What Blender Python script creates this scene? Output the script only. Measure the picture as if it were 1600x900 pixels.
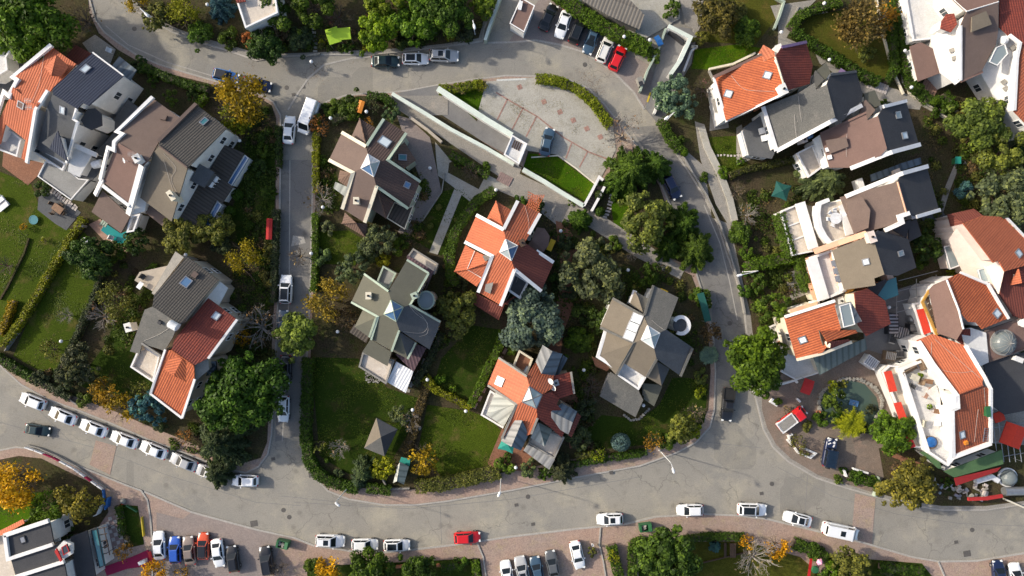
import bpy, bmesh, math, random
import numpy as np
from mathutils import Vector, Matrix
for _o in list(bpy.data.objects): bpy.data.objects.remove(_o)
SC = bpy.context.scene
COL = SC.collection
R = math.radians
# ------------------------------------------------------------------ camera, sky, sun, exposure
H = 105.0                      # drone height in metres; one photo pixel is 0.1 m on the ground
cam = bpy.data.objects.new('camera', bpy.data.cameras.new('camera')); COL.objects.link(cam)
cam.location = (0, 0, H); cam.rotation_euler = (0, 0, 0)
cam.data.sensor_fit = 'HORIZONTAL'; cam.data.angle = 2*math.atan(80.0/H)
cam.data.clip_end = 2000
SC.camera = cam
SUN_EL, SUN_AZ = R(27), R(-74)   # azimuth measured from +Y clockwise; sun stands in the west-north-west
SC.world = bpy.data.worlds.new('World'); SC.world.use_nodes = True
wn = SC.world.node_tree
sky = wn.nodes.new('ShaderNodeTexSky'); sky.sky_type = 'NISHITA'; sky.sun_disc = False
sky.dust_density = 3.0; sky.sun_elevation = SUN_EL; sky.sun_rotation = SUN_AZ
bg = wn.nodes['Background']; bg.inputs[1].default_value = 0.15
wn.links.new(sky.outputs[0], bg.inputs[0])
sl = bpy.data.lights.new('sun', 'SUN'); sl.energy = 3.3; sl.angle = R(1.4); sl.color = (1, .92, .78)
sun = bpy.data.objects.new('sun', sl); COL.objects.link(sun)
sd = Vector((math.sin(SUN_AZ)*math.cos(SUN_EL), math.cos(SUN_AZ)*math.cos(SUN_EL), math.sin(SUN_EL)))
sun.rotation_euler = sd.to_track_quat('Z', 'Y').to_euler(); sun.location = sd*150
SC.view_settings.view_transform = 'Standard'; SC.view_settings.look = 'None'
SC.view_settings.exposure = 0.54; SC.view_settings.gamma = 1
SC.view_settings.use_curve_mapping = False

def W(px, py, z=0.0):
    k = (H-z)/H*0.1
    return Vector(((px-800)*k, (450-py)*k, z))
def PT(s, z=0.0):
    """'px,py,z px,py,z' -> list of world points"""
    out = []
    for t in s.split():
        v = [float(a) for a in t.split(',')]
        out.append(W(v[0], v[1], v[2] if len(v) > 2 else z))
    return out
# ------------------------------------------------------------------ materials
MATS = {}
def newmat(name):
    m = bpy.data.materials.new(name); m.use_nodes = True
    MATS[name] = m
    return m, m.node_tree.nodes, m.node_tree.links, m.node_tree.nodes['Principled BSDF']
def nd(N, t, **kw):
    n = N.new(t)
    for k, v in kw.items():
        if k.startswith('i_'): n.inputs[k[2:].replace('_', ' ')].default_value = v
        else: setattr(n, k, v)
    return n
def c4(c): return (c[0], c[1], c[2], 1)
def mixc(N, L, fac, a, b, mode='MIX'):
    m = N.new('ShaderNodeMix'); m.data_type = 'RGBA'; m.blend_type = mode
    for sock, v in ((m.inputs[0], fac), (m.inputs[6], a), (m.inputs[7], b)):
        if isinstance(v, bpy.types.NodeSocket): L.new(v, sock)
        elif isinstance(v, (int, float)): sock.default_value = v
        else: sock.default_value = c4(v)
    return m.outputs[2]
def ramp(N, L, src, lo, hi, a=0.0, b=1.0):
    r = N.new('ShaderNodeMapRange'); r.inputs[1].default_value = lo; r.inputs[2].default_value = hi
    r.inputs[3].default_value = a; r.inputs[4].default_value = b
    L.new(src, r.inputs[0]); return r.outputs[0]
def noise(N, L, vec, scale, detail=4, rough=.6):
    n = nd(N, 'ShaderNodeTexNoise', i_Scale=scale, i_Detail=detail, i_Roughness=rough)
    if vec is not None: L.new(vec, n.inputs['Vector'])
    return n.outputs[0]
def wpos(N): return N.new('ShaderNodeNewGeometry').outputs['Position']
def bump(N, L, h, bsdf, strength=.3, dist=.05):
    b = nd(N, 'ShaderNodeBump', i_Strength=strength, i_Distance=dist)
    L.new(h, b.inputs['Height']); L.new(b.outputs[0], bsdf.inputs['Normal'])
def surf(name, col, col2, col3=None, s1=.12, s2=1.3, s3=9., rough=.9, amt=1., fine=.25, bmp=.3, spec=.3):
    """weathered surface: three scales of noise between its own colours"""
    m, N, L, B = newmat(name); p = wpos(N)
    big = ramp(N, L, noise(N, L, p, s1, 5, .65), .34, .68)
    mid = ramp(N, L, noise(N, L, p, s2, 5, .7), .36, .66)
    fn = noise(N, L, p, s3, 3, .7)
    c = mixc(N, L, big, col, col2)
    if col3: c = mixc(N, L, ramp(N, L, noise(N, L, p, s2*.45, 6, .75), .52, .68), c, col3)
    c = mixc(N, L, ramp(N, L, mid, 0, 1, 0, .35*amt), c, [x*.62 for x in col])
    c = mixc(N, L, fine, c, nd(N, 'ShaderNodeRGB').outputs[0], 'MIX') if 0 else c
    g = ramp(N, L, fn, .3, .7, 1-fine, 1+fine)
    mul = N.new('ShaderNodeVectorMath'); mul.operation = 'SCALE'
    L.new(c, mul.inputs[0]); L.new(g, mul.inputs['Scale'])
    L.new(mul.outputs[0], B.inputs['Base Color'])
    B.inputs['Roughness'].default_value = rough; B.inputs['Specular IOR Level'].default_value = spec
    if bmp: bump(N, L, fn, B, bmp)
    return m
def tiled(name, col, dark, patch, pu=.36, pv=.42, rough=.75, depth=.55, rows=.4):
    """clay / concrete roof tiles: columns run down the slope (UV in metres), rows overlap"""
    m, N, L, B = newmat(name)
    uv = N.new('ShaderNodeUVMap').outputs[0]; p = wpos(N)
    sep = N.new('ShaderNodeSeparateXYZ'); L.new(uv, sep.inputs[0])
    def sinw(s, per):
        a = nd(N, 'ShaderNodeMath', operation='MULTIPLY'); L.new(s, a.inputs[0]); a.inputs[1].default_value = 2*math.pi/per
        b = nd(N, 'ShaderNodeMath', operation='SINE'); L.new(a.outputs[0], b.inputs[0]); return b.outputs[0]
    wu = ramp(N, L, sinw(sep.outputs[0], pu), -1, 1)
    fr = nd(N, 'ShaderNodeMath', operation='DIVIDE'); L.new(sep.outputs[1], fr.inputs[0]); fr.inputs[1].default_value = pv
    fr2 = nd(N, 'ShaderNodeMath', operation='FRACT'); L.new(fr.outputs[0], fr2.inputs[0])
    row = ramp(N, L, fr2.outputs[0], 0, .3, 1, 0)
    # per tile shade
    sc = N.new('ShaderNodeVectorMath'); sc.operation = 'MULTIPLY'; L.new(uv, sc.inputs[0]); sc.inputs[1].default_value = (1/pu, 1/pv, 0)
    fl = N.new('ShaderNodeVectorMath'); fl.operation = 'FLOOR'; L.new(sc.outputs[0], fl.inputs[0])
    wn_ = nd(N, 'ShaderNodeTexWhiteNoise'); L.new(fl.outputs[0], wn_.inputs['Vector'])
    c = mixc(N, L, ramp(N, L, wn_.outputs[0], .25, 1, 0, .55), col, patch)
    c = mixc(N, L, ramp(N, L, noise(N, L, p, .4, 6, .75), .42, .68, 0, .9), c, patch)
    stv = N.new('ShaderNodeVectorMath'); stv.operation = 'MULTIPLY'; L.new(uv, stv.inputs[0]); stv.inputs[1].default_value = (1.6, .16, 1)
    c = mixc(N, L, ramp(N, L, noise(N, L, stv.outputs[0], 1., 5, .7), .52, .75, 0, .6), c, [(a+b)*.42 for a, b in zip(dark, patch)])
    groove = ramp(N, L, wu, 0, .45, depth, 0)
    c = mixc(N, L, groove, c, dark)
    rw = nd(N, 'ShaderNodeMath', operation='MULTIPLY'); L.new(row, rw.inputs[0]); rw.inputs[1].default_value = rows
    c = mixc(N, L, rw.outputs[0], c, dark)
    c = mixc(N, L, ramp(N, L, noise(N, L, p, 2.6, 4, .75), .55, .75, 0, .5), c, dark)
    L.new(c, B.inputs['Base Color']); B.inputs['Roughness'].default_value = rough
    B.inputs['Specular IOR Level'].default_value = .25
    hsum = nd(N, 'ShaderNodeMath', operation='SUBTRACT'); L.new(wu, hsum.inputs[0]); L.new(rw.outputs[0], hsum.inputs[1])
    bump(N, L, hsum.outputs[0], B, .7, .05)
    return m
def plain(name, col, rough=.5, metal=0., spec=.4, var=.15, s=2.0):
    m, N, L, B = newmat(name); p = wpos(N)
    c = mixc(N, L, ramp(N, L, noise(N, L, p, s, 4, .7), .35, .7, 0, 1), col, [x*(1-var*2) for x in col])
    L.new(c, B.inputs['Base Color']); B.inputs['Roughness'].default_value = rough
    B.inputs['Metallic'].default_value = metal; B.inputs['Specular IOR Level'].default_value = spec
    return m
def asphalt(name, col, col2, dusty):
    m, N, L, B = newmat(name); p = wpos(N)
    c = mixc(N, L, ramp(N, L, noise(N, L, p, .05, 6, .65), .38, .62), col, col2)
    c = mixc(N, L, ramp(N, L, noise(N, L, p, .16, 6, .7), .50, .66, 0, .9), c, dusty)
    c = mixc(N, L, ramp(N, L, noise(N, L, p, .55, 6, .75), .52, .70, 0, .6), c, [x*.62 for x in col])
    vb = nd(N, 'ShaderNodeTexVoronoi', feature='F1', distance='CHEBYCHEV', i_Scale=.13); L.new(p, vb.inputs['Vector'])
    c = mixc(N, L, ramp(N, L, vb.outputs['Color'], .80, .81, 0, .38), c, [x*.72 for x in col2])
    dp = N.new('ShaderNodeVectorMath'); dp.operation = 'ADD'; nz = nd(N, 'ShaderNodeTexNoise', i_Scale=.6, i_Detail=4); L.new(p, nz.inputs['Vector']); sc_ = N.new('ShaderNodeVectorMath'); sc_.operation = 'SCALE'; sc_.inputs['Scale'].default_value = 2.2
    L.new(nz.outputs['Color'], sc_.inputs[0]); L.new(p, dp.inputs[0]); L.new(sc_.outputs[0], dp.inputs[1])
    ve = nd(N, 'ShaderNodeTexVoronoi', feature='DISTANCE_TO_EDGE', i_Scale=.16); L.new(dp.outputs[0], ve.inputs['Vector'])
    crack = ramp(N, L, ve.outputs[0], .004, .012, 1, 0); gate = ramp(N, L, noise(N, L, p, .09, 3), .48, .56)
    mu = nd(N, 'ShaderNodeMath', operation='MULTIPLY'); L.new(crack, mu.inputs[0]); L.new(gate, mu.inputs[1])
    c = mixc(N, L, ramp(N, L, mu.outputs[0], 0, 1, 0, .55), c, [x*.45 for x in col])
    vs = nd(N, 'ShaderNodeTexVoronoi', feature='F1', i_Scale=.28); L.new(p, vs.inputs['Vector'])
    c = mixc(N, L, ramp(N, L, vs.outputs[0], .05, .16, .5, 0), c, [x*.5 for x in col])
    g = ramp(N, L, noise(N, L, p, 6, 4, .75), .3, .7, .80, 1.20); mul = N.new('ShaderNodeVectorMath'); mul.operation = 'SCALE'
    L.new(c, mul.inputs[0]); L.new(g, mul.inputs['Scale']); L.new(mul.outputs[0], B.inputs['Base Color'])
    B.inputs['Roughness'].default_value = .9; B.inputs['Specular IOR Level'].default_value = .25; bump(N, L, noise(N, L, p, 8), B, .2)
asphalt('asphalt', (.285, .262, .222), (.225, .212, .188), (.345, .312, .245)); asphalt('asphalt_mid', (.20, .188, .172), (.165, .158, .15), (.25, .23, .195))
surf('asphalt_dark', (.20, .195, .19), (.165, .16, .155), None, .1, .8, 8, fine=.15)
surf('pink_paving', (.36, .245, .19), (.30, .235, .20), (.33, .26, .16), .1, .9, 5, fine=.28)
surf('forecourt', (.215, .160, .125), (.165, .140, .115), (.30, .205, .155), .16, .8, 6, fine=.3)
surf('grey_paving', (.30, .275, .24), (.24, .225, .20), (.34, .30, .25), .12, 1., 6, fine=.25)
surf('parking_paving', (.28, .225, .20), (.22, .19, .175), None, .15, 1, 6, fine=.2)
surf('kerbstone', (.40, .37, .33), (.33, .31, .28), None, .3, 2, 8, fine=.3)
surf('lot_concrete', (.41, .385, .335), (.34, .325, .28), (.27, .25, .19), .12, .8, 8, fine=.22)
surf('wall_concrete', (.30, .28, .25), (.22, .21, .19), None, .4, 2, 9)
surf('soil', (.070, .052, .032), (.052, .054, .020), (.042, .058, .012), .2, 1.3, 5, fine=.55, bmp=.8, spec=.05)
surf('lawn', (.060, .086, .008), (.036, .058, .006), (.115, .092, .030), .10, .7, 6, fine=.5, bmp=.8, spec=.04)
surf('lawn_dark', (.032, .056, .007), (.022, .038, .005), (.075, .058, .022), .10, .7, 6, fine=.5, bmp=.8, spec=.04)
surf('lawn_dry', (.080, .078, .012), (.050, .060, .010), (.10, .075, .02), .12, .6, 6, fine=.45, bmp=.8, spec=.04)
surf('lawn_bright', (.055, .115, .004), (.035, .080, .003), (.085, .12, .006), .15, .7, 6, fine=.45, bmp=.8, spec=.04)
surf('brick_path', (.26, .115, .065), (.20, .10, .065), None, .2, 1.5, 5, fine=.3)
surf('white_plaster', (.78, .765, .74), (.66, .64, .60), None, .25, .7, 6, fine=.08, bmp=.06)
surf('pink_plaster', (.76, .64, .56), (.70, .58, .51), None, .2, .8, 8, fine=.07, bmp=.06)
surf('beige_plaster', (.50, .43, .34), (.42, .36, .29), None, .2, .8, 8, fine=.08, bmp=.06)
surf('mint_plaster', (.36, .42, .34), (.30, .36, .30), None, .2, .8, 8, fine=.08, bmp=.06)
surf('cream_trim', (.72, .66, .52), (.62, .56, .44), None, .3, 1, 9, fine=.08, bmp=.05)
surf('mint_trim', (.40, .47, .38), (.30, .37, .30), None, .3, 1, 9, fine=.1, bmp=.05)
surf('pale_mint', (.66, .72, .64), (.54, .60, .53), None, .3, 1, 9, fine=.08, bmp=.05)
surf('white_trim', (.82, .80, .78), (.74, .72, .70), None, .3, 1, 9, fine=.05, bmp=.03)
surf('peach_plaster', (.72, .42, .28), (.66, .38, .26), None, .3, 1, 9, fine=.08, bmp=.05)
surf('ochre_paint', (.55, .30, .06), (.45, .24, .06), None, .5, 2, 9, fine=.1)
surf('beige_tiles', (.62, .54, .45), (.54, .47, .39), (.68, .62, .54), .5, 2, 6, fine=.1)
surf('grey_terrace', (.30, .295, .28), (.24, .235, .225), None, .3, 1.5, 8, fine=.15)
surf('white_terrace', (.70, .68, .655), (.54, .53, .51), (.60, .57, .52), .35, 1.2, 6, fine=.14)
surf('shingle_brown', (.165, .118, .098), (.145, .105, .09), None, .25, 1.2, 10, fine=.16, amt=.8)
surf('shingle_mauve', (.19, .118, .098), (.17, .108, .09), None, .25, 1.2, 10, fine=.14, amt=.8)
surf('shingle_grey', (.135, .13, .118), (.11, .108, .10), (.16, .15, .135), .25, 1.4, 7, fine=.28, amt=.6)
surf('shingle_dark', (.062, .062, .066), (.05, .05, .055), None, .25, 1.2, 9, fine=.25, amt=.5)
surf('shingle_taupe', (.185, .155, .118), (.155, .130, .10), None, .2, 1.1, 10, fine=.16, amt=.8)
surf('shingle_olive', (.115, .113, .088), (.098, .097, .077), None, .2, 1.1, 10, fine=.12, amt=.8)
surf('shingle_olive_lit', (.135, .130, .098), (.115, .112, .086), None, .25, 1.2, 10, fine=.14, amt=.7)  # lighter copy of the olive shingle: sunlight put into the colour
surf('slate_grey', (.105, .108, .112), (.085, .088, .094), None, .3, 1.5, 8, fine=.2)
surf('red_tarp', (.42, .03, .03), (.36, .025, .025), None, .5, 3, 8, fine=.1)
surf('scarlet_canvas', (.68, .06, .03), (.6, .05, .03), None, .5, 3, 8, fine=.1)
surf('green_felt', (.085, .16, .065), (.07, .13, .06), None, .3, 1.2, 9, fine=.12)
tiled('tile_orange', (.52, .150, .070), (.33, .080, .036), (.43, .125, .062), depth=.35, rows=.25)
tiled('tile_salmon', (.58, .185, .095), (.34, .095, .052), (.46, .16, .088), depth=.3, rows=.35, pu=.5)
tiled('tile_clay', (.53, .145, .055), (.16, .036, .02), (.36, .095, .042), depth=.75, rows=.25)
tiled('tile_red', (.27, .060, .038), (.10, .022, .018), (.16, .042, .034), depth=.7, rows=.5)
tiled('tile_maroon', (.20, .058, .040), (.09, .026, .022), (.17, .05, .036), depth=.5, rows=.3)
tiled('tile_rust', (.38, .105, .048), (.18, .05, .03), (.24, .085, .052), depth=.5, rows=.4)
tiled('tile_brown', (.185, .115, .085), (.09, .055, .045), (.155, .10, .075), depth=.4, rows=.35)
tiled('tile_brown_shaded', (.105, .068, .058), (.045, .03, .028), (.085, .058, .05), depth=.4, rows=.4)  # darker copy of the brown roof: shade put into the colour
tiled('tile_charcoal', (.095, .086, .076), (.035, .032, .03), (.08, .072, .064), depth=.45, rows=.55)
tiled('tile_blue_shaded', (.040, .050, .082), (.016, .02, .034), (.034, .042, .068), depth=.5, rows=.45)  # slate of the slope away from the sun, shade put into its colour
tiled('seam_grey', (.30, .295, .285), (.10, .10, .10), (.26, .255, .25), pu=1.0, pv=50, depth=.6, rows=0, rough=.5)
tiled('seam_blue', (.12, .155, .19), (.04, .05, .06), (.10, .13, .16), pu=1.0, pv=50, depth=.6, rows=0, rough=.5)
tiled('seam_green', (.15, .185, .175), (.05, .065, .06), (.13, .16, .15), pu=.9, pv=50, depth=.6, rows=0, rough=.5)
tiled('seam_pale', (.42, .43, .39), (.16, .165, .15), (.38, .39, .36), pu=1.1, pv=50, depth=.6, rows=0, rough=.5)
tiled('seam_white', (.80, .80, .80), (.5, .5, .53), (.76, .76, .77), pu=.45, pv=50, depth=.7, rows=0, rough=.4)
tiled('plank_dark', (.095, .08, .068), (.04, .034, .03), (.075, .062, .052), pu=.5, pv=50, depth=.8, rows=0)
tiled('plank_plum', (.12, .075, .085), (.05, .032, .038), (.10, .062, .07), pu=.5, pv=50, depth=.8, rows=0)
tiled('plank_grey', (.20, .18, .155), (.09, .08, .07), (.16, .145, .125), pu=.55, pv=3.1, depth=.8, rows=.5)
plain('white_paint', (.80, .80, .80), .4); plain('dark_metal', (.05, .05, .055), .4, .3)
plain('grey_metal', (.40, .40, .41), .35, .7); plain('black_rubber', (.02, .02, .02), .8)
plain('wood', (.24, .13, .07), .7, var=.2); plain('wood_dark', (.09, .055, .035), .7, var=.2)
plain('deck_wood', (.36, .21, .15), .7, var=.15); plain('green_paint', (.03, .13, .05), .45)
plain('teal_canvas', (.02, .26, .20), .7, var=.08); plain('dark_green_canvas', (.010, .085, .068), .7, var=.1)
plain('lime_canvas', (.36, .55, .03), .7, var=.08); plain('orange_canvas', (.72, .24, .025), .6, var=.06)
plain('yellow_canvas', (.68, .42, .02), .6, var=.06); plain('blue_plastic', (.02, .12, .36), .5)
plain('red_paint', (.50, .02, .02), .35); plain('cushion', (.55, .52, .42), .9); plain('wicker', (.20, .14, .09), .8)
plain('stone', (.33, .31, .27), .9, var=.25); plain('terracotta', (.45, .17, .08), .8); plain('pink_plastic', (.75, .35, .5), .5)
plain('carpet', (.28, .012, .06), .95, var=.06); plain('wire', (.55, .50, .45), .6); plain('charcoal_fabric', (.06, .06, .06), .9)
plain('white_line', (.62, .62, .58), .8, var=.2, s=5); plain('red_line', (.40, .235, .19), .85, var=.28, s=3)
plain('pale_paver', (.52, .46, .42), .85); plain('mauve_paver', (.30, .21, .19), .85); plain('iron', (.12, .11, .10), .7, .2)
plain('purple_canvas', (.2, .13, .25), .8); plain('yellow_paint', (.6, .45, .03), .6)
def glass(name, col, rough=.06, spec=.8):
    m, N, L, B = newmat(name); B.inputs['Base Color'].default_value = c4(col)
    B.inputs['Roughness'].default_value = rough; B.inputs['Specular IOR Level'].default_value = spec
    nz = noise(N, L, wpos(N), .7, 2); bump(N, L, nz, B, .04)
glass('window_glass', (.035, .045, .055)); glass('car_glass', (.012, .016, .02), .12, .35)
glass('skylight_pale', (.62, .68, .70), .2, .6); glass('skylight_blue', (.10, .19, .33), .08)
glass('roof_glass', (.36, .45, .47), .12); glass('deep_glass', (.09, .19, .36), .1); glass('teal_glass', (.06, .20, .22), .1)
plain('navy_panel', (.012, .026, .05), .6, spec=.15); glass('dome_glass', (.15, .17, .17), .18, .6); glass('lamp_lens', (.75, .75, .72), .2); glass('tail_lens', (.35, .01, .01), .2); glass('grey_glass', (.22, .26, .27), .12)
m, N, L, B = newmat('pool_water'); p = wpos(N)
L.new(mixc(N, L, noise(N, L, p, .7), (.01, .20, .24), (.015, .25, .20)), B.inputs['Base Color'])
B.inputs['Roughness'].default_value = .08; bump(N, L, noise(N, L, p, 3.), B, .25)
m, N, L, B = newmat('pond_water'); p = wpos(N)
L.new(mixc(N, L, noise(N, L, p, .5), (.055, .085, .065), (.075, .11, .085)), B.inputs['Base Color'])
B.inputs['Roughness'].default_value = .12; bump(N, L, noise(N, L, p, 2.), B, .15)
# car paint and crowns take the object's own colour
m, N, L, B = newmat('car_paint'); oi = N.new('ShaderNodeObjectInfo')
L.new(oi.outputs['Color'], B.inputs['Base Color']); B.inputs['Roughness'].default_value = .28
B.inputs['Coat Weight'].default_value = .6; B.inputs['Coat Roughness'].default_value = .06; B.inputs['Metallic'].default_value = .1
def foliage(name, trans=.28, hue=(1.25, 1.1, .7)):
    m, N, L, B = newmat(name); oi = N.new('ShaderNodeObjectInfo')
    at = nd(N, 'ShaderNodeAttribute', attribute_name='tint')
    base = mixc(N, L, ramp(N, L, at.outputs['Fac'], .75, 1.6), oi.outputs['Color'], hue, 'MULTIPLY')
    sc = N.new('ShaderNodeVectorMath'); sc.operation = 'SCALE'; L.new(base, sc.inputs[0]); L.new(at.outputs['Fac'], sc.inputs['Scale'])
    L.new(sc.outputs[0], B.inputs['Base Color']); B.inputs['Roughness'].default_value = .55; B.inputs['Specular IOR Level'].default_value = .14
    tr = N.new('ShaderNodeBsdfTranslucent'); L.new(sc.outputs[0], tr.inputs[0])
    mx = N.new('ShaderNodeMixShader'); mx.inputs[0].default_value = trans
    L.new(B.outputs[0], mx.inputs[1]); L.new(tr.outputs[0], mx.inputs[2]); L.new(mx.outputs[0], N['Material Output'].inputs[0])
foliage('leaves')
surf('bark', (.10, .075, .055), (.14, .11, .085), None, .6, 3, 12, fine=.3)
surf('pale_bark', (.30, .27, .24), (.22, .19, .16), None, .6, 3, 12, fine=.3)
# ------------------------------------------------------------------ object helpers
def tag(o, label=None, cat=None, group=None, kind=None):
    if label: o['label'] = label
    if cat: o['category'] = cat
    if group: o['group'] = group
    if kind: o['kind'] = kind
    return o
def thing(name, label, cat, loc=(0, 0, 0), rz=0.0, group=None):
    o = bpy.data.objects.new(name, None); COL.objects.link(o)
    o.location = loc; o.rotation_euler = (0, 0, rz); o.empty_display_size = .3
    return tag(o, label, cat, group)
def copy_tree(o, parent=None):
    c = o.copy(); COL.objects.link(c); c.parent = parent
    for ch in o.children: copy_tree(ch, c)
    return c
class MB:
    def __init__(s): s.v = []; s.f = []; s.uv = []
    def face(s, pts, uvs=None):
        i = len(s.v); s.v += [tuple(p) for p in pts]; s.f.append(tuple(range(i, i+len(pts))))
        s.uv += uvs if uvs else [(p[0], p[1]) for p in pts]
    def box(s, c, size, rz=0., M=None):
        x, y, z = [a/2 for a in size]
        P = [Vector((sx*x, sy*y, sz*z)) for sz in (-1, 1) for sx, sy in ((-1, -1), (1, -1), (1, 1), (-1, 1))]
        rot = M if M is not None else Matrix.Rotation(rz, 3, 'Z')
        P = [rot @ q + Vector(c) for q in P]
        for a in ((3, 2, 1, 0), (4, 5, 6, 7), (0, 1, 5, 4), (1, 2, 6, 5), (2, 3, 7, 6), (3, 0, 4, 7)):
            s.face([P[i] for i in a])
    def prism(s, top, bottom, cap=True):
        n = len(top)
        if cap: s.face(top); s.face(bottom[::-1])
        for i in range(n):
            j = (i+1) % n; s.face([bottom[i], bottom[j], top[j], top[i]])
    def tube(s, pts, r, n=6, cap=True):
        pts = [Vector(p) for p in pts]; rr = r if isinstance(r, (list, tuple)) else [r]*len(pts); rings = []
        for i, p in enumerate(pts):
            d = (pts[min(i+1, len(pts)-1)]-pts[max(i-1, 0)])
            d = d.normalized() if d.length > 1e-6 else Vector((0, 0, 1))
            a = d.orthogonal().normalized() if abs(d.z) < .99 else Vector((1, 0, 0)); b = d.cross(a)
            rings.append([p+(a*math.cos(2*math.pi*k/n)+b*math.sin(2*math.pi*k/n))*rr[i] for k in range(n)])
        for A, Bq in zip(rings, rings[1:]):
            for k in range(n): s.face([A[k], A[(k+1) % n], Bq[(k+1) % n], Bq[k]])
        if cap: s.face(rings[0][::-1]); s.face(rings[-1])
    def lathe(s, prof, c=(0, 0, 0), n=16, cap=True):
        rings = [[Vector((c[0]+r*math.cos(2*math.pi*k/n), c[1]+r*math.sin(2*math.pi*k/n), c[2]+z)) for k in range(n)] for r, z in prof]
        for A, Bq in zip(rings, rings[1:]):
            for k in range(n): s.face([A[k], A[(k+1) % n], Bq[(k+1) % n], Bq[k]])
        if cap: s.face(rings[0][::-1]); s.face(rings[-1])
    def strip(s, pts, w, h, z0=None):
        """beam of width w, height h along a polyline with mitred corners (z of pts = foot)"""
        L_, Rt = offset_line(pts, w/2)
        for i in range(len(pts)-1):
            a, b, c, d = L_[i], Rt[i], Rt[i+1], L_[i+1]; up = Vector((0, 0, h))
            s.prism([a+up, b+up, c+up, d+up], [a, b, c, d])
    def build(s, name, mat, parent=None, origin=None, smooth=False, merge=False):
        me = bpy.data.meshes.new(name)
        if origin is None: origin = parent_loc(parent) if parent else Vector((0, 0, 0))
        origin = Vector(origin)
        me.from_pydata([Vector(p)-origin for p in s.v], [], s.f)
        uvl = me.uv_layers.new(name='UVMap')
        flat = np.array(s.uv, dtype=np.float32).ravel()
        if len(flat) == 2*len(uvl.data): uvl.data.foreach_set('uv', flat)
        bm = bmesh.new(); bm.from_mesh(me)
        if merge: bmesh.ops.remove_doubles(bm, verts=bm.verts, dist=.001)
        bmesh.ops.recalc_face_normals(bm, faces=bm.faces); bm.to_mesh(me); bm.free()
        if smooth: me.shade_smooth()
        if mat: me.materials.append(MATS[mat])
        o = bpy.data.objects.new(name, me); COL.objects.link(o)
        if parent: o.parent = parent
        else: o.location = origin
        return o
def parent_loc(p):
    v = Vector((0, 0, 0))
    while p is not None: v = v+p.location; p = p.parent
    return v
def offset_line(pts, d):
    pts = [Vector(p) for p in pts]; n = len(pts); Lf, Rt = [], []
    closed = (pts[0]-pts[-1]).length < 1e-4
    for i, p in enumerate(pts):
        a = pts[i-1] if i else (pts[-2] if closed else None); b = pts[i+1] if i < n-1 else (pts[1] if closed else None)
        ds = []
        if a is not None: ds.append((p-a).to_2d().normalized())
        if b is not None: ds.append((b-p).to_2d().normalized())
        t = sum(ds, Vector((0, 0)))
        if t.length < 1e-3: t = ds[0]
        t.normalize(); nrm = Vector((-t.y, t.x)); k = 1/max(.45, abs(nrm.dot(Vector((-ds[0].y, ds[0].x)))))
        o = Vector((nrm.x, nrm.y, 0))*d*k
        Lf.append(p+o); Rt.append(p-o)
    return Lf, Rt
def area2(P): return sum(P[i].x*P[(i+1) % len(P)].y-P[(i+1) % len(P)].x*P[i].y for i in range(len(P)))/2
def inset(P, d):
    if area2(P) < 0: P = P[::-1]
    out = []; n = len(P)
    for i in range(n):
        a = (P[i]-P[i-1]).to_2d(); b = (P[(i+1) % n]-P[i]).to_2d()
        if a.length < 1e-5 or b.length < 1e-5: out.append(P[i].copy()); continue
        a.normalize(); b.normalize(); na = Vector((-a.y, a.x)); nb = Vector((-b.y, b.x)); m_ = na+nb
        if m_.length < .2: m_ = na
        m_.normalize(); k = min(2.2, 1/max(.3, m_.dot(na)))
        out.append(P[i]+Vector((m_.x, m_.y, 0))*d*k)
    return out
def inside(P, x, y):
    c = False; n = len(P); j = n-1
    for i in range(n):
        if (P[i].y > y) != (P[j].y > y) and x < (P[j].x-P[i].x)*(y-P[i].y)/(P[j].y-P[i].y)+P[i].x: c = not c
        j = i
    return c
SHEETS = []
def sheet(name, s, z, mat, label=None, thick=0.0, kind='structure', cat=None, hole=None):
    SHEETS.append(1); z += len(SHEETS)*.0003
    P = PT(s); P = [Vector((p.x, p.y, z)) for p in P]; mb = MB()
    if area2(P) < 0: P = P[::-1]
    if thick: mb.prism(P, [p-Vector((0, 0, thick)) for p in P])
    else: mb.face(P)
    o = mb.build(name, mat); return tag(o, label, cat, None, kind)
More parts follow.
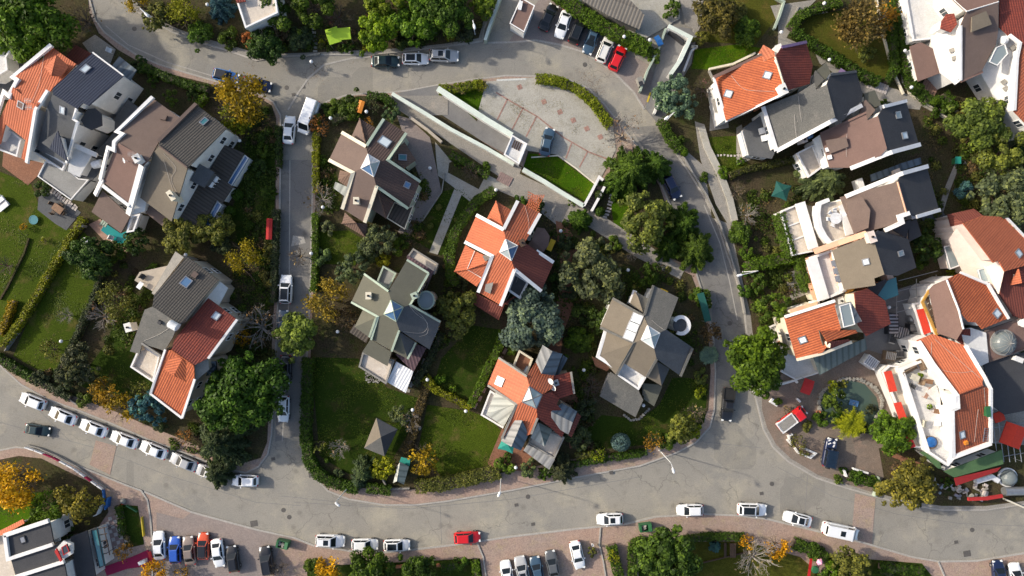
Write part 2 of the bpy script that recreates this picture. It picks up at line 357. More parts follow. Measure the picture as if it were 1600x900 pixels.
# ------------------------------------------------------------------ ground, roads, pavements, gardens
mb = MB(); mb.face([Vector((x, y, -.05)) for x, y in ((-400, -400), (400, -400), (400, 400), (-400, 400))]); tag(mb.build('ground', 'soil'), kind='structure')
sheet('road', '-90,-90 1690,-90 1690,990 -90,990', 0, 'asphalt', 'pale worn asphalt streets curving between the garden blocks')
sheet('road', '985,200 1030,195 1048,228 1080,275 1105,315 1125,355 1140,400 1155,445 1164,490 1168,560 1150,600 1118,590 1112,480 1090,420 1072,370 1050,320 1025,262', .003, 'asphalt_mid', 'darker narrow right-hand lane')
sheet('road', '440,250 490,250 486,440 478,600 475,680 430,690 434,560 438,420', .003, 'asphalt_mid', 'side street of greyer asphalt')
BLK = dict(
 west='-80,-60 138,-60 142,0 150,30 165,50 185,65 215,85 250,100 290,112 335,125 400,143 428,158 440,180 440,250 437,450 430,600 426,680 420,710 405,730 385,740 350,733 290,709 230,687 175,663 125,643 75,625 33,602 0,572 -80,505',
 north='195,-60 197,0 215,20 235,33 270,52 310,67 360,82 400,96 440,90 500,87 550,87 585,86 632,82 700,74 755,66 758,45 776,0 790,-60',
 centre='497,170 510,158 540,148 580,144 612,143 640,140 683,132 740,123 790,117 840,118 885,122 920,137 945,162 965,188 985,213 1005,238 1022,263 1036,292 1052,330 1072,375 1090,430 1106,480 1116,530 1119,580 1117,640 1110,668 1088,692 1058,708 1000,729 900,747 800,767 700,784 650,790 600,790 545,781 512,768 492,748 478,718 473,690 476,600 484,450 488,250 492,200',
 east='1015,172 1028,197 1045,225 1075,270 1100,310 1120,350 1135,400 1150,440 1162,490 1167,540 1174,600 1185,645 1192,672 1207,700 1230,722 1275,748 1320,763 1372,778 1410,788 1470,798 1540,798 1620,786 1690,780 1690,-60 1100,-60 1085,40 1060,100 1030,150',
 south_west='-80,730 0,702 25,697 50,699 77,709 125,727 175,747 200,757 222,765 232,780 237,810 240,850 240,980 -80,980')
for k, s in BLK.items():
    P = [Vector((p.x, p.y, .12)) for p in PT(s)]
    Q = inset(P, .28); mb = MB(); mb.prism([Vector((q.x, q.y, .12)) for q in Q], [Vector((q.x, q.y, -.03)) for q in Q])
    tag(mb.build('pavement', 'pink_paving' if k in ('centre', 'south_west', 'west') else 'grey_paving'), kind='structure')
    mb = MB(); mb.strip([Vector((p.x, p.y, -.02)) for p in inset(P+[] , .14)+[inset(P, .14)[0]]], .26, .16)
    tag(mb.build('kerb', 'kerbstone'), kind='structure')
# southern brick strip with the parking bays, a low kerb on its road side
SE = '226,768 300,800 400,827 460,840 490,852 550,861 600,863 650,858 710,851 800,838 900,826 975,819 1025,807 1100,803 1150,805 1200,811 1282,831 1350,848 1425,870 1467,877 1525,876 1600,864 1690,845'
sheet('pavement', SE+' 1690,980 242,980 241,850 238,810 233,782', .06, 'pink_paving', thick=.1)
mb = MB(); mb.strip([Vector((p.x, p.y, -.02)) for p in PT(SE)], .3, .12); tag(mb.build('kerb', 'kerbstone'), kind='structure')
def kerbline(s, w=.25, h=.14, z=.0, mat='kerbstone'):
    mb = MB(); mb.strip([Vector((p.x, p.y, z)) for p in PT(s)], w, h); return tag(mb.build('kerb', mat), kind='structure')
kerbline('755,67 800,66 837,63 875,70 910,81 932,94 960,114 990,144 1007,171', .3, .05)
kerbline('938,824 936,850 942,875 947,905', .22, .16, .05); kerbline('745,846 755,870 760,905', .22, .16, .05); kerbline('1465,877 1475,900', .22, .16, .05)
kerbline('450,172 466,145 482,122 507,101 550,91 585,88', .28, .03)
# soil beds of the blocks
GS = dict(
 w1='-80,-60 135,-60 140,20 155,52 185,78 240,110 300,124 400,150 425,165 432,185 430,450 422,600 418,690 408,715 385,722 350,712 290,688 230,664 175,640 125,622 75,602 33,580 0,552 -80,490',
 n1='205,-60 207,-5 225,18 245,30 280,46 320,60 370,74 410,86 440,84 500,82 560,79 640,75 700,68 748,60 765,0 778,-60',
 c1='500,172 520,158 560,150 600,150 660,160 790,245 915,320 1000,385 1060,420 1080,430 1095,470 1106,520 1110,580 1106,640 1095,665 1075,684 1000,704 900,716 800,735 740,748 640,765 560,762 520,752 495,735 486,700 484,600 490,450 494,250',
 c2='690,138 755,127 770,128 745,190', c3='825,236 870,240 935,290 915,318 818,262', c4='925,330 965,240 1000,245 1030,290 1060,380 1075,415 1040,400',
 e1='1036,195 1060,225 1100,260 1112,340 1140,350 1160,440 1172,490 1178,540 1185,590 1240,600 1330,560 1690,560 1690,-60 1110,-60 1080,100 1050,150',
 e2='1360,700 1372,770 1410,781 1470,790 1540,790 1690,770 1690,700 1500,690', sw='-80,745 0,718 30,712 65,716 165,765 170,800 150,830 60,840 -80,850')
for k, s in GS.items(): sheet('garden_soil', s, .16, 'soil', thick=.1)
LW = [('lawn', '0,268 50,288 62,320 34,400 0,470'), ('lawn', '60,322 100,356 116,358 57,452 6,537 -20,525 -20,490 32,408'),
 ('lawn', '132,362 168,402 160,452 131,505 113,548 86,592 22,556 62,460'), ('lawn_dark', '205,452 226,470 206,545 245,600 222,622 150,612 120,600 164,540'),
 ('lawn_dark', '388,215 430,205 430,300 425,440 398,390 350,372 375,290'), ('lawn_dark', '505,245 520,255 535,300 530,330 505,330'),
 ('lawn', '500,362 545,360 575,378 555,415 500,412'), ('lawn_dark', '494,558 560,560 606,606 655,622 640,672 600,740 545,740 500,712 490,600'),
 ('lawn_dark', '690,560 738,508 782,515 735,628 676,604'), ('lawn', '668,632 735,642 768,655 784,675 766,726 690,745 654,700'),
 ('lawn_dark', '1050,590 1075,590 1106,600 1100,660 1062,690 930,702 905,680 940,648 1000,655 1030,632'),
 ('lawn_bright', '950,300 985,290 990,365 960,356'), ('lawn_bright', '826,240 868,243 930,290 914,316 818,260'), ('lawn_bright', '690,140 756,128 752,172 742,186'),
 ('lawn_bright', '1086,78 1150,70 1192,76 1118,110 1080,108'), ('lawn_dry', '1245,48 1265,25 1392,5 1396,120 1345,126'), ('lawn', '1105,215 1160,212 1168,262 1112,285'),
 ('lawn_bright', '0,772 70,768 62,814 0,832'), ('lawn_dry', '1115,0 1210,0 1220,20 1180,70 1100,66'),
 ('lawn_dark', '640,372 690,300 720,292 735,310 705,370 690,400')]
for m_, s in LW: sheet('lawn', s, .175, m_)
sheet('lawn', '186,788 216,790 226,850 192,858', .13, 'lawn_dark')
sheet('lawn', '1080,846 1165,846 1250,870 1290,905 1075,905', .07, 'lawn_dry'); sheet('lawn', '995,850 1078,846 1078,905 998,905', .068, 'lawn_dark')
sheet('lawn', '480,885 750,872 755,910 480,910', .068, 'lawn_dark'); sheet('lawn', '1290,868 1440,880 1460,905 1290,905', .068, 'lawn_dark')

# paths, patios, drives
sheet('path', '680,222 705,252 745,262 765,275 800,292 772,298 752,306 738,318 718,302 708,292 685,275 682,250', .20, 'lot_concrete')
sheet('path', '710,296 722,303 684,398 671,394', .23, 'lot_concrete'); sheet('garden_soil', '702,255 722,245 760,272 748,296 700,270', .215, 'soil')
sheet('path', '612,152 660,176 690,198 788,246 815,262 812,272 918,322 1000,375 1070,420 1062,436 990,400 905,345 800,290 690,215 650,190 612,165', .185, 'grey_paving')
sheet('path', '620,146 683,134 798,214 788,240', .128, 'asphalt_dark'); sheet('path', '760,290 800,280 845,300 900,340 880,360 830,320', .19, 'grey_paving')
sheet('path', '620,180 640,186 672,215 690,300 660,345 636,372 622,362 650,320 660,286 640,240 632,215', .19, 'parking_paving')
sheet('path', '868,345 884,350 905,385 895,480 880,520 870,600 905,620 905,700 890,700 880,640 850,560 862,500 878,440', .19, 'brick_path')
sheet('parking_lot', '760,128 840,121 880,126 915,146 940,172 958,200 962,235 935,285 930,288 870,242 825,236 745,182', .18, 'lot_concrete', 'round pale concrete car park inside the curved hedge')
sheet('parking_bay', '795,66 812,40 842,0 862,-20 905,40 960,72 1012,100 1030,130 1006,168 990,142 960,112 932,92 910,79 875,68 837,61', .02, 'parking_paving')
sheet('driveway', '1008,170 1030,197 1042,180 1090,60 1078,45 1040,40', .135, 'asphalt_dark')
sheet('path', '1150,200 1158,195 1172,250 1150,258', .19, 'grey_paving'); sheet('path', '1085,190 1100,195 1122,270 1150,345 1140,356 1118,320 1094,250', .2, 'grey_paving')
sheet('path', '1395,0 1406,0 1418,100 1440,150 1500,190 1492,196 1428,160 1408,130', .2, 'grey_paving'); sheet('path', '1265,68 1275,68 1350,128 1400,140 1440,160 1436,172 1370,165 1340,140 1280,100', .19, 'grey_paving')
sheet('path', '1203,10 1275,0 1245,30 1228,60 1262,75 1250,88 1215,70 1215,40', .19, 'grey_paving'); sheet('path', '1502,228 1508,232 1482,300 1470,340 1464,334 1474,296', .2, 'grey_paving')
sheet('path', '1502,250 1550,272 1548,280 1500,258', .19, 'grey_paving'); sheet('path', '1225,425 1262,420 1270,455 1235,470', .19, 'grey_paving')
sheet('courtyard', '1190,600 1240,575 1340,545 1375,545 1400,600 1425,690 1372,700 1380,745 1360,768 1322,756 1278,742 1235,716 1212,694 1198,668 1190,640', .17, 'forecourt', 'dusty brick forecourt round the pond with parked trucks')
sheet('courtyard', '1345,470 1440,440 1470,530 1440,540 1400,560 1350,545', .19, 'asphalt_dark')
sheet('patio', '62,305 75,292 128,332 105,360 88,350 60,328', .19, 'slate_grey', 'dark slate patio with a wooden table behind the left house')
sheet('patio', '8,226 22,222 46,252 73,251 60,276 45,290 5,260', .2, 'brick_path'); sheet('pool_deck', '140,351 158,342 186,382 205,372 200,395 172,384', .19, 'deck_wood')
sheet('pool_water', '166,349 190,365 202,360 205,368 197,380 186,381 159,360', .22, 'pool_water', 'small turquoise swimming pool under the flat brown roof')
sheet('patio', '762,722 785,668 800,690 838,708 828,735 768,735', .19, 'brick_path'); sheet('patio', '585,150 700,150 700,180 640,182', .17, 'grey_paving')
sheet('patio', '1165,235 1225,225 1240,290 1180,310', .18, 'soil'); sheet('patio', '1110,160 1132,150 1138,200 1108,205', .19, 'grey_paving')
sheet('patio', '960,0 1060,0 1062,30 1010,60 985,55', .19, 'lot_concrete'); sheet('path', '1062,0 1078,0 1100,30 1090,50 1070,40', .195, 'grey_paving')
sheet('patio', '152,812 188,802 196,856 168,870', .13, 'mauve_paver'); sheet('patio', '130,68 150,55 182,78 172,105 150,95', .2, 'grey_paving')
sheet('pond', '1278,640 1282,612 1300,597 1325,592 1350,600 1368,620 1374,645 1360,662 1330,668 1296,662', .20, 'pond_water', 'murky green ornamental pond with a stone rim')
# chequered paving of the shop front
mb = MB()
for i in range(9):
    for j in range(4):
        if (i+j) % 2: mb.box(W(166+j*6+i*2.2, 812+i*6.2-j*1.6, .20), (.55, .55, .03), R(14))
tag(mb.build('chequer_paving', 'pale_paver'), kind='structure')
# painted marks, seams and patches lying on the surfaces
def decal(name, mat, lines, w, z):
    mb = MB()
    for s in lines:
        P = [Vector((p.x, p.y, z)) for p in PT(s)]; a, b = offset_line(P, w/2)
        for i in range(len(P)-1): mb.face([a[i], b[i], b[i+1], a[i+1]])
    return tag(mb.build(name, mat), kind='structure')
decal('parking_markings', 'red_line', ['775,145 800,160 840,183 880,215 920,238 957,252', '793,155 777,188', '818,168 800,203', '838,183 822,214', '893,224 884,248', '918,237 905,262'], .22, .215)
mb = MB()
for x, y in ((812,136),(850,159),(875,175),(896,188),(917,201),(938,214)): mb.box(W(x, y, .213), (.75, .75, .008), R(25))
tag(mb.build('parking_markings', 'red_line'), kind='structure')
decal('road_seam', 'asphalt_dark', ['0,660 150,700 260,742 400,785 470,790', '1215,730 1300,775 1400,803 1500,818 1600,822', '440,775 600,792', '688,790 690,850', '1262,742 1258,800', '60,640 110,690', '460,785 640,795 800,780 1000,745',
   '1095,690 1190,700', '1080,430 1120,470 1140,560'], .07, .006)
decal('road_seam', 'kerbstone', ['40,706 85,717 130,735 180,755', '1100,320 1125,380 1140,440 1152,500', '330,118 260,97 200,70 165,40', '441,690 446,600 452,450 453,250'], .16, .005)
sheet('road_patch', '150,688 182,697 172,742 140,726', .007, 'pink_paving'); sheet('road_patch', '1336,771 1368,778 1362,852 1330,842', .007, 'pink_paving')
sheet('road_patch', '478,380 455,385 458,368 475,370', .006, 'kerbstone'); decal('road_markings', 'white_line', ['776,126 822,124'], .3, .22); decal('road_markings', 'yellow_paint', ['1016,145 1011,160'], .25, .19)
sheet('road_patch', '300,800 400,827 460,840 420,860 330,850 260,830', .066, 'parking_paving'); sheet('road_patch', '245,800 330,822 440,846 420,905 245,905', .064, 'parking_paving')

# ------------------------------------------------------------------ houses
CAMP = Vector((0, 0, H))
class House:
    def __init__(s, label, px, py, wall='white_plaster', name='house', cat='house', group='houses of the hillside estate', win=True):
        s.root = thing(name, label, cat, W(px, py, 0), 0, group)
        s.wall = wall; s.parts = {}; s.items = []; s.facets = []; s.prisms = []; s.win = win
    def mb(s, part, mat): return s.parts.setdefault((part, mat), MB())
    def new(s, part, mat):
        m_ = MB(); s.items.append((part, mat, m_)); return m_
    def r(s, mat, pts, z=None, walls=True, base=0., ins=.35, part='roof', th=.22, win=None, wall=None):
        P = PT(pts, z if z is not None else 3.)
        if area2(P) < 0: P = P[::-1]
        if len(P) > 3:      # settle the facet on its best plane
            A = np.array([[p.x, p.y, 1.] for p in P]); cf = np.linalg.lstsq(A, np.array([p.z for p in P]), rcond=None)[0]
            Q = []
            for p in P:
                d = p-CAMP; t = (cf[0]*CAMP.x+cf[1]*CAMP.y+cf[2]-CAMP.z)/(d.z-cf[0]*d.x-cf[1]*d.y); Q.append(CAMP+d*t)
            P = Q
        n = Vector((0, 0, 0)); c = sum(P, Vector((0, 0, 0)))/len(P)
        for i in range(len(P)): n += (P[i]-c).cross(P[(i+1) % len(P)]-c)
        n.normalize(); h = Vector((0, 0, 1)).cross(n)
        h = h.normalized() if h.length > .03 else (P[1]-P[0]).normalized()
        sl_ = n.cross(h).normalized(); uv = lambda q: (q.dot(h), q.dot(sl_))
        m_ = MB(); s.items.append((part, mat, m_)); low = [p-Vector((0, 0, th)) for p in P]
        m_.face(P, [uv(p) for p in P]); m_.face(low[::-1], [uv(p) for p in low[::-1]])
        for i in range(len(P)):
            j = (i+1) % len(P); q = [low[i], low[j], P[j], P[i]]; m_.face(q, [uv(a) for a in q])
        s.facets.append((c, n, h, sl_, P))
        if walls:
            I = inset(P, ins); w_ = s.mb('wall', wall or s.wall)
            top = []
            for p in I:
                zz = c.z-((p.x-c.x)*n.x+(p.y-c.y)*n.y)/max(n.z, .2) if abs(n.z) < .999 else p.z
                top.append(Vector((p.x, p.y, min(zz, max(q.z for q in P))-th-.02)))
            bot = [Vector((p.x, p.y, base)) for p in I]
            w_.prism(top, bot); s.prisms.append((top, bot, base, s.win if win is None else win))
        return s
    def flat(s, mat, pts, z, par=None, ph=.5, pw=.25, part='terrace', **k):
        s.r(mat, pts, z, part=part, ins=.12, **k)
        if par:
            P = [Vector((p.x, p.y, z-.02)) for p in inset(PT(pts, z), pw/2)]; s.new('parapet', par).strip(P+[P[0]], pw, ph)
        return s
    def par(s, mat, pts, w=.35, h=.3, part='parapet', dz=-.1, z=None):
        s.new(part, mat).strip([p+Vector((0, 0, dz)) for p in PT(pts, z or 3)], w, h); return s
    def ridge(s, mat, pts, r=.11):
        s.new('ridge_cap', mat).tube([p+Vector((0, 0, .03)) for p in PT(pts)], r, 6); return s
    def hit(s, px, py):
        d = W(px, py, 0)-CAMP; best = None
        for c, n, h, sl_, P in s.facets:
            den = d.dot(n)
            if abs(den) < 1e-6: continue
            t = (c-CAMP).dot(n)/den; q = CAMP+d*t
            if inside(P, q.x, q.y) and (best is None or q.z > best[0].z): best = (q, n, h, sl_)
        return best or (W(px, py, 3), Vector((0, 0, 1)), Vector((1, 0, 0)), Vector((0, 1, 0)))
    def sky(s, px, py, a=1.0, b=1.2, mat='skylight_pale', frame='grey_metal'):
        q, n, h, u = s.hit(px, py); M = Matrix((h, u, n)).transposed(); f = MB()
        for dx, dy, sx, sy in ((0, b/2, a+.12, .14), (0, -b/2, a+.12, .14), (a/2, 0, .14, b-.14), (-a/2, 0, .14, b-.14)):
            f.box(q+h*dx+u*dy+n*.06, (sx, sy, .2), M=M)
        fo = f.build('skylight', frame, s.root)
        g = MB(); g.box(q+n*.07, (a-.1, b-.1, .1), M=M); g.build('pane', mat, fo); return s
    def hatch(s, px, py, a=.8, mat='shingle_brown'):
        q, n, h, u = s.hit(px, py); f = MB(); f.box(q+n*.15, (a, a, .4), M=Matrix((h, u, n)).transposed()); f.build('roof_hatch', mat, s.root); return s
    def chim(s, px, py, a=.8, b=1.1, hh=1.3, mat='white_plaster', rz=0., pot=True):
        q = s.hit(px, py)[0]; f = MB(); f.box((q.x, q.y, q.z+hh/2-.5), (a, b, hh+1), rz); o = f.build('chimney', mat, s.root)
        g = MB(); g.box((q.x, q.y, q.z+hh+.06), (a+.14, b+.14, .12), rz); g.build('cap', mat, o)
        if pot:
            g = MB(); g.lathe([(.16, 0), (.16, .3), (.12, .3), (.12, .05)], (q.x, q.y, q.z+hh+.12), 10); g.build('chimney_pot', 'dark_metal', o)
        return s
    def tank(s, px, py, r=.55, l=1.3, rz=.4, mat='white_paint'):
        q = s.hit(px, py)[0]; f = MB(); d = Vector((math.cos(rz), math.sin(rz), 0))
        f.tube([q-d*l/2+Vector((0, 0, r+.3)), q-d*(l/2-.1)+Vector((0, 0, r+.3)), q+d*(l/2-.1)+Vector((0, 0, r+.3)), q+d*l/2+Vector((0, 0, r+.3))], [r*.8, r, r, r*.8], 14)
        for k in (-1, 1): f.box(q+d*k*l*.3+Vector((0, 0, .2)), (.1, .7, .7), rz)
        f.build('water_tank', mat, s.root); return s
    def dish(s, px, py, r=.45, az=3.6, z=None):
        q = W(px, py, z) if z else s.hit(px, py)[0]; f = MB(); dv = Vector((math.cos(az)*.75, math.sin(az)*.75, .66)).normalized()
        M = dv.to_track_quat('Z', 'Y').to_matrix(); c = q+Vector((0, 0, .8)); rings = []
        for k in range(5):
            rr = r*k/4; rings.append([c+M @ Vector((rr*math.cos(a*math.pi/7), rr*math.sin(a*math.pi/7), .35*rr*rr/r)) for a in range(14)])
        for A, Bq in zip(rings, rings[1:]):
            for a in range(14): f.face([A[a], A[(a+1) % 14], Bq[(a+1) % 14], Bq[a]])
        f.tube([q-Vector((0, 0, .2)), c], .035, 5); f.tube([c+M @ Vector((0, -r*.9, .25*r)), c+dv*r*.9], .02, 4)
        f.build('satellite_dish', 'white_paint', s.root); return s
    def aerial(s, px, py, hh=1.6):
        q = s.hit(px, py)[0]; f = MB(); f.tube([q, q+Vector((0, 0, hh))], .03, 5)
        for k in range(5): f.tube([q+Vector((-.4+.2*k, -.35, hh-.1)), q+Vector((-.4+.2*k, .35, hh-.1))], .018, 4)
        f.tube([q+Vector((-.5, 0, hh-.1)), q+Vector((.5, 0, hh-.1))], .025, 4); f.build('aerial', 'grey_metal', s.root); return s
    def wire(s, pts, r=.02):
        P = [s.hit(*[float(a) for a in t.split(',')])[0]+Vector((0, 0, .08)) for t in pts.split()]
        Q = []
        for i in range(len(P)-1):
            for k in range(4):
                t = k/4; p0 = P[max(i-1, 0)]; p1 = P[i]; p2 = P[i+1]; p3 = P[min(i+2, len(P)-1)]
                Q.append(.5*((2*p1)+(p2-p0)*t+(2*p0-5*p1+4*p2-p3)*t*t+(3*p1-p0-3*p2+p3)*t**3))
        f = MB(); f.tube(Q+[P[-1]], r, 4); f.build('cable', 'wire', s.root); return s
    def pyramid(s, pts, z, apex, az, mat='roof_glass', bar='white_trim', facets=None):
        P = PT(pts, z); A = W(*apex, az); f = MB()
        for i in range(len(P)): f.face([P[i], P[(i+1) % len(P)], A])
        o = f.build('roof_lantern', mat, s.root) if not facets else None
        if facets:
            for i, mm in enumerate(facets):
                g = MB(); g.face([P[i], P[(i+1) % len(P)], A]); g.face([P[(i+1) % len(P)]-Vector((0,0,.05)), P[i]-Vector((0,0,.05)), A-Vector((0,0,.05))])
                q = g.build('roof_lantern' if i == 0 else 'pane', mm, s.root if i == 0 else o); o = o or q
        g = MB()
        for p in P: g.tube([p+Vector((0, 0, .04)), A+Vector((0, 0, .06))], .07, 5)
        for i in range(len(P)): g.tube([P[i], P[(i+1) % len(P)]], .09, 5)
        g.build('glazing_bar', bar, o); return s
    def windows(s):
        n = 0; fr = {}
        for ti, (top, bot, base, ok) in enumerate(s.prisms):
            if not ok: continue
            for i in range(len(top)):
                j = (i+1) % len(top); e = (bot[j]-bot[i]); L_ = e.length
                if L_ < 2.6: continue
                e.normalize(); nrm = Vector((e.y, -e.x, 0)); cnt = max(1, int(L_/3.1))
                for k in range(cnt):
                    t = (k+.5)/cnt; c = bot[i].lerp(bot[j], t); zt = top[i].z*(1-t)+top[j].z*t; q = c+nrm*.6
                    for zf in (base+1.5, base+4.4):
                        if zf+1.0 > zt or n >= 26: continue
                        if any(inside(b2, q.x, q.y) and t2[0].z > zf-1 for x2, (t2, b2, b_, o_) in enumerate(s.prisms) if x2 != ti): continue
                        M = Matrix((e, nrm, Vector((0, 0, 1)))).transposed(); cc = Vector((c.x, c.y, zf)); f = MB()
                        for dx, dz, sx, sz in ((0, .65, 1.3, .1), (0, -.65, 1.3, .1), (.6, 0, .1, 1.2), (-.6, 0, .1, 1.2), (0, 0, .06, 1.2)):
                            f.box(cc+e*dx+Vector((0, 0, dz))+nrm*.03, (sx, .12, sz), M=M)
                        o = f.build('window', 'white_trim', s.root)
                        g = MB(); g.box(cc+nrm*.02, (1.1, .08, 1.2), M=M); g.build('pane', 'window_glass', o); n += 1
    def done(s):
        for part, mat, m_ in [(a, b, m_) for (a, b), m_ in s.parts.items()]+s.items: m_.build(part, mat, s.root)
        s.windows(); return s
# --- west side: orange and blue semi-detached pair
h = House('tall white house with an orange tiled roof and a step-edged white parapet', 60, 170)
h.r('tile_orange', '81,73,6.6 97,85,6.6 119,100,6.6 82,138,9.2 66,157,9.3 57,167,9.3 20,136,9.3 30,125,8.4 22,121,7.8')
h.r('tile_orange', '16,150,8.6 20,136,9.3 57,167,9.3 42,254,5.6 33,246,5.8 40,219,6.6 8,194,7 0,225,6 -14,215,6.2')
h.flat('white_terrace', '8,194 40,219 33,247 -6,232', 4.6, 'white_plaster', .9)
h.par('white_trim', '82,71,6.8 22,121,7.8 29,126,8.5 16,151,8.7 8,144,8.3 -20,228,6.1', .55, .45)
h.par('white_trim', '76,142,9.2 57,172,9.1 43,255,5.7', .45, .4)
h.r('tile_orange', '88,86,8.6 80,118,8.7 70,105,8.3', base=6.5, part='dormer_roof', win=False).r('tile_orange', '88,86,8.6 107,104,8 95,120,8 80,118,8.7', base=6.5, part='dormer_roof', win=False)
h.r('tile_maroon', '118,70,3.2 142,83,3.2 119,102,3.2 103,88,3.2', part='lean_to_roof')
h.sky(33,164,.9,.9,'shingle_mauve').aerial(55,162).aerial(56,172).wire('69,88 62,130 50,160').done()
h = House('tall white house with a blue-grey slate roof and a small pyramid turret', 140, 180)
h.r('tile_blue_shaded', '145,82,6.4 193,118,6.4 138,165,8.9 129,161,9.1 120,170,9.4 82,147,9.4 83,137,9.1')  # dark blue holds the shade of this slope, painted into the slates
h.r('slate_grey', '82,147,9.4 120,170,9.4 116,187,8.4 122,191,8.4 104,254,5.4 57,233,5.6 72,171,8.4')
h.r('slate_grey', '90,204,9.2 65,223,7.4 77,232,7.2', base=5.4, part='turret_roof', win=False).r('tile_blue_shaded', '90,204,9.2 77,232,7.2 105,252,7.0', base=5.4, part='turret_roof', win=False)  # right turret face coloured as shaded, left face as lit
h.flat('grey_terrace', '62,230 106,256 101,268 57,240', 4.0, 'white_trim', .5)
h.r('white_plaster', '112,221,6.2 152,239,5.2 150,246,5.2 111,229,6.2', part='wall_cap'); h.r('white_plaster', '111,228,5.2 143,243,4.8 124,277,4.8 106,268,5.2', part='wall_cap')
h.r('shingle_dark', '137,170,7.6 148,169,7 158,178,6.8 159,196,6.6 142,203,6.8 132,198,7.2 126,188,7.6', base=2.8, part='bay_roof')
h.r('slate_grey', '150,238,2.8 178,206,2.8 176,190,2.8 199,155,2.8 222,172,2.8 206,195,2.8 183,206,2.8 188,218,2.8 150,275,2.8 122,300,2.8 112,290,2.8 124,278,2.8', part='lean_to_roof')
h.flat('grey_terrace', '72,252 60,276 112,313 140,281 124,279 104,262', 2.9, 'white_trim', .25, .15); h.r('seam_blue', '186,88,3 213,109,3 200,130,3 175,103,3', part='canopy', walls=False)
h.par('white_trim', '120,170,9.5 116,187,8.5 122,191,8.5 104,255,5.5', .3, .3); h.par('white_trim', '145,82,6.5 193,118,6.5', .2, .2)
h.sky(134,108,.9,1.2).sky(98,172,.7,1.0,'skylight_pale').hatch(167,155,.8,'deep_glass').chim(78,140,.9,1.2,1.1,'wall_concrete').done()
# --- west side: brown semi-detached pair
h = House('brown roofed white house with zigzag parapet above a turquoise pool', 200, 240)
h.r('shingle_brown', '239,154,6.4 281,184,6.4 248,222,9 232,250,9.2 186,224,9.2 193,210,8.4 184,206,8')
h.r('shingle_mauve', '179,231,8.8 186,224,9.2 232,250,9.2 222,260,8.8 203,319,5.8 161,284,5.8')  # sunward slope of the brown roof, light put into its paler colour
h.par('white_trim', '240,152,6.6 184,206,8.2 193,210,8.5 180,222,8.8 179,235,8.7 170,231,8.7 158,282,5.9', .5, .45); h.par('white_trim', '150,305,3.4 162,280,6', .6, .5)
h.par('white_trim', '223,259,8.9 202,336,4.4', .8, .5); h.par('white_trim', '161,290,5.6 203,322,5.6', .5, .3)
h.r('white_plaster', '223,262,6 236,266,5.8 226,330,4.2 205,336,4.4', part='wall_cap'); h.r('shingle_brown', '160,298,3.6 203,338,3.6 189,364,3.2 143,331,3.2', part='flat_roof', th=.3)
h.flat('beige_tiles', '206,338 222,334 212,362 200,364', 2.6, 'white_trim', .5)
h.tank(158,258,.6,1.5,.2).chim(221,250,.9,1.0,1.2,'white_plaster',.5).hatch(257,185,.8).aerial(214,244).dish(200,252,.4).done()
h = House('white house with a charcoal tiled roof, dark bay and glazed lean-to edge', 300, 270)
h.r('tile_charcoal', '306,163,6.4 354,200,6.2 301,254,9 293,262,9.2 249,228,9.2 248,221,9')
h.r('shingle_taupe', '249,228,9.2 293,262,9.2 268,346,5.4 219,309,5.6 240,238,9')  # sunward slope of the charcoal roof, sunlight put into a paler colour
h.par('shingle_brown', '307,162,6.5 248,221,9.1', .5, .3); h.ridge('shingle_brown', '249,228,9.2 293,262,9.2', .16)
h.r('slate_grey', '312,256,6.4 335,269,6 319,293,5.8 297,282,6.4', part='bay_roof', base=2.8, wall='slate_grey')
h.r('plank_dark', '350,226,2.9 381,239,2.9 355,285,2.9 364,292,2.9 347,318,2.9 338,312,2.9 313,358,2.9 268,340,2.9 300,300,3.4 330,262,3.4', part='lean_to_roof')
for q in ('383,242 389,247 362,291 355,286', '340,314 347,320 326,357 317,355'):
    h.flat('deep_glass', q, 2.3, 'white_trim', .15, .15, part='glass_canopy')
h.r('shingle_brown', '233,321,3.2 268,346,3.2 261,359,2.9 227,332,2.9', part='lean_to_roof'); h.sky(319,190,.7,1.1,'teal_glass')
h.chim(245,225,.9,1.2,1.2,'ochre_paint',.5).chim(276,308,.6,1.4,1.6,'cream_trim',.6).tank(333,289,.35,.9,1).tank(340,281,.35,.9,1).wire('247,226 256,250 262,270 270,296 274,304').wire('256,240 275,262 268,280 276,300').done()
# --- west side, lower: grey and red pair
h = House('beige house with a charcoal tiled roof and a white sunken roof terrace', 245, 490, 'beige_plaster')
h.r('tile_charcoal', '292,401,6.4 341,437,6.4 284,506,9 275,503,9.1 238,479,9.1 241,460,8.6')
h.r('shingle_grey', '226,484,8.6 238,479,9.1 278,505,9.1 270,527,8.4 257,548,7.2 222,537,7 218,553,6 203,549,6.2')  # paler than the upper slope: sun on one grey roof, coloured in
h.r('wall_concrete', '274,393,5.6 287,402,6 241,461,6 237,458,5.6', part='flat_roof'); h.r('beige_plaster', '262,415,3.2 238,455,3.2 210,438,3.2 218,425,3.2', part='terrace')
h.flat('beige_tiles', '222,537 252,556 242,597 206,573', 4.4, 'white_trim', .5); h.par('wall_concrete', '222,536,6.9 252,556,6.9', .3, .3)
h.r('white_plaster', '341,438,4.4 356,450,4.2 340,480,4.2 325,466,5.2 300,495,6.4 286,506,7', part='wall_cap')
h.sky(291,441,1.2,1.3,'skylight_blue').hatch(305,430).tank(276,508,.6,1.4,-.5).chim(205,511,.9,1.2,.8,'white_plaster',.3).wire('226,532 250,522 268,510').hatch(251,503,.5,'shingle_dark').done()
h = House('beige house with a weathered red tiled roof and small tiled gable', 300, 570, 'beige_plaster')
h.r('tile_red', '325,466,6.2 371,500,6.2 326,559,8.6 303,571,8.9 268,547,8.9 272,531,8.6')  # slope away from the sun: shade put into a darker red tile
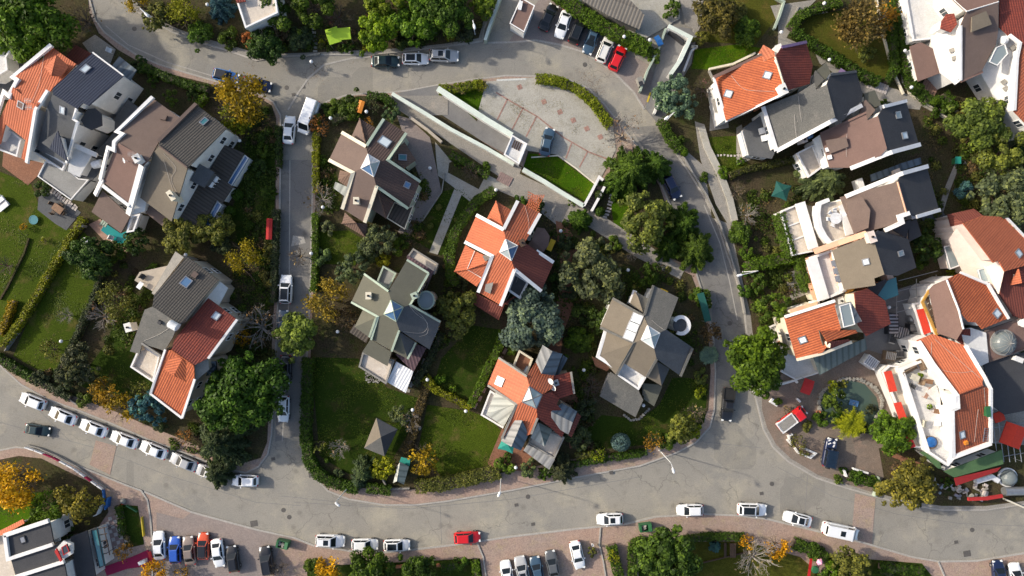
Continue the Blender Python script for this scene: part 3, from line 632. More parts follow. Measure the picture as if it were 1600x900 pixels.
h.r('tile_clay', '268,547,8.9 303,571,8.9 304,593,8 284,652,5.4 237,615,5.4 259,548,8.6')
h.r('tile_clay', '285,561,8.9 271,587,8.4 257,578,7.6 268,553,8.6', base=6, part='dormer_roof', win=False).r('tile_clay', '285,561,8.9 303,575,8.4 293,598,7.4 271,587,8.4', base=6, part='dormer_roof', win=False)
h.r('wall_concrete', '316,556,8 325,563,7.6 327,577,7.4 307,594,7.4 299,588,7.8 305,571,8', part='turret_roof'); h.r('window_glass', '327,565,6 337,564,5.6 339,578,5.2 322,588,5.8', part='bay_window')
h.par('white_trim', '259,546,8.7 236,615,5.5 285,653,5.5', .3, .3); h.par('white_trim', '371,499,6.3 326,560,8.5', .35, .3); h.par('white_trim', '305,592,8 285,653,5.5', .35, .3)
h.chim(262,538,1.0,1.3,1.2,'wall_concrete',.5).sky(338,494,.9,1.0).chim(298,622,.6,.8,.7,'wall_concrete',.5,False).ridge('tile_clay','268,547,8.95 303,571,8.95').done()
# --- central block
h = House('cross-shaped house with a brown tiled roof, cream trim and glass pyramid', 590, 270, 'mint_plaster')
h.r('shingle_brown', '534,208,6 572,229,8 575,241,8.6 564,263,8.6 552,270,8 514,250,6').r('tile_brown_shaded', '600,186,6 635,208,6 606,250,8 593,252,8.6 575,241,8.6 573,228,8')  # darker brown on wings facing away: shade set in the colour
h.r('tile_brown_shaded', '593,252,8.6 606,250,8 656,284,6 638,325,6 588,291,8 584,276,8.6').r('shingle_brown', '552,270,8 564,263,8.6 584,276,8.6 588,291,8 570,348,6 535,326,6')
h.r('shingle_brown', '562,185,4.6 571,224,7 549,214,4.8').r('tile_brown_shaded', '562,185,4.6 587,200,4.8 571,224,7')
h.r('shingle_brown', '589,297,7 603,341,4.6 580,327,4.8').r('tile_brown_shaded', '589,297,7 603,341,4.6 616,315,4.8')
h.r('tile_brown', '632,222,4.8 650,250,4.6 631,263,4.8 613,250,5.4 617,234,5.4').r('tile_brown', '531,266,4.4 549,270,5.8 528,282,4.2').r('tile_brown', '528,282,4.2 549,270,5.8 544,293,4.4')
h.r('seam_pale', '524,284,3 545,293,3 539,307,2.8 521,294,2.8', part='pergola')
h.r('tile_brown', '534,349,2.8 556,348,3.9 539,332,3.2', 3).r('tile_brown', '534,349,2.8 571,371,2.8 556,348,3.9', 3).r('tile_brown_shaded', '556,348,3.9 571,371,2.8 574,350,3.2', 3)
h.flat('plank_dark', '616,315 637,325 647,320 633,359 604,341', 2.8, 'cream_trim', .2, .15)
for q in ('534,207,6.1 572,229,8.1', '514,250,6.1 552,270,8.1 535,327,6.1', '589,291,8.1 570,348,6.1'): h.par('cream_trim', q, .5, .3)
for q in ('600,186,6.1 573,228,8.1', '635,208,6.1 606,250,8.1 657,284,6.1', '588,291,8.1 638,326,6.1'): h.par('mint_trim', q, .4, .3)
h.ridge('tile_brown', '562,185,4.7 571,224,7.1').ridge('tile_brown', '589,297,7.1 603,341,4.7').ridge('tile_brown', '534,349,2.9 556,348,4 571,371,2.9')
h.pyramid('575,241 593,252 584,276 564,263', 8.6, (578,256), 10.6, facets=('seam_white','roof_glass','deep_glass','white_paint'))
h.sky(601,222,1.6,1.3).sky(636,289,.8,.8,'skylight_blue').sky(629,246,.8,1.1,'teal_glass').chim(559,315,.7,.9,1.0,'cream_trim').chim(615,238,.6,1,1.2,'cream_trim').done()
h = House('cross-shaped house with a vivid orange tiled roof and pink fan canopy', 790, 400)
h.r('tile_orange', '744,337,6 787,359,8 790,373,8.6 781,394,8.6 769,400,8 726,378,6').r('tile_rust', '809,314,6 844,334,6 820,379,8.2 809,384,8.6 790,373,8.6 787,359,8')  # rust and maroon wings: the orange roof with its shade coloured in
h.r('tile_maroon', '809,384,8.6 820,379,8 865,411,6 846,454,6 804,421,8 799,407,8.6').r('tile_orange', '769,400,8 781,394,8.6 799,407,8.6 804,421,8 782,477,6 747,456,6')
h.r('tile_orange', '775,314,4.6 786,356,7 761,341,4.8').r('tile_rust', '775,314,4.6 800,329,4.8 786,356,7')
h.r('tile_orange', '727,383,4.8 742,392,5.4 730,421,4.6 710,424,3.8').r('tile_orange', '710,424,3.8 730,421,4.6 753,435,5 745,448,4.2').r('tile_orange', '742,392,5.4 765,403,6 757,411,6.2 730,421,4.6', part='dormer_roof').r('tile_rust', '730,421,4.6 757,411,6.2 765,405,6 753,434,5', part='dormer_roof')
h.r('tile_maroon', '744,458,3.6 782,478,3.6 790,472,3.4 779,500,2.7 733,471,2.7', part='lean_to_roof').r('tile_maroon', '826,447,3.2 845,455,3.2 828,470,2.8 812,485,2.7 787,474,3.2', part='lean_to_roof')
h.flat('slate_grey', '803,425 827,440 813,468 793,454', 4.2, 'white_trim', .7, .35)
A_ = '831,374,5.2'; fan = ['839,355,4.2', '851,357,4.2', '859,369,4.2', '857,383,4.2', '850,393,4.2', '839,395,4.2', '825,382,4.6']
for a, b in zip(fan, fan[1:]): h.r('shingle_mauve', f'{A_} {a} {b}', part='fan_canopy', win=False, th=.12)
for q in ('744,336,6.1 787,359,8.1', '726,378,6.1 769,400,8.1 747,457,6.1', '804,421,8.1 782,478,6.1', '809,314,6.1 787,358,8.1', '844,334,6.1 826,366,7.4', '838,392,7 865,410,6.1', '804,421,8.1 846,455,6.1'): h.par('white_trim', q, .5, .32)
h.ridge('tile_orange', '775,314,4.7 786,356,7.1').ridge('tile_orange', '710,424,3.9 730,421,4.7 757,411,6.3').ridge('white_trim', '742,392,5.5 730,421,4.7 752,434,5.1', .06)
h.pyramid('790,374 809,384 799,407 781,394', 8.6, (794,389), 10.4, facets=('roof_glass','skylight_blue','roof_glass','skylight_pale'))
h.chim(816,380,.7,.9,.9,'wood_dark',.4).chim(831,366,.7,.9,1.0,'cream_trim',.4).dish(827,372,.45).chim(761,402,.9,.7,.5,'wall_concrete',.5,False).wire('820,321 826,345 826,362').wire('810,420 807,440 790,470')
h.r('wall_concrete', '759,444,7 771,441,7.4 766,459,6.6 757,455,6.6', base=5, part='roof_hatch', win=False).done()
h = House('cross-shaped house with an olive-grey roof and blue glass pyramid', 620, 490, 'beige_plaster')
h.r('shingle_olive_lit', '569,429,6 607,455,8 611,469,8.6 600,491,8.6 591,495,8 549,472,6').r('shingle_olive', '636,406,6.4 670,427,6.4 641,476,8.2 630,480,8.6 611,469,8.6 607,455,8')  # sunward wings lighter, away wings olive to slate: light and shade coloured in
h.r('slate_grey', '630,480,8.6 641,476,8 688,503,6 671,546,6 624,516,8 619,502,8.6').r('shingle_olive_lit', '591,495,8 600,491,8.6 619,502,8.6 624,516,8 612,548,6 580,530,6.2')
h.r('shingle_olive_lit', '624,518,7.6 637,561,5 612,548,5.4').r('slate_grey', '624,518,7.6 650,535,5.2 637,561,5')
h.r('shingle_olive_lit', '588,496,6.8 554,511,4.8 567,484,5.4').r('shingle_olive', '588,496,6.8 577,527,5.2 554,511,4.8')
h.r('plank_dark', '554,506,3.2 577,525,3.2 572,536,2.9 546,519,2.9', part='lean_to_roof').r('shingle_olive', '579,530,4.4 612,550,4.4 605,572,3.8 566,550,3.8', part='shed_roof')
h.flat('beige_tiles', '567,550 617,562 604,600 561,573', 2.9, 'wall_concrete', .4).r('seam_white', '619,565,2.9 646,580,2.9 634,614,2.7 605,597,2.7', part='sheet_roof')
h.r('plank_plum', '618,554,3.3 650,537,3.3 666,544,3.3 646,581,3.1', part='lean_to_roof').flat('beige_tiles', '646,388 685,412 679,429 636,402', 3.0, 'wall_concrete', .4)
h.r('plank_plum', '636,398,4.6 678,424,4.6 664,455,4.6 672,428,4.6 636,406,4.6', part='lean_to_roof', walls=False).flat('grey_terrace', '599,415 620,427 608,452 589,440', 3.6, 'mint_trim', .4)
tr = ' '.join(f'{666+13.5*math.cos(a*math.pi/9):.1f},{469+15*math.sin(a*math.pi/9):.1f}' for a in range(18))
h.flat('grey_glass', tr, 5.6, 'mint_trim', .35, .2, part='turret_roof')
for q in ('569,428,6.1 607,455,8.1', '549,472,6.1 591,495,8.1 580,531,6.3', '670,427,6.5 641,476,8.3 688,503,6.1', '624,516,8.1 612,549,6.1', '588,496,7 577,527,5.4', '650,535,5.3 637,561,5.1', '636,406,6.5 670,427,6.5'): h.par('mint_trim', q, .3, .28)
h.pyramid('611,469 630,480 619,502 600,491', 8.6, (615,486), 10.8, facets=('deep_glass','deep_glass','deep_glass','white_paint'), bar='mint_trim')
h.chim(578,462,.7,.9,1.0,'cream_trim').chim(649,462,.8,.8,1.0,'mint_trim',.4).wire('640,478 650,490 668,505 660,520 630,518').wire('641,478 665,500 668,520 655,526').done()
h = House('cross-shaped house with a salmon tiled roof and grey metal dormers', 835, 640, 'beige_plaster')
h.r('tile_salmon', '779,559,6 823,588,8 827,603,8.6 816,628,8.6 807,632,8 762,601,6').r('tile_rust', '823,588,8 837,566,6.6 866,584,6.6 863,607,8 848,616,8.6 827,603,8.6')  # rust and red wings: the salmon roof with shade put into colour
h.r('seam_grey', '837,565,7.4 848,539,6 863,549,7 846,584,8.2', part='dormer_roof').r('seam_blue', '863,549,7 879,553,5.8 867,587,6.6 846,584,8.2', part='dormer_roof')  # blue dormer side: grey metal with shade put into its colour
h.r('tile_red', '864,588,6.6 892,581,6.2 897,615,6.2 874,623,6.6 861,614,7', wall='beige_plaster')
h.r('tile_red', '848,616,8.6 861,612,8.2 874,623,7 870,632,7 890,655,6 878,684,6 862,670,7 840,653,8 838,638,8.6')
h.r('seam_blue', '861,643,7.6 878,630,6 902,643,5.8 895,660,7', part='dormer_roof').r('seam_grey', '861,643,7.6 895,660,7 888,679,5.8 862,664,6.8', part='dormer_roof')  # upper side coloured blue for shade, lower side grey for sun
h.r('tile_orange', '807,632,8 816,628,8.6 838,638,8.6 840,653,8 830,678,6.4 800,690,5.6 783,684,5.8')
h.r('seam_grey', '797,657,6.6 816,657,8 799,698,6.6 783,689,5.4', part='dormer_roof').r('seam_blue', '816,657,8 826,679,6.4 814,704,5.4 799,698,6.6', part='dormer_roof')  # blue right side is shade painted on the same grey metal
h.r('seam_pale', '841,660,6.6 829,684,4.8 851,698,4.6').r('seam_green', '841,660,6.6 863,671,4.8 851,698,4.6')  # pale and green faces of one metal hip: sun and shade coloured in
h.flat('beige_tiles', '840,664 882,683 866,717 825,692', 2.9, 'wall_concrete', .35).r('seam_grey', '825,694,3 867,718,3 858,734,2.6 818,704,2.6', part='lean_to_roof')
h.r('seam_pale', '774,613,5 805,632,6.4 760,647,4.2').r('seam_pale', '760,647,4.2 806,632,6.4 787,667,4.6').flat('white_terrace', '766,609 800,632 786,669 751,648', 3.2, 'white_trim', .3)
h.flat('brick_path', '811,546 833,560 823,588 801,572', 4.0, 'cream_trim', .5, .3).r('seam_blue', '880,555,4 887,560,4 872,588,4 868,586,4', part='lean_to_roof')
h.r('tile_maroon', '902,645,3 908,650,2.8 893,684,2.8 888,680,3', part='lean_to_roof')
for q in ('779,559,6.1 823,588,8.1', '762,602,6.1 807,632,8.1 784,685,5.9', '840,653,8.1 830,678,6.5', '892,581,6.3 897,615,6.3'): h.par('wall_concrete', q, .3, .28)
h.pyramid('827,604 847,617 838,638 816,628', 8.6, (832,623), 10.4, facets=('roof_glass','skylight_pale','roof_glass','skylight_pale'), bar='grey_metal')
h.sky(781,596,1.2,1.1).sky(822,578,.5,1.1).chim(868,597,.7,.7,.9,'grey_metal',.3).dish(861,594,.5).dish(865,604,.5).done()
h = House('cross-shaped house with a taupe roof, white glass pyramid and ring terrace', 1000, 550)
h.r('shingle_taupe', '957,467,6 1006,494,8 1012,508,8.6 1002,531,8.6 991,535,8 938,511,6').r('shingle_grey', '1021,446,6 1060,465,6 1041,515,8.2 1031,520,8.6 1012,508,8.6 1007,492,8')  # grey and slate slopes: the taupe roof with shade put into colour
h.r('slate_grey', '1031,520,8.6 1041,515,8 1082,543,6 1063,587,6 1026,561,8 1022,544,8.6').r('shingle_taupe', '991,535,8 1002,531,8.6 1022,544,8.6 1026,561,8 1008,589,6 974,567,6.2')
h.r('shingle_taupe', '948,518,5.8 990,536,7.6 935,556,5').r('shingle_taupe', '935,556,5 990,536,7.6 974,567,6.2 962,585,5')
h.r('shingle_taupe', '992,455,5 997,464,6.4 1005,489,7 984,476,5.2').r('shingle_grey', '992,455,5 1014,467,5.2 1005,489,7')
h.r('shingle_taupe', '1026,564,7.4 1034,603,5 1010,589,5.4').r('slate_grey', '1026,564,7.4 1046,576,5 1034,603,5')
h.flat('white_terrace', '974,567 1009,589 997,609 962,585', 4.4, 'white_trim', .5, .3).r('shingle_grey', '954,581,3.8 997,609,3.8 1005,625,3.4 993,652,2.9 937,619,2.9', part='shed_roof')
h.r('shingle_olive', '1005,599,3.2 1029,601,3.2 1035,604,3.2 1022,635,2.8 1006,624,3', part='shed_roof').r('brick_path', '925,557,2 955,574,2 948,580,1.8 930,572,1.8', part='terrace')
tr = ' '.join(f'{1063+11*math.cos(a*math.pi/10):.1f},{508+12*math.sin(a*math.pi/10):.1f}' for a in range(20))
h.flat('slate_grey', tr, 5.4, None, part='terrace'); rp = [W(1063+12*math.cos(a*math.pi/12), 508+13*math.sin(a*math.pi/12), 5.3) for a in range(-10, 9)]; h.mb('parapet', 'white_trim').strip(rp, .5, .7)
for q in ('957,466,6.1 1006,494,8.1', '938,512,6.1 991,536,8.1 963,586,5.2', '1026,561,8.1 1010,589,6.1', '1082,544,6.1 1063,588,6.1', '1021,446,6.1 1007,492,8.1'): h.par('shingle_grey', q, .35, .25)
h.par('white_trim', '946,517,5.6 934,557,5 962,575,5', .5, .3); h.par('white_trim', '985,474,4.8 992,454,4.9', .6, .3)
h.pyramid('1012,509 1031,521 1022,544 1002,531', 8.6, (1017,526), 10.2, facets=('skylight_pale','roof_glass','skylight_pale','roof_glass'))
for x, y in ((995,498), (989,511), (984,524)): h.sky(x, y, 1.3, 1.5)
h.chim(1050,500,.8,.9,1.0,'cream_trim').dish(1050,505,.4).wire('1018,500 1030,510 1040,515 1048,502').done()
# --- east terrace row
h = House('orange tiled end house of the eastern row beside the silver cedar', 1190, 130)
h.r('tile_clay', '1116,122,6.2 1190,87,6.2 1193,96,6.6 1211,89,9 1225,134,9 1216,150,8.8 1135,188,6.2').r('tile_red', '1211,89,9 1221,74,8.4 1260,67,6.4 1270,102,6.2 1265,131,6.2 1229,141,8.8 1225,134,9')  # dark red east slope: shade on the orange tiles put into colour
h.par('shingle_mauve', '1115,121,6.3 1190,86,6.3', .5, .3); h.par('white_trim', '1115,121,6.3 1135,189,6.3 1217,150,8.8', .3, .25); h.par('purple_canvas', '1221,74,8.5 1260,66,6.5', .4, .3); h.ridge('cream_trim', '1211,89,9.05 1225,134,9.05', .14)
h.r('tile_salmon', '1186,82,4.6 1193,70,4.6 1210,80,4.6 1211,88,5.4 1194,95,5', part='porch_roof'); h.chim(1213,79,.8,1,1,'white_plaster',.4,False).chim(1219,143,.8,1.4,1.2,'white_plaster',.4).chim(1183,168,.6,.7,1,'terracotta',.4)
h.sky(1199,118,1,1).sky(1138,147,1,1).tank(1226,137,.4,.9,.4,'grey_metal').wire('1142,118 1160,138 1180,142 1210,143').r('wall_concrete', '1112,156,3 1126,150,3 1132,170,3 1118,176,3', part='terrace').done()
h = House('grey shingled second house of the eastern row with cables across its roof', 1270, 180)
h.r('shingle_grey', '1193,167,6.2 1248,145,8 1273,129,8.6 1275,140,8.8 1292,132,9 1305,183,9 1295,190,8.8 1212,235,6.2').r('shingle_dark', '1292,132,9 1297,118,8.6 1338,113,6.2 1348,147,6.2 1345,164,6.2 1314,191,8.6 1305,183,9')  # near-black east slope: shade of the grey roof set in its colour
h.r('slate_grey', '1192,178,3.6 1161,200,3.4 1171,243,3.4 1206,248,3.6 1212,236,3.6', part='lean_to_roof').flat('deep_glass', '1158,205 1163,202 1174,240 1168,243', 2.6, 'white_trim', .15, .15, part='glass_canopy')
h.r('shingle_olive', '1273,112,5.6 1291,98,5.4 1298,114,5.6 1290,124,6', part='porch_roof').r('shingle_grey', '1268,128,6 1274,110,6 1288,124,6 1275,138,6', part='porch_roof')
h.par('white_trim', '1192,167,6.3 1213,236,6.3', .5, .35); h.par('white_trim', '1213,236,6.3 1296,191,8.9 1346,165,6.3', .6, .35); h.par('slate_grey', '1297,117,8.7 1338,112,6.3', .35, .25)
h.r('purple_canvas', '1309,114,5 1314,106,5 1324,113,5', part='awning', walls=False, th=.05); h.chim(1293,125,.9,1.2,1,'white_plaster',.3,False).chim(1303,190,.9,1.6,1,'white_plaster',.35,False).tank(1262,214,.4,.8,.4,'deep_glass').chim(1253,220,.7,.8,.8,'pink_plaster',.3)
h.wire('1248,143 1241,180 1244,215').wire('1248,143 1246,190 1253,215').wire('1247,150 1252,190 1262,212').wire('1211,224 1240,220 1280,200 1300,188').wire('1300,185 1330,175 1344,160')
for x, y in ((1190, 205), (1194, 216)): h.hatch(x, y, .9, 'white_paint')
h.done()
h = House('mauve third house of the eastern row, shaded slope charcoal, with two skylights', 1360, 215)
h.r('shingle_mauve', '1282,210,6.2 1353,176,8.4 1355,188,8.6 1372,181,9 1386,232,9 1377,243,8.8 1329,262,7.4 1297,262,6.2').r('shingle_dark', '1372,181,9 1380,168,8.6 1416,159,6.2 1436,226,6.2 1392,237,8.6 1386,232,9')  # charcoal east slope: shade on the mauve roof put into its colour
h.r('shingle_brown', '1347,160,6 1353,156,6 1368,172,6.4 1355,187,6.4 1343,178,6', part='porch_roof').r('shingle_olive', '1350,146,5.2 1367,141,5.2 1377,164,5.2 1366,168,5.6 1352,156,5.6', part='porch_roof')
h.par('shingle_mauve', '1282,209,6.3 1353,176,8.5', .3, .25); h.par('white_trim', '1380,167,8.7 1416,158,6.3', .45, .35); h.par('white_trim', '1329,263,7.4 1392,238,8.7 1437,226,6.3', .6, .4)
h.r('shingle_brown', '1290,219,7 1322,214,7.9 1326,229,7.8 1298,240,6.8', base=6, part='dormer_roof', win=False).flat('beige_tiles', '1243,240 1270,226 1284,262 1262,278', 3.0, 'white_trim', .4).r('white_plaster', '1270,218,4.2 1282,210,5 1297,260,5 1286,264,4.2', part='wall_cap')
h.chim(1375,174,1,1.3,1,'white_plaster',.3,False).chim(1383,236,.9,1.6,.9,'white_plaster',.3,False).sky(1403,180,.9,1,'grey_glass').sky(1413,212,.9,1).dish(1334,179,.5).wire('1334,180 1323,210 1322,245').hatch(1293,234,.6,'white_paint').hatch(1296,246,.6,'white_paint').done()
h = House('white terraced fourth house of the eastern row with a curved balcony and round table', 1380, 310)
h.r('shingle_brown', '1313,308,6.2 1402,284,9 1416,333,9 1400,350,8.6 1336,367,6.2').r('shingle_dark', '1402,284,9 1409,272,8.6 1448,260,6.2 1467,327,6.2 1431,338,8.4 1416,333,9')  # east slope charcoal: the brown roof with shade coloured in
h.r('shingle_brown', '1322,315,7 1347,308,8 1360,328,8.2 1357,356,8 1335,365,6.9', base=6, part='dormer_roof', win=False)
h.par('white_trim', '1321,307,6.4 1409,271,8.7 1449,260,6.3', .6, .4); h.par('white_trim', '1382,360,7.8 1408,348,8.6 1405,338,8.9 1420,333,8.9', .6, .4); h.par('white_trim', '1431,339,8.4 1468,328,6.3', .5, .4)
h.ridge('peach_plaster', '1402,284,9.05 1416,333,9.05', .13); tp = '1277,319 1275,334 1278,355 1286,370 1295,381 1335,367 1321,313'
h.flat('beige_tiles', tp, 5.2); h.mb('parapet', 'white_trim').strip([W(x, y, 5.1) for x, y in ((1292,313),(1277,319),(1275,334),(1278,355),(1286,370),(1295,381),(1318,374))], .55, .8)
h.r('white_plaster', '1311,322,5.9 1322,316,5.9 1335,365,5.9 1322,368,5.9', part='wall_cap').r('shingle_taupe', '1257,320,3.4 1270,322,3.4 1290,382,3.4 1274,388,3.4', part='lean_to_roof')
h.flat('beige_tiles', '1218,331 1250,317 1276,392 1236,400', 3.0, 'white_trim', .35, .2); h.par('white_trim', '1249,317,3.6 1270,388,3.6', 1.4, .5); h.par('white_trim', '1230,354,3.1 1252,346,3.1', .2, .12); h.par('white_trim', '1237,376,3.1 1258,368,3.1', .2, .12)
h.chim(1398,274,.9,1.5,.8,'pink_plaster',.35).tank(1405,274,.45,.8,.4,'grey_metal').chim(1341,288,.7,1.4,.7,'white_plaster',.3,False).chim(1424,336,1,1.1,.7,'white_plaster',.3,False)
h.r('seam_blue', '1360,273,3.2 1404,257,3.2 1406,268,3.2 1362,284,3.2', part='glass_canopy', walls=False).r('seam_blue', '1405,256,3.2 1438,246,3.2 1440,256,3.2 1407,267,3.2', part='glass_canopy', walls=False)
h.r('shingle_dark', '1393,358,5.4 1424,342,5.6 1416,372,5', part='porch_roof').r('shingle_dark', '1420,348,5 1432,342,5 1440,368,4.6 1420,378,4.6', part='porch_roof').done()
h = House('taupe fifth house of the eastern row, shaded slope charcoal, with a peach parapet', 1350, 410, 'peach_plaster')
h.r('shingle_taupe', '1301,391,6.2 1363,367,9 1382,429,9 1366,435,8.6 1368,446,8.5 1320,453,6.2').r('shingle_dark', '1363,367,9 1372,360,8.6 1419,373,6.2 1432,418,6.2 1402,431,8 1382,429,9')  # charcoal is painted shade on the taupe roof's east slope
h.flat('white_terrace', '1264,402 1301,390 1320,455 1283,470', 4.2, 'white_trim', .6, .3); h.par('white_trim', '1267,404,4.6 1286,468,4.6', 1.6, .5); h.r('white_plaster', '1299,391,5.4 1304,391,5.6 1322,453,5.6 1313,455,5.4', part='wall_cap')
h.par('peach_plaster', '1272,393,5 1308,380,6 1352,365,8.6', .8, .5); h.chim(1357,371,.9,1.5,.9,'pink_plaster',.35).chim(1311,379,.7,1.2,.9,'pink_plaster',.35).chim(1386,434,.8,1.2,.8,'pink_plaster',.2,False)
h.r('ochre_paint', '1320,452,4.6 1334,447,5 1335,453,5 1322,459,4.6', part='awning', walls=False)
h.r('teal_glass', '1372,461,4 1383,440,4.4 1400,433,4.4 1404,461,4 1383,469,3.8', part='glass_canopy', wall='slate_grey').r('shingle_dark', '1360,447,5 1384,436,5 1386,440,5 1372,461,4.6 1350,455,4.6', part='porch_roof')
h.sky(1353,409,.8,.8).sky(1407,396,.7,1,'grey_glass'); [h.hatch(x, y, .9, 'grey_metal') for x, y in ((1304, 411), (1307, 423), (1310, 435))]; h.done()
h = House('orange tiled sixth house of the eastern row with a tilted gable over grey metal roofing', 1300, 510, 'cream_trim')
h.r('tile_clay', '1226,496,6 1304,471,8.2 1315,512,8.4 1285,551,6.6 1245,562,6').r('tile_red', '1335,457,8 1356,451,7 1383,470,6.2 1392,506,6.2 1354,525,6.6 1341,508,8')  # dark red east slope carries the orange roof's shade in its colour
h.r('seam_grey', '1305,477,8.6 1330,471,8.6 1347,502,8.6 1315,513,8.4', base=6).flat('grey_glass', '1311,478 1328,473 1336,507 1318,512', 9.2, 'white_trim', .1, .12, part='roof_light', walls=False)
h.r('tile_clay', '1282,517,8.4 1337,515,7.6 1340,520,7.4 1293,534,8.4', base=5.8, part='gable_roof').r('tile_red', '1293,534,8.4 1326,530,7 1330,534,6.4 1292,549,6.4', base=5.6, part='gable_roof').r('shingle_taupe', '1280,516,8.3 1293,534,8.3 1290,550,6.2 1283,530,6.4', part='gable_roof')  # lower gable slope darker red, its shade put into the tile colour
h.r('seam_green', '1271,558,3.2 1352,529,3.6 1355,546,3.2 1281,586,2.7', part='lean_to_roof').flat('white_terrace', '1201,510 1227,500 1246,562 1271,557 1281,582 1243,594 1220,581', .5, 'white_trim', .35, .2, part='terrace', win=False)
h.par('white_trim', '1226,495,6.1 1304,470,8.3', .4, .3); h.par('cream_trim', '1245,562,6.1 1285,552,6.6 1330,534,6.4', .4, .35); h.sky(1254,531,.9,1).chim(1309,470,.8,1.1,1,'white_plaster',.3).chim(1273,475,.8,1,.6,'white_plaster',.3,False)
h.r('wall_concrete', '1219,514,3 1229,513,3 1236,538,3 1226,541,3', part='balcony'); h.flat('peach_plaster', '1234,484 1278,471 1276,478 1236,490', 4, None); h.flat('peach_plaster', '1262,443 1281,440 1284,468 1272,470', 2.6, None); h.done()
# --- south-east corner: restaurant and neighbours
h = House('white hillside restaurant with an orange tiled roof and a furnished white roof deck', 1480, 640, name='restaurant', cat='restaurant')
h.r('tile_orange', '1433,532,6.4 1458,522,6.4 1508,540,7.6 1536,587,8.6 1535,602,9 1494,617,9 1455,567,7.6').r('tile_rust', '1494,617,9 1535,602,9 1546,608,8.6 1546,692,6.2 1489,713,6.2 1486,640,8 1494,636,8.6')  # brick tone of the lower slope is shade put into the orange
h.flat('white_terrace', '1404,575 1440,560 1457,570 1476,606 1486,640 1489,713 1477,727 1446,706', 4.0, 'white_trim', .7, .35)
h.par('white_trim', '1434,533,6.5 1456,568,7.7 1494,618,9 1495,637,8.7 1486,641,8.1 1488,714,6.3', .6, .4); h.par('white_trim', '1508,540,7.7 1536,587,8.7 1547,608,8.7 1547,692,6.3', .4, .4); h.par('white_trim', '1488,714,6.3 1547,692,6.3', .6, .4)
h.r('white_plaster', '1460,575,4.9 1474,606,4.9 1483,640,4.9 1472,650,4.9 1468,610,4.9', part='wall_cap'); h.r('white_terrace', '1447,612,4.9 1463,602,4.9 1474,633,4.9 1473,640,4.9', part='rooflight')
h.flat('beige_plaster', '1377,580 1388,570 1408,572 1446,700 1425,698', 2.6, 'white_trim', .4)
for q in ('1381,581 1393,579 1402,611 1390,613', '1396,630 1408,628 1418,656 1406,658', '1414,682 1422,677 1431,698 1421,701'): h.r('scarlet_canvas' if q[:4] != '1414' else 'red_tarp', q, 3.6, part='awning', walls=False, th=.06)
h.r('green_felt', '1475,737,3 1566,703,3 1568,725,2.8 1491,746,2.8', part='flat_roof').r('green_felt', '1437,706,2.8 1462,705,2.8 1472,733,2.8 1466,732,2.8', part='flat_roof').r('red_tarp', '1491,747,2.7 1564,730,2.7 1558,737,2.2 1494,759,2.2', part='awning', walls=False, th=.06)
h.ridge('tile_rust', '1494,617,9.05 1535,602,9.05', .14); h.dish(1548,601,.7).dish(1552,604,.5).dish(1541,603,.45).tank(1540,603,.5,.9,1.2).sky(1503,679,.7,1.1).hatch(1508,691,.5,'orange_canvas').chim(1540,642,.5,1.4,.5,'green_paint',.1,False)
h.wire('1455,535 1458,570 1490,582 1520,580').wire('1460,530 1495,560 1530,590').wire('1538,600 1528,640 1522,690').wire('1537,606 1540,640 1545,660')
f = MB(); p0, p1 = h.hit(1541,668)[0], h.hit(1538,690)[0]
for s_ in (-.3, .3): f.tube([p0+Vector((s_, 0, .15)), p1+Vector((s_, 0, .15))], .05, 5)
for k in range(8): q = p0.lerp(p1, (k+.5)/8)+Vector((0, 0, .15)); f.tube([q-Vector((.3, 0, 0)), q+Vector((.3, 0, 0))], .035, 4)
f.build('roof_ladder', 'grey_metal', h.root); h.done()
h = House('orange and mauve roofed building with a glass dome beside the restaurant', 1510, 490)
h.r('shingle_mauve', '1452,453,6 1460,445,6 1479,437,7.6 1498,485,8 1505,514,7.8 1495,531,7 1466,521,5.8').r('tile_clay', '1479,437,7.6 1500,427,6.4 1543,445,6.2 1574,498,6.2 1535,514,7.8 1526,504,7.9 1514,503,7.9 1497,483,8')
h.flat('shingle_mauve', '1537,517 1594,497 1608,520 1610,543 1545,566', 5.4, 'shingle_brown', .2, .2, part='flat_roof'); h.r('shingle_dark', '1537,568,5 1610,548,5 1612,640,4.4 1570,648,4.4 1549,633,4.6', part='shed_roof').r('shingle_mauve', '1570,630,4.5 1582,618,4.6 1592,640,4.3 1575,646,4.3', part='shed_roof', walls=False)
h.r('white_plaster', '1500,515,5.8 1517,512,5.8 1541,520,5.8 1545,566,5.6 1530,573,5.6 1509,541,5.8', part='flat_roof'); h.r('tile_red', '1494,531,5.4 1504,514,6.2 1516,514,6.2 1517,534,5.4 1506,540,5.2', part='porch_roof', base=5)
h.par('ochre_paint', '1452,453,5.6 1441,472,5 1464,523,5', .35, .25); h.r('cream_trim', '1441,472,4.6 1453,455,5 1466,521,5 1461,524,4.6', part='veranda'); h.r('scarlet_canvas', '1432,484 1443,482 1455,519 1444,523', 3.8, part='awning', walls=False, th=.06); h.flat('white_terrace', '1424,474 1442,471 1462,526 1444,532', 2.8, 'white_trim', .3)
for k in range(5):
    t = k/4.5; h.r('wood_dark', f'{1446+14*t:.1f},{466+44*t:.1f} {1450+14*t:.1f},{463+44*t:.1f} {1453+14*t:.1f},{471+44*t:.1f} {1449+14*t:.1f},{474+44*t:.1f}', 5.15, part='veranda_window', walls=False, th=.08)
h.par('white_trim', '1500,426,6.5 1543,444,6.3 1575,498,6.3', .35, .35); h.ridge('white_trim', '1479,437,7.7 1498,485,8.1 1505,514,7.9', .14); h.sky(1557,490,1,1.1).tank(1593,504,.6,.9,.3).chim(1587,561,.6,1.2,.6,'white_plaster',1.2,False)
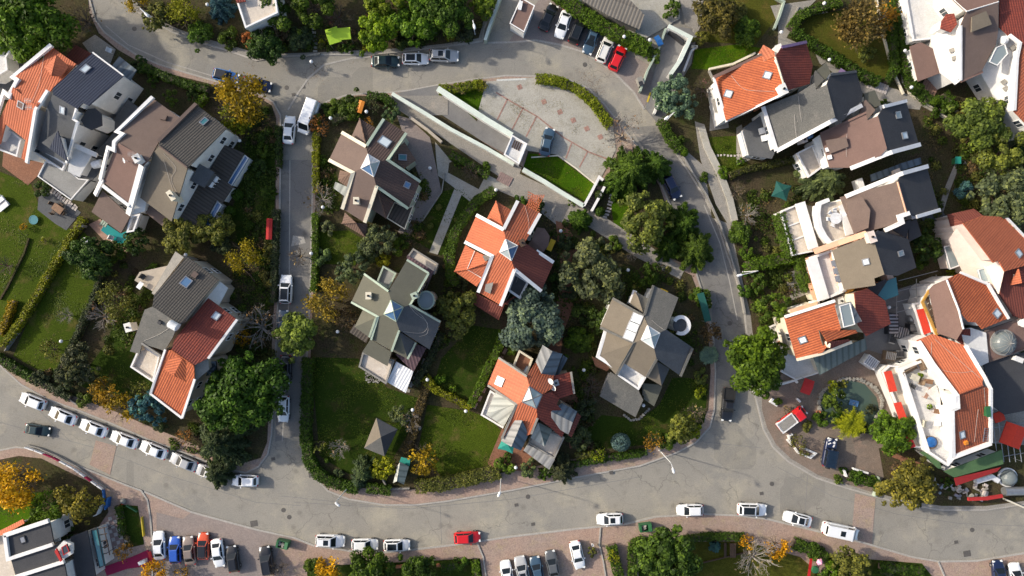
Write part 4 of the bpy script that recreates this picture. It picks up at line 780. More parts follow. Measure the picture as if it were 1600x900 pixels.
q = W(1567,535,5.45); f = MB(); f.lathe([(1.75*math.cos(a*math.pi/16), 1.5*math.sin(a*math.pi/16)) for a in range(9)], q, 24); dm = f.build('glass_dome', 'dome_glass', h.root, smooth=True)
g = MB()
for k in range(12):
    a = k*math.pi/6; g.tube([q+Vector((1.78*math.cos(b*math.pi/16)*math.cos(a), 1.78*math.cos(b*math.pi/16)*math.sin(a), 1.53*math.sin(b*math.pi/16))) for b in range(9)], .03, 4)
g.lathe([(1.95, 0), (1.95, .2), (1.7, .2)], q, 24); g.tube([q+Vector((0, 0, 1.5)), q+Vector((0, 0, 2.3))], .06, 5); g.build('dome_rib', 'grey_terrace', dm); h.done()
h = House('pink walled house with a mottled orange roof at the right edge', 1550, 380, 'pink_plaster')
h.r('tile_orange', '1505,349,8 1536,337,7 1571,339,5.6 1606,376,5 1625,405,5 1612,412,6 1570,424,8 1560,407,8.4 1552,410,8.4').r('tile_maroon', '1481,335,4.4 1505,348,6 1489,363,4.4').r('tile_maroon', '1481,335,4.4 1522,326,4.4 1536,337,5.2 1505,348,6')
h.r('tile_maroon', '1570,424,6.4 1612,412,6.2 1620,470,5.6 1620,530,5 1597,498,5 1584,494,5 1562,460,6'); h.r('tile_orange', '1592,420,7.4 1597,442,7.2 1578,446,6', base=5.4, part='dormer_roof', win=False).r('tile_red', '1592,420,7.4 1616,440,6 1597,442,7.2', base=5.4, part='dormer_roof', win=False)  # right dormer slope red: shade on its orange tiles coloured in
h.r('pink_plaster', '1500,352,6.6 1551,411,6.8 1560,458,5 1540,444,3.6 1505,425,3 1482,374,3.6', part='wall_cap'); h.r('pink_plaster', '1552,411,7.6 1560,408,7.6 1569,424,7.6 1561,459,7 1540,420,6', part='wall_cap')
h.flat('grey_glass', '1474,385 1489,382 1500,415 1484,421', 2.6, 'white_trim', .12, .15, part='glass_canopy').flat('roof_glass', '1527,421 1545,416 1552,440 1533,442', 5.6, 'white_trim', .12, .15, part='glass_canopy', walls=False)
h.par('white_trim', '1571,339,5.7 1606,376,5.1', .3, .3); h.sky(1591,396,1,1).done()
h = House('large white villa with brown roofs and a red roofed bay in the top right corner', 1490, 70)
h.r('shingle_brown', '1510,19,8.4 1560,4,8 1560,48,7.6 1556,70,7.2 1534,111,6 1501,126,6 1501,40,8').r('shingle_mauve', '1484,-6,7.4 1510,18,8.4 1560,2,8 1562,-40,7 1484,-40,7').r('shingle_mauve', '1422,72,3.4 1439,66,3.6 1458,76,3.8 1470,114,3.4 1435,127,3', part='porch_roof').r('shingle_taupe', '1519,26,8.6 1541,17,8.7 1550,38,8.4 1518,50,8', base=6.5, part='dormer_roof', win=False)
h.flat('white_terrace', '1412,-10 1484,-10 1503,16 1503,40 1470,45 1455,62 1425,65', 3.2, 'white_trim', .3); h.r('white_plaster', '1455,62,4.2 1472,42,4.6 1500,42,6 1501,126,5.4 1493,132,4.6 1470,114,3.6 1459,76,3.8', part='wall_cap')
h.r('tile_red', '1472,32,6.4 1479,22,6.6 1491,21,7 1496,38,7 1486,50,6.6 1470,44,6.2', part='bay_roof').par('white_trim', '1501,40,8.1 1501,126,6.1', .3, .25).par('shingle_mauve', '1501,127,6 1535,112,6', .4, .2); h.ridge('white_trim','1484,-6,7.5 1510,18,8.5 1560,3,8.1', .1)
for x, y in ((1487, 79), (1491, 91)): h.hatch(x, y, .6, 'wall_concrete')
h.done()
h = House('white gabled house with a rust red roof on the right edge near the top', 1590, 90)
h.r('tile_red', '1563,-10,6 1625,-20,6 1625,90,8 1592,68,8 1576,55,7.6 1562,42,7').r('tile_rust', '1592,68,8 1625,90,8 1625,215,6 1583,172,6 1587,92,7.6')
h.r('white_plaster', '1560,46,6 1576,55,6.6 1592,68,7 1586,92,6.6 1584,172,5 1572,172,3.4 1552,148,3 1532,114,4.4 1556,72,6', part='wall_cap'); h.par('white_trim', '1576,55,7.7 1593,68,8.1 1588,92,7.7 1584,173,6.1', .4, .35)
h.flat('grey_glass', '1556,74 1570,68 1575,84 1558,103 1545,97', 7.0, 'white_trim', .1, .12, part='glass_canopy', walls=False); h.tank(1562,66,.6,.7,.2)
for x, y in ((1568, 128), (1571, 138), (1582, 75)): h.hatch(x, y, .6, 'wall_concrete')
h.done()
# --- south-west shop house, edge houses, small buildings
h = House('dark flat roofed shop with white beams in the bottom left corner', 60, 860, name='shop', cat='shop')
h.r('shingle_dark', '9,835,5.4 77,814,5.4 84,849,5.4 14,872,5.4').r('shingle_dark', '17,874,5.4 91,851,5.4 101,877,5.4 25,900,5.4').r('shingle_dark', '25,902,5.4 100,880,5.4 110,930,5.4 30,930,5.4').r('shingle_dark', '110,839,3.2 136,829,3.2 150,905,3.2 120,905,3.2', part='flat_roof').r('tile_orange', '0,829,4 36,811,4.4 38,818,4.6 8,834,4.6 -30,850,4', part='lean_to_roof').r('beige_tiles', '-30,846,3 8,836,3 25,905,3 -30,905,3', part='terrace')
h.par('white_trim', '8,836,5.5 77,813,5.5', .6, .4); h.par('white_trim', '9,836,5.5 14,873,5.5 84,850,5.5', .5, .4); h.par('white_trim', '25,901,5.5 101,877,5.5', .5, .4)
h.r('white_plaster', '86,859,6 99,845,6.4 112,850,6.2 114,865,6 98,875,6', base=5.2, part='dormer_roof', win=False).flat('window_glass', '96,855 104,850 109,862 99,868', 6.7, 'red_tarp', .08, .12, part='dormer_window', walls=False).r('red_tarp', '85,862,6.5 88,857,6.6 97,876,6.5 94,878,6.4', base=5.9, part='gable_trim', win=False)
h.flat('teal_glass', '142,828 152,826 164,884 155,888', 2.8, 'dark_metal', .1, .12, part='glass_canopy'); h.r('white_terrace', '78,815,3.4 88,812,3.4 94,845,3.4 85,848,3.4', part='terrace'); h.sky(36,843,.8,.9,'grey_metal','dark_metal').done()
h = House('white villa cut by the left edge with a chamfered upper floor', -5, 90)
h.flat('white_terrace', '-60,20 2,45 28,66 12,90 14,110 -10,125 -60,120', 5.6, 'white_trim', .3).r('slate_grey', '12,88,3.2 28,84,3.2 38,106,3.2 5,150,3.2 -40,150,3.2 -8,125,3.2', part='lean_to_roof').flat('window_glass', '24,72 32,66 38,78 32,84', 2.6, 'white_trim', .1, .12, part='bay_window').sky(4,77,.9,1.1).done()
h = House('beige roof terrace house with white rails at the top edge', 400, 10)
h.flat('beige_tiles', '374,-40 402,-40 430,-20 436,22 385,46 370,0', 4.6, 'white_trim', .5, .25).r('tile_red', '365,-6,5.6 378,-12,5.6 384,2,5.4 370,4,5.4', part='porch_roof', base=4).done()
h = House('small guard cabin with a flat red-brown roof by the north car park', 816, 28, name='guard_cabin', cat='cabin', group='gate cabins')
h.flat('shingle_mauve', '814,-4 836,9 819,51 796,37', 2.9, 'white_trim', .15, .15, part='roof').chim(813,10,.4,1.2,.3,'white_paint',-.2,False).done()
h = House('square white gatehouse with a slatted skylight at the car park wall', 806, 234, name='gatehouse', cat='cabin', group='gate cabins')
h.flat('white_terrace', '800,211 824,225 811,257 787,242', 3.2, 'white_trim', .3, .2, part='roof')
for k in range(4): h.r('wood_dark', f'{799+3.2*k:.1f},{230+1.6*k:.1f} {801+3.2*k:.1f},{231+1.6*k:.1f} {806+3.2*k:.1f},{219+1.6*k:.1f} {804+3.2*k:.1f},{218+1.6*k:.1f}', 3.3, part='slat', walls=False, th=.05)
h.done()
h = House('long grey plank carport roof behind the ivy hedge', 960, 20, name='carport', cat='carport', group=None, win=False)
h.r('plank_grey', '905,-10,2.9 975,-10,2.9 1007,23,2.9 999,46,2.7 950,24,2.7 912,2,2.7', wall='wall_concrete').done()
h = House('grey pyramid roofed garden pavilion on the lawn', 597, 685, 'wall_concrete', name='pavilion', cat='pavilion', group=None, win=False)
for a, b, mt in (('588,653', '621,671', 'slate_grey'), ('621,671', '601,713', 'shingle_dark'), ('601,713', '569,700', 'shingle_grey'), ('569,700', '588,653', 'shingle_taupe')):
    h.r(mt, f'{a},2.4 {b},2.4 595,683,4.2', walls=False)
for x, y in ((588, 656), (618, 671), (601, 709), (572, 699)): h.new('post', 'wood').tube([W(x, y, 0), W(x, y, 2.3)], .08, 6)
h.done()
h = House('small grey-green garden shed beside the yellowing tree', 627, 735, 'wood_dark', name='shed', cat='shed', group=None, win=False)
h.r('seam_green', '625,722,2.8 639,729,2.4 631,757,2.4 620,752,2.8').r('seam_pale', '625,722,2.8 620,752,2.8 614,755,2.3 621,728,2.3').r('teal_canvas', '627,714,2 641,718,2 640,728,2 624,722,2', part='awning', walls=False, th=.06).done()  # pale left and green right slopes: sun and shade put into colour
# ------------------------------------------------------------------ vehicles (x forward, built once per type, then copied)
KIND = dict(sedan=(4.4, 1.85, 1.44, (-1.70, 1.02), (-1.0, .22), .95), hatch=(4.1, 1.82, 1.5, (-1.92, .98), (-1.5, .25), .97),
            suv=(4.5, 1.95, 1.70, (-2.14, 1.0), (-1.8, .30), 1.08), wagon=(4.6, 1.86, 1.5, (-2.15, .95), (-1.85, .2), .97),
            van=(5.5, 2.02, 2.35, (-2.66, 2.25), (-2.55, 1.45), 1.25), pickup=(5.2, 1.88, 1.75, (-.75, 1.15), (-.55, .42), 1.05),
            jeep=(4.5, 1.8, 1.95, (-2.15, .75), (-2.1, .5), 1.1), truck=(5.0, 1.85, 1.9, (.55, 2.25), (.6, 1.75), 1.05))
def vehicle(kind):
    L_, Wd, Ht, (b0, b1), (r0, r1), bz = KIND[kind]; hl = L_/2; hw = Wd/2
    root = thing(kind, 'x', 'van' if kind == 'van' else 'car')
    boxy = kind in ('van', 'jeep', 'truck')
    nose = bz*.66 if not boxy else bz*.85
    st = [(-hl, .52*hw, bz*.76), (-hl+.05, .74*hw, bz*.88), (-hl+.18, .89*hw, bz*.96), (-hl+.45, .97*hw, bz*.99), (-hl+.9, hw, bz), (0, hw, bz), (b1, .99*hw, bz*.98),
          (hl-.75, .965*hw, bz*(.9 if not boxy else .97)), (hl-.38, .90*hw, nose*1.16 if not boxy else bz*.93), (hl-.16, .77*hw, nose*1.04), (hl-.05, .62*hw, nose*.95), (hl, .42*hw, nose*.84)]
    st.sort(); mb = MB(); rings = []
    for x, w, z in st:
        half = [(w*.45, z+.025), (w*.82, z), (w*.965, z-.07), (w, z-.24), (w*.985, .42), (w*.93, .24)]
        rings.append([Vector((x, y, zz)) for y, zz in half]+[Vector((x, -y, zz)) for y, zz in half[::-1]])
    for A, Bq in zip(rings, rings[1:]):
        n = len(A)
        for k in range(n): mb.face([A[k], A[(k+1) % n], Bq[(k+1) % n], Bq[k]])
    mb.face(rings[0]); mb.face(rings[-1][::-1])
    body = mb.build('body', 'car_paint', root, origin=(0, 0, 0), smooth=True, merge=True)
    # cabin with crowned roof; the glass sits a centimetre proud of the painted pillars
    bw, rw = hw*.93, hw*(.70 if not boxy else .86); zr = Ht; zb = bz-.02
    def ringat(x0, x1, w0, w1, z): return [Vector((x0, -w0, z)), Vector((x1, -w1, z)), Vector((x1, w1, z)), Vector((x0, w0, z))]
    B_ = ringat(b0, b1, bw*.92, bw*.94, zb); T_ = ringat(r0, r1, rw*.94, rw*.97, zr-.05); T2 = ringat(r0+.12, r1-.12, rw*.80, rw*.82, zr)
    mb = MB(); mb.prism(T_, B_, cap=False); mb.build('cabin', 'car_paint', root, origin=(0, 0, 0))
    mb = MB(); mb.prism(T2, T_); roof = mb.build('roof', 'car_paint', root, origin=(0, 0, 0))
    def pane(name, i, j, u0, u1, v0, v1):
        q = [B_[i], B_[j], T_[j], T_[i]]; n = (q[1]-q[0]).cross(q[3]-q[0]).normalized()
        if n.dot(q[0]-Vector(((b0+b1)/2, 0, zb))) < 0: n = -n
        f = lambda u, v: (q[0].lerp(q[1], u)).lerp(q[3].lerp(q[2], u), v)
        P = [f(u0, v0)+n*.012, f(u1, v0)+n*.012, f(u1, v1)+n*.012, f(u0, v1)+n*.012]
        m_ = MB(); m_.prism(P, [p-n*.03 for p in P]); return m_.build(name, 'car_glass', root, origin=(0, 0, 0))
    pane('windscreen', 1, 2, .07, .93, .06, .95)
    if kind != 'van': pane('rear_window', 3, 0, .1, .9, .15, .9)
    else: pane('rear_window', 3, 0, .12, .88, .45, .9)
    sp = ((.05, .5), (.53, .93)) if kind not in ('van', 'truck') else ((.74, .95),)
    for u0, u1 in sp: pane('side_window', 0, 1, u0, u1, .12, .88)
    for u0, u1 in sp: pane('side_window', 2, 3, 1-u1, 1-u0, .12, .88)
    if kind in ('pickup', 'truck'):
        x1 = b0-.1; mb = MB(); w = hw*.97
        for c, sz in ((((x1-hl)/2, w-.06, bz-.1), (x1+hl, .1, .55)), (((x1-hl)/2, -w+.06, bz-.1), (x1+hl, .1, .55)), ((-hl+.05, 0, bz-.1), (.1, 2*w-.2, .55)), ((x1-.05, 0, bz-.1), (.1, 2*w-.2, .55)), (((x1-hl)/2, 0, bz+.03), (x1+hl-.2, 2*w-.2, .04))): mb.box(c, sz)
        mb.build('cargo_bed', 'white_paint' if kind == 'truck' else 'black_rubber', root, origin=(0, 0, 0))
        if kind == 'truck':
            mb = MB(); mb.box(((x1-hl)/2, 0, bz+.1), (x1+hl-.5, 2*w-.5, .1)); mb.build('cargo', 'wall_concrete', root, origin=(0, 0, 0))
    for sx in (-1, 1):
        for sy in (-1, 1):
            c = Vector((sx*L_*.305, sy*(hw-.10), .33)); prof = [(.20, -.1), (.32, -.1), (.34, -.06), (.34, .06), (.32, .1), (.20, .1)]
            M = Matrix.Rotation(-sy*math.pi/2, 3, 'X'); mb = MB(); n = 14
            rg = [[c+M @ Vector((r*math.cos(2*math.pi*k/n), r*math.sin(2*math.pi*k/n), z)) for k in range(n)] for r, z in prof]
            for A, Bq in zip(rg, rg[1:]):
                for k in range(n): mb.face([A[k], A[(k+1) % n], Bq[(k+1) % n], Bq[k]])
            ty = mb.build('wheel', 'black_rubber', root, origin=(0, 0, 0))
            mb = MB(); mb.tube([c-M @ Vector((0, 0, .04)), c+M @ Vector((0, 0, .09))], .2, 12); mb.build('rim', 'grey_metal', ty, origin=(0, 0, 0))
    for sy in (-1, 1):
        mb = MB(); mb.box((hl-.16, sy*hw*.64, nose*1.0), (.30, .34, .13), sy*-.35); mb.build('headlight', 'lamp_lens', root, origin=(0, 0, 0))
        mb = MB(); mb.box((-hl+.1, sy*hw*.72, bz*.82), (.2, .30, .14), sy*.25); mb.build('tail_light', 'tail_lens', root, origin=(0, 0, 0))
        mb = MB(); mb.box((b1-.42, sy*(hw+.07), bz+.02), (.16, .2, .14)); mb.build('wing_mirror', 'car_paint', root, origin=(0, 0, 0))
    if kind in ('suv', 'jeep', 'wagon'):
        for sy in (-1, 1):
            mb = MB(); mb.tube([(r0+.15, sy*rw*.82, zr+.06), (r1-.2, sy*rw*.82, zr+.06)], .03, 5); mb.build('roof_rail', 'dark_metal', root, origin=(0, 0, 0))
    return root
CARP = {}
COLS = dict(white=(.80, .80, .80), silver=(.42, .42, .42), grey=(.10, .105, .11), black=(.012, .012, .014), blue=(.02, .09, .42), skyblue=(.07, .23, .58), slate=(.045, .085, .13), navy=(.012, .02, .06),
            red=(.62, .012, .015), maroon=(.32, .015, .03), orange=(.62, .075, .02), cream=(.74, .71, .66), sand=(.22, .17, .14), dgreen=(.014, .035, .038))
def drive(kind, px, py, deg, col, label, roof=None, sun_roof=False, group=None, z=0.0, sc=1.0):
    first = kind not in CARP
    if first: CARP[kind] = vehicle(kind)
    o = CARP[kind] if first else None
    if not first:
        src = CARP[kind]; o = src.copy(); COL.objects.link(o); o.parent = None
        for k in list(o.keys()): del o[k]
        for ch in src.children:
            if ch.name.split('.')[0] in ('sunroof', 'open_door', 'roof_panel', 'bull_bar'): continue
            copy_tree(ch, o)
    z = z or .007
    o.location = W(px, py, .7)*1.0; o.location.z = z; o.rotation_euler = (0, 0, R(-deg)); o.scale = (sc, sc, sc)
    tag(o, label, 'van' if kind == 'van' else ('pickup truck' if kind in ('pickup', 'truck') else 'car'), group)
    c = COLS[col]
    for ch in o.children:
        n = ch.name.split('.')[0]; ch.color = c4(COLS[roof] if roof and n == 'roof' else c)
    if sun_roof:
        L_, Wd, Ht, b, (r0, r1), bz = KIND[kind]; mb = MB(); big = sun_roof == 'big'
        mb.box(((r0+r1)/2+(.0 if big else .3), 0, Ht+.012), ((r1-r0-.4) if big else .75, Wd*.52 if big else .8, .03))
        q = mb.build('sunroof', 'car_glass', o, origin=(0, 0, 0)); q.location = (0, 0, 0)
    return o
G1 = 'cars parked along the upper kerb of the west road'
for (k, x, y, d, c, lb, kw) in [
 ('hatch', 51, 627, 201, 'white', 'white hatchback first in the kerb row, nearest the left edge of the street', {}),
 ('sedan', 98, 650, 202, 'white', 'white saloon parked second in the kerb row, behind the first hatchback', {}),
 ('sedan', 146, 669, 201, 'white', 'white saloon parked third in the kerb row beside the orange bush', {}),
 ('sedan', 194, 687, 200, 'white', 'white saloon parked fourth in the kerb row below the yellow-green tree', {}),
 ('sedan', 240, 703, 202, 'white', 'white saloon parked fifth in the kerb row, just before the silver car', {}),
 ('sedan', 287, 722, 202, 'silver', 'silver saloon half under small orange leaves in the kerb row', {}),
 ('sedan', 325, 738, 200, 'silver', 'silver saloon almost hidden under the dark conifer by the kerb', {}),
 ('hatch', 383, 751, 181, 'white', 'white hatchback with pale blue windscreen at the street corner', {})]:
    drive(k, x, y, d, c, lb, group=G1, **kw)
drive('sedan', 58, 672, 10, 'dgreen', 'dark grey saloon driving in the middle of the west road', sc=.88)
G2 = 'cars in the south-west brick car park'
for (k, x, y, d, c, lb, kw) in [
 ('sedan', 249, 852, -94, 'white', 'white saloon at the left end of the south-west car park row', {}), ('hatch', 274, 859, -93, 'blue', 'bright blue hatchback in the south-west car park row', {}),
 ('sedan', 296, 860, -97, 'sand', 'brown-grey saloon between the blue and the orange car', {}), ('hatch', 318, 853, -90, 'orange', 'orange hatchback with a black roof in the car park row', dict(roof='black')),
 ('sedan', 341, 864, 82, 'white', 'white saloon right of the orange hatchback', {}), ('hatch', 364, 873, -99, 'black', 'black hatchback at the right end of the six parked cars', {}),
 ('suv', 417, 876, -100, 'black', 'black off-roader parked alone left of the green dumpster', {})]:
    drive(k, x, y, d, c, lb, group=G2, z=.07, **kw)
G3 = 'cars parked along the lower kerb of the main road'
for (k, x, y, d, c, lb, kw) in [
 ('suv', 516, 845, 2, 'white', 'white off-roader with a dark sunroof at the left of three white cars', dict(sun_roof=True)), ('hatch', 570, 851, 0, 'white', 'white hatchback between the off-roader and the glass roofed car', {}),
 ('hatch', 620, 852, -1, 'white', 'white hatchback with a black glass roof above the round green tree', dict(sun_roof='big')), ('hatch', 730, 840, -3, 'red', 'dark red hatchback alone at the lower kerb', {}),
 ('hatch', 953, 811, 178, 'white', 'white hatchback with black sunroof left of the open green dumpster', dict(sun_roof=True)), ('hatch', 1078, 797, 179, 'white', 'plain white hatchback at the lower kerb above the green pine', {}),
 ('suv', 1175, 796, 2, 'white', 'white off-roader with a large black glass roof', dict(sun_roof='big')), ('sedan', 1246, 811, 194, 'white', 'long white saloon with a black glass roof before the van', dict(sun_roof='big'))]:
    drive(k, x, y, d, c, lb, group=G3, **kw)
drive('van', 1312, 829, 12, 'white', 'long white van with a small roof hatch at the lower kerb', sun_roof=True)
G4 = 'cars in the south-centre brick car park'
for (k, x, y, d, c, lb, kw) in [
 ('hatch', 792, 896, -100, 'white', 'white hatchback cut by the bottom edge, leftmost of the parked row', {}), ('suv', 816, 891, -103, 'silver', 'silver off-roader with a dark sunroof in the bottom row', dict(sun_roof=True)),
 ('hatch', 839, 890, -102, 'slate', 'slate blue hatchback in the bottom row', {}), ('sedan', 863, 882, -101, 'grey', 'grey saloon at the right end of the bottom row', {}), ('sedan', 902, 867, 77, 'white', 'white saloon parked askew right of the bottom row', {}),
 ('hatch', 1560, 896, -95, 'navy', 'navy hatchback in the bottom right corner', {}), ('hatch', 1586, 900, -95, 'white', 'white hatchback cut by the bottom right corner', {})]:
    drive(k, x, y, d, c, lb, group=G4, z=.07, **kw)
for (k, x, y, d, c, lb, kw) in [
 ('sedan', 452, 203, -85, 'white', 'white saloon beside the white van at the top of the side street', dict(z=.01)), ('van', 483, 183, 110, 'white', 'white panel van by the rust-coloured bush at the street corner', {}),
 ('suv', 447, 452, -88, 'white', 'white off-roader with a long black sunroof in the side street', dict(sun_roof='big')), ('hatch', 443, 639, 92, 'white', 'small white hatchback at the lower end of the side street', {}),
 ('sedan', 446, 577, 92, 'black', 'black saloon in the shade of the large round tree', {}), ('hatch', 443, 505, -90, 'slate', 'bluish hatchback hidden below the light green roadside tree', {}),
 ('hatch', 353, 119, 14, 'skyblue', 'bright blue hatchback with a black roof next to the yellow tree', dict(roof='black')), ('sedan', 402, 132, 12, 'navy', 'dark navy saloon half under the yellow tree', {}),
 ('sedan', 602, 96, -1, 'dgreen', 'black-green saloon with its driver door open', {}), ('hatch', 649, 92, 0, 'white', 'white hatchback with a black sunroof on the top road', dict(sun_roof='big')),
 ('suv', 694, 87, 2, 'silver', 'silver grey off-roader with a dark sunroof on the top road', dict(sun_roof=True)),
 ('sedan', 855, 222, -77, 'slate', 'slate blue saloon alone in the round concrete car park', {}), ('hatch', 1050, 292, 62, 'navy', 'dark blue car in the tree shade of the right-hand street', {}),
 ('pickup', 1137, 632, 95, 'black', 'black pickup truck standing in the right-hand street', {}), ('truck', 1236, 654, -37, 'red', 'small red pickup truck with a white bed on the brick forecourt', {}),
 ('jeep', 1295, 706, -80, 'navy', 'dark blue jeep with a panelled roof and a white patched bonnet', dict(roof='navy'))]:
    o = drive(k, x, y, d, c, lb, **dict(dict(z=.19) if k in ('truck', 'jeep') or (x, y) == (855, 222) else {}, **kw))
    if 'driver door open' in lb:
        mb = MB(); mb.box((.42, -1.28, .72), (.08, .85, .8), .35); q = mb.build('open_door', 'car_paint', o, origin=(0, 0, 0)); q.color = c4(COLS['dgreen'])
    if k == 'jeep':
        mb = MB()
        for i in range(4): mb.box((-1.83+.66*i, 0, 2.0), (.62, 1.56, .06))
        mb.build('roof_panel', 'navy_panel', o, origin=(0, 0, 0)); mb = MB(); random.seed(4)
        for i in range(7): mb.box((1.0+.18*i, random.uniform(-.5, .5), 1.105), (.2, random.uniform(.2, .6), .02), random.uniform(-1, 1))
        mb.build('bonnet_stripe', 'white_paint', o, origin=(0, 0, 0)); mb = MB(); mb.lathe([(.2, -.1), (.35, -.1), (.35, .1), (.2, .1)], (0, 0, 0), 12); w_ = mb.build('spare_wheel', 'black_rubber', o, origin=(0, 0, 0)); w_.location = (-2.4, 0, .95); w_.rotation_euler = (0, R(90), 0)
G5 = 'cars in the upper car park bays'
for (k, x, y, d, c, lb, kw) in [
 ('sedan', 857, 27, -65, 'black', 'black saloon at the left of the six cars by the ivy hedge', {}), ('sedan', 880, 38, 109, 'white', 'white saloon between the black saloon and the dark off-roader', {}),
 ('suv', 903, 47, -68, 'black', 'black off-roader with a grey glass roof by the ivy hedge', dict(sun_roof='big')), ('sedan', 924, 63, 110, 'slate', 'slate blue saloon with a black sunroof by the ivy hedge', dict(sun_roof=True)),
 ('wagon', 946, 76, -68, 'cream', 'cream estate car left of the red car', {}), ('hatch', 965, 91, -66, 'red', 'bright red car at the right end of the bay row', {})]:
    drive(k, x, y, d, c, lb, group=G5, z=.03, **kw)
# ------------------------------------------------------------------ trees, shrubs, hedges
def leafmesh(name, C, Nn, S, T, mat='leaves', aspect=.62, tangent=None, seed=0):
    """many leaf-sized folded faces: centres, normals, sizes and a leaf tint"""
    rg = np.random.default_rng(seed); n = len(C)
    Nn = Nn/np.maximum(np.linalg.norm(Nn, axis=1, keepdims=True), 1e-6)
    a = tangent if tangent is not None else rg.normal(size=(n, 3))
    a = a-(a*Nn).sum(1, keepdims=True)*Nn; a /= np.maximum(np.linalg.norm(a, axis=1, keepdims=True), 1e-6)
    b = np.cross(Nn, a); S = S[:, None]
    V = np.stack([C-a*S, C+b*S*aspect+Nn*S*.12, C+a*S, C-b*S*aspect+Nn*S*.12], 1).reshape(-1, 3).astype(np.float32)
    me = bpy.data.meshes.new(name); me.vertices.add(4*n); me.vertices.foreach_set('co', V.ravel())
    me.loops.add(4*n); me.loops.foreach_set('vertex_index', np.arange(4*n, dtype=np.int32))
    me.polygons.add(n); me.polygons.foreach_set('loop_start', np.arange(0, 4*n, 4, dtype=np.int32)); me.polygons.foreach_set('loop_total', np.full(n, 4, dtype=np.int32))
    at = me.attributes.new('tint', 'FLOAT', 'FACE'); at.data.foreach_set('value', T.astype(np.float32))
    me.update(); me.validate(); me.materials.append(MATS[mat]); return me
def crown(kind, r, rg):
    """points of a crown of radius r whose base is at z=0"""
    C, Nn, S, T, tan = [], [], [], [], None
    ls = {0: .15, 1: .21, 2: .28}[min(2, int(r/1.6))]
    if kind in ('broad', 'pine', 'shrub', 'loose', 'olive', 'blue'):
        K = int({'broad': 46, 'pine': 26, 'shrub': 16, 'loose': 30, 'olive': 44, 'blue': 40}[kind]*min(1.5, max(.5, r/3)))
        hz = {'broad': .85, 'pine': .8, 'shrub': .75, 'loose': .8, 'olive': .8, 'blue': 1.1}[kind]*r
        rc = {'broad': .27, 'pine': .27, 'shrub': .4, 'loose': .26, 'olive': .24, 'blue': .26}[kind]*r
        lob = 1+.16*np.sin(np.arange(3)*2+rg.uniform(0, 6, 3))
        dens = {'broad': 34, 'pine': 36, 'shrub': 36, 'loose': 15, 'olive': 26, 'blue': 34}[kind]*(.25/ls)**2*.8
        for k in range(K):
            if k > 3 and rg.uniform() < (.16 if kind not in ('shrub', 'blue') else .03): continue
            ph = (k+.5)/K; th = k*2.39996+rg.uniform(-.35, .35); el = math.acos(1-ph*1.28); rad = rg.uniform(.5 if kind != 'blue' else .62, .95)
            out = rg.uniform() < .16 and r > .8
            if out: rad = rg.uniform(1.0, 1.12)
            sh = 1+.15*math.sin(2*th+lob[0]*9)+.12*math.sin(3*th+lob[1]*7)
            c = np.array([math.sin(el)*math.cos(th)*r*rad*sh, math.sin(el)*math.sin(th)*r*rad*sh, hz*.55+math.cos(el)*hz*.62*rad+rg.uniform(-.06, .06)*r])
            q = rc*(rg.uniform(.35, .55) if out else rg.uniform(.55, 1.3)); n = int(dens*2*math.pi*q*q); d = rg.normal(size=(n, 3)); d /= np.linalg.norm(d, axis=1, keepdims=True); d[:, 2] = np.where(d[:, 2] < -.45, -d[:, 2], d[:, 2])
            C.append(c+d*q*rg.uniform(.72, 1.08, (n, 1))*np.array([1, 1, .8])); Nn.append(d+rg.normal(size=(n, 3))*.45+np.array([0, 0, .35])); S.append(ls*rg.uniform(.65, 1.3, n))
            T.append(rg.uniform(.7, 1.35)*rg.uniform(.5, 1.55, n))
    elif kind in ('cedar', 'spruce'):
        lev = 8; tan = []
        for i in range(lev):
            t = i/(lev-1); rl = r*(1-t)**.8*.97+.1*r; z = r*(.25+1.9*t) if kind == 'spruce' else r*(.35+1.25*t); nb = int(6+4*(1-t))
            for k in range(nb):
                th = 2*math.pi*k/nb+i*.7+rg.uniform(-.2, .2); ln = rl*rg.uniform(.7, 1.18); n = int(34*ln/ls*.5)+8
                s_ = np.sqrt(rg.uniform(.03, 1, n)); side = rg.normal(size=n)*.125*ln*(1.15-s_*.85)
                x = np.cos(th)*s_*ln-np.sin(th)*side; y = np.sin(th)*s_*ln+np.cos(th)*side
                C.append(np.stack([x, y, z-s_*ln*.22+rg.normal(size=n)*.05*ln-np.abs(side)*.2], 1)); Nn.append(np.stack([np.cos(th)*.25+rg.normal(size=n)*.4, np.sin(th)*.25+rg.normal(size=n)*.4, np.ones(n)], 1))
                tan.append(np.stack([np.cos(th)+rg.normal(size=n)*.5-np.sin(th)*side/ln*4, np.sin(th)+rg.normal(size=n)*.5+np.cos(th)*side/ln*4, np.full(n, -.2)], 1))
                S.append(ls*1.1*rg.uniform(.6, 1.3, n)); T.append(rg.uniform(.75, 1.25)*rg.uniform(.65, 1.35, n)*(1+.0*s_))
        tan = np.concatenate(tan)
    elif kind == 'ball':
        n = int(330*r*r/.25*.55)+150; d = rg.normal(size=(n, 3)); d /= np.linalg.norm(d, axis=1, keepdims=True)
        C.append(d*r*rg.uniform(.9, 1.03, (n, 1))+np.array([0, 0, r*.9])); Nn.append(d+rg.normal(size=(n, 3))*.4); S.append(np.full(n, .13)*rg.uniform(.7, 1.3, n)); T.append(rg.uniform(.7, 1.35, n))
    elif kind in ('sparse', 'bare'):
        n = int((125 if kind == 'sparse' else 6)*r*r); u = rg.normal(size=(n, 3)); u /= np.linalg.norm(u, axis=1, keepdims=True); u[:, 2] = np.abs(u[:, 2])
        cl = rg.normal(size=(int(7+r*3), 3)); cl /= np.linalg.norm(cl, axis=1, keepdims=True); cl[:, 2] = np.abs(cl[:, 2])*.8; w = rg.integers(0, len(cl), n)
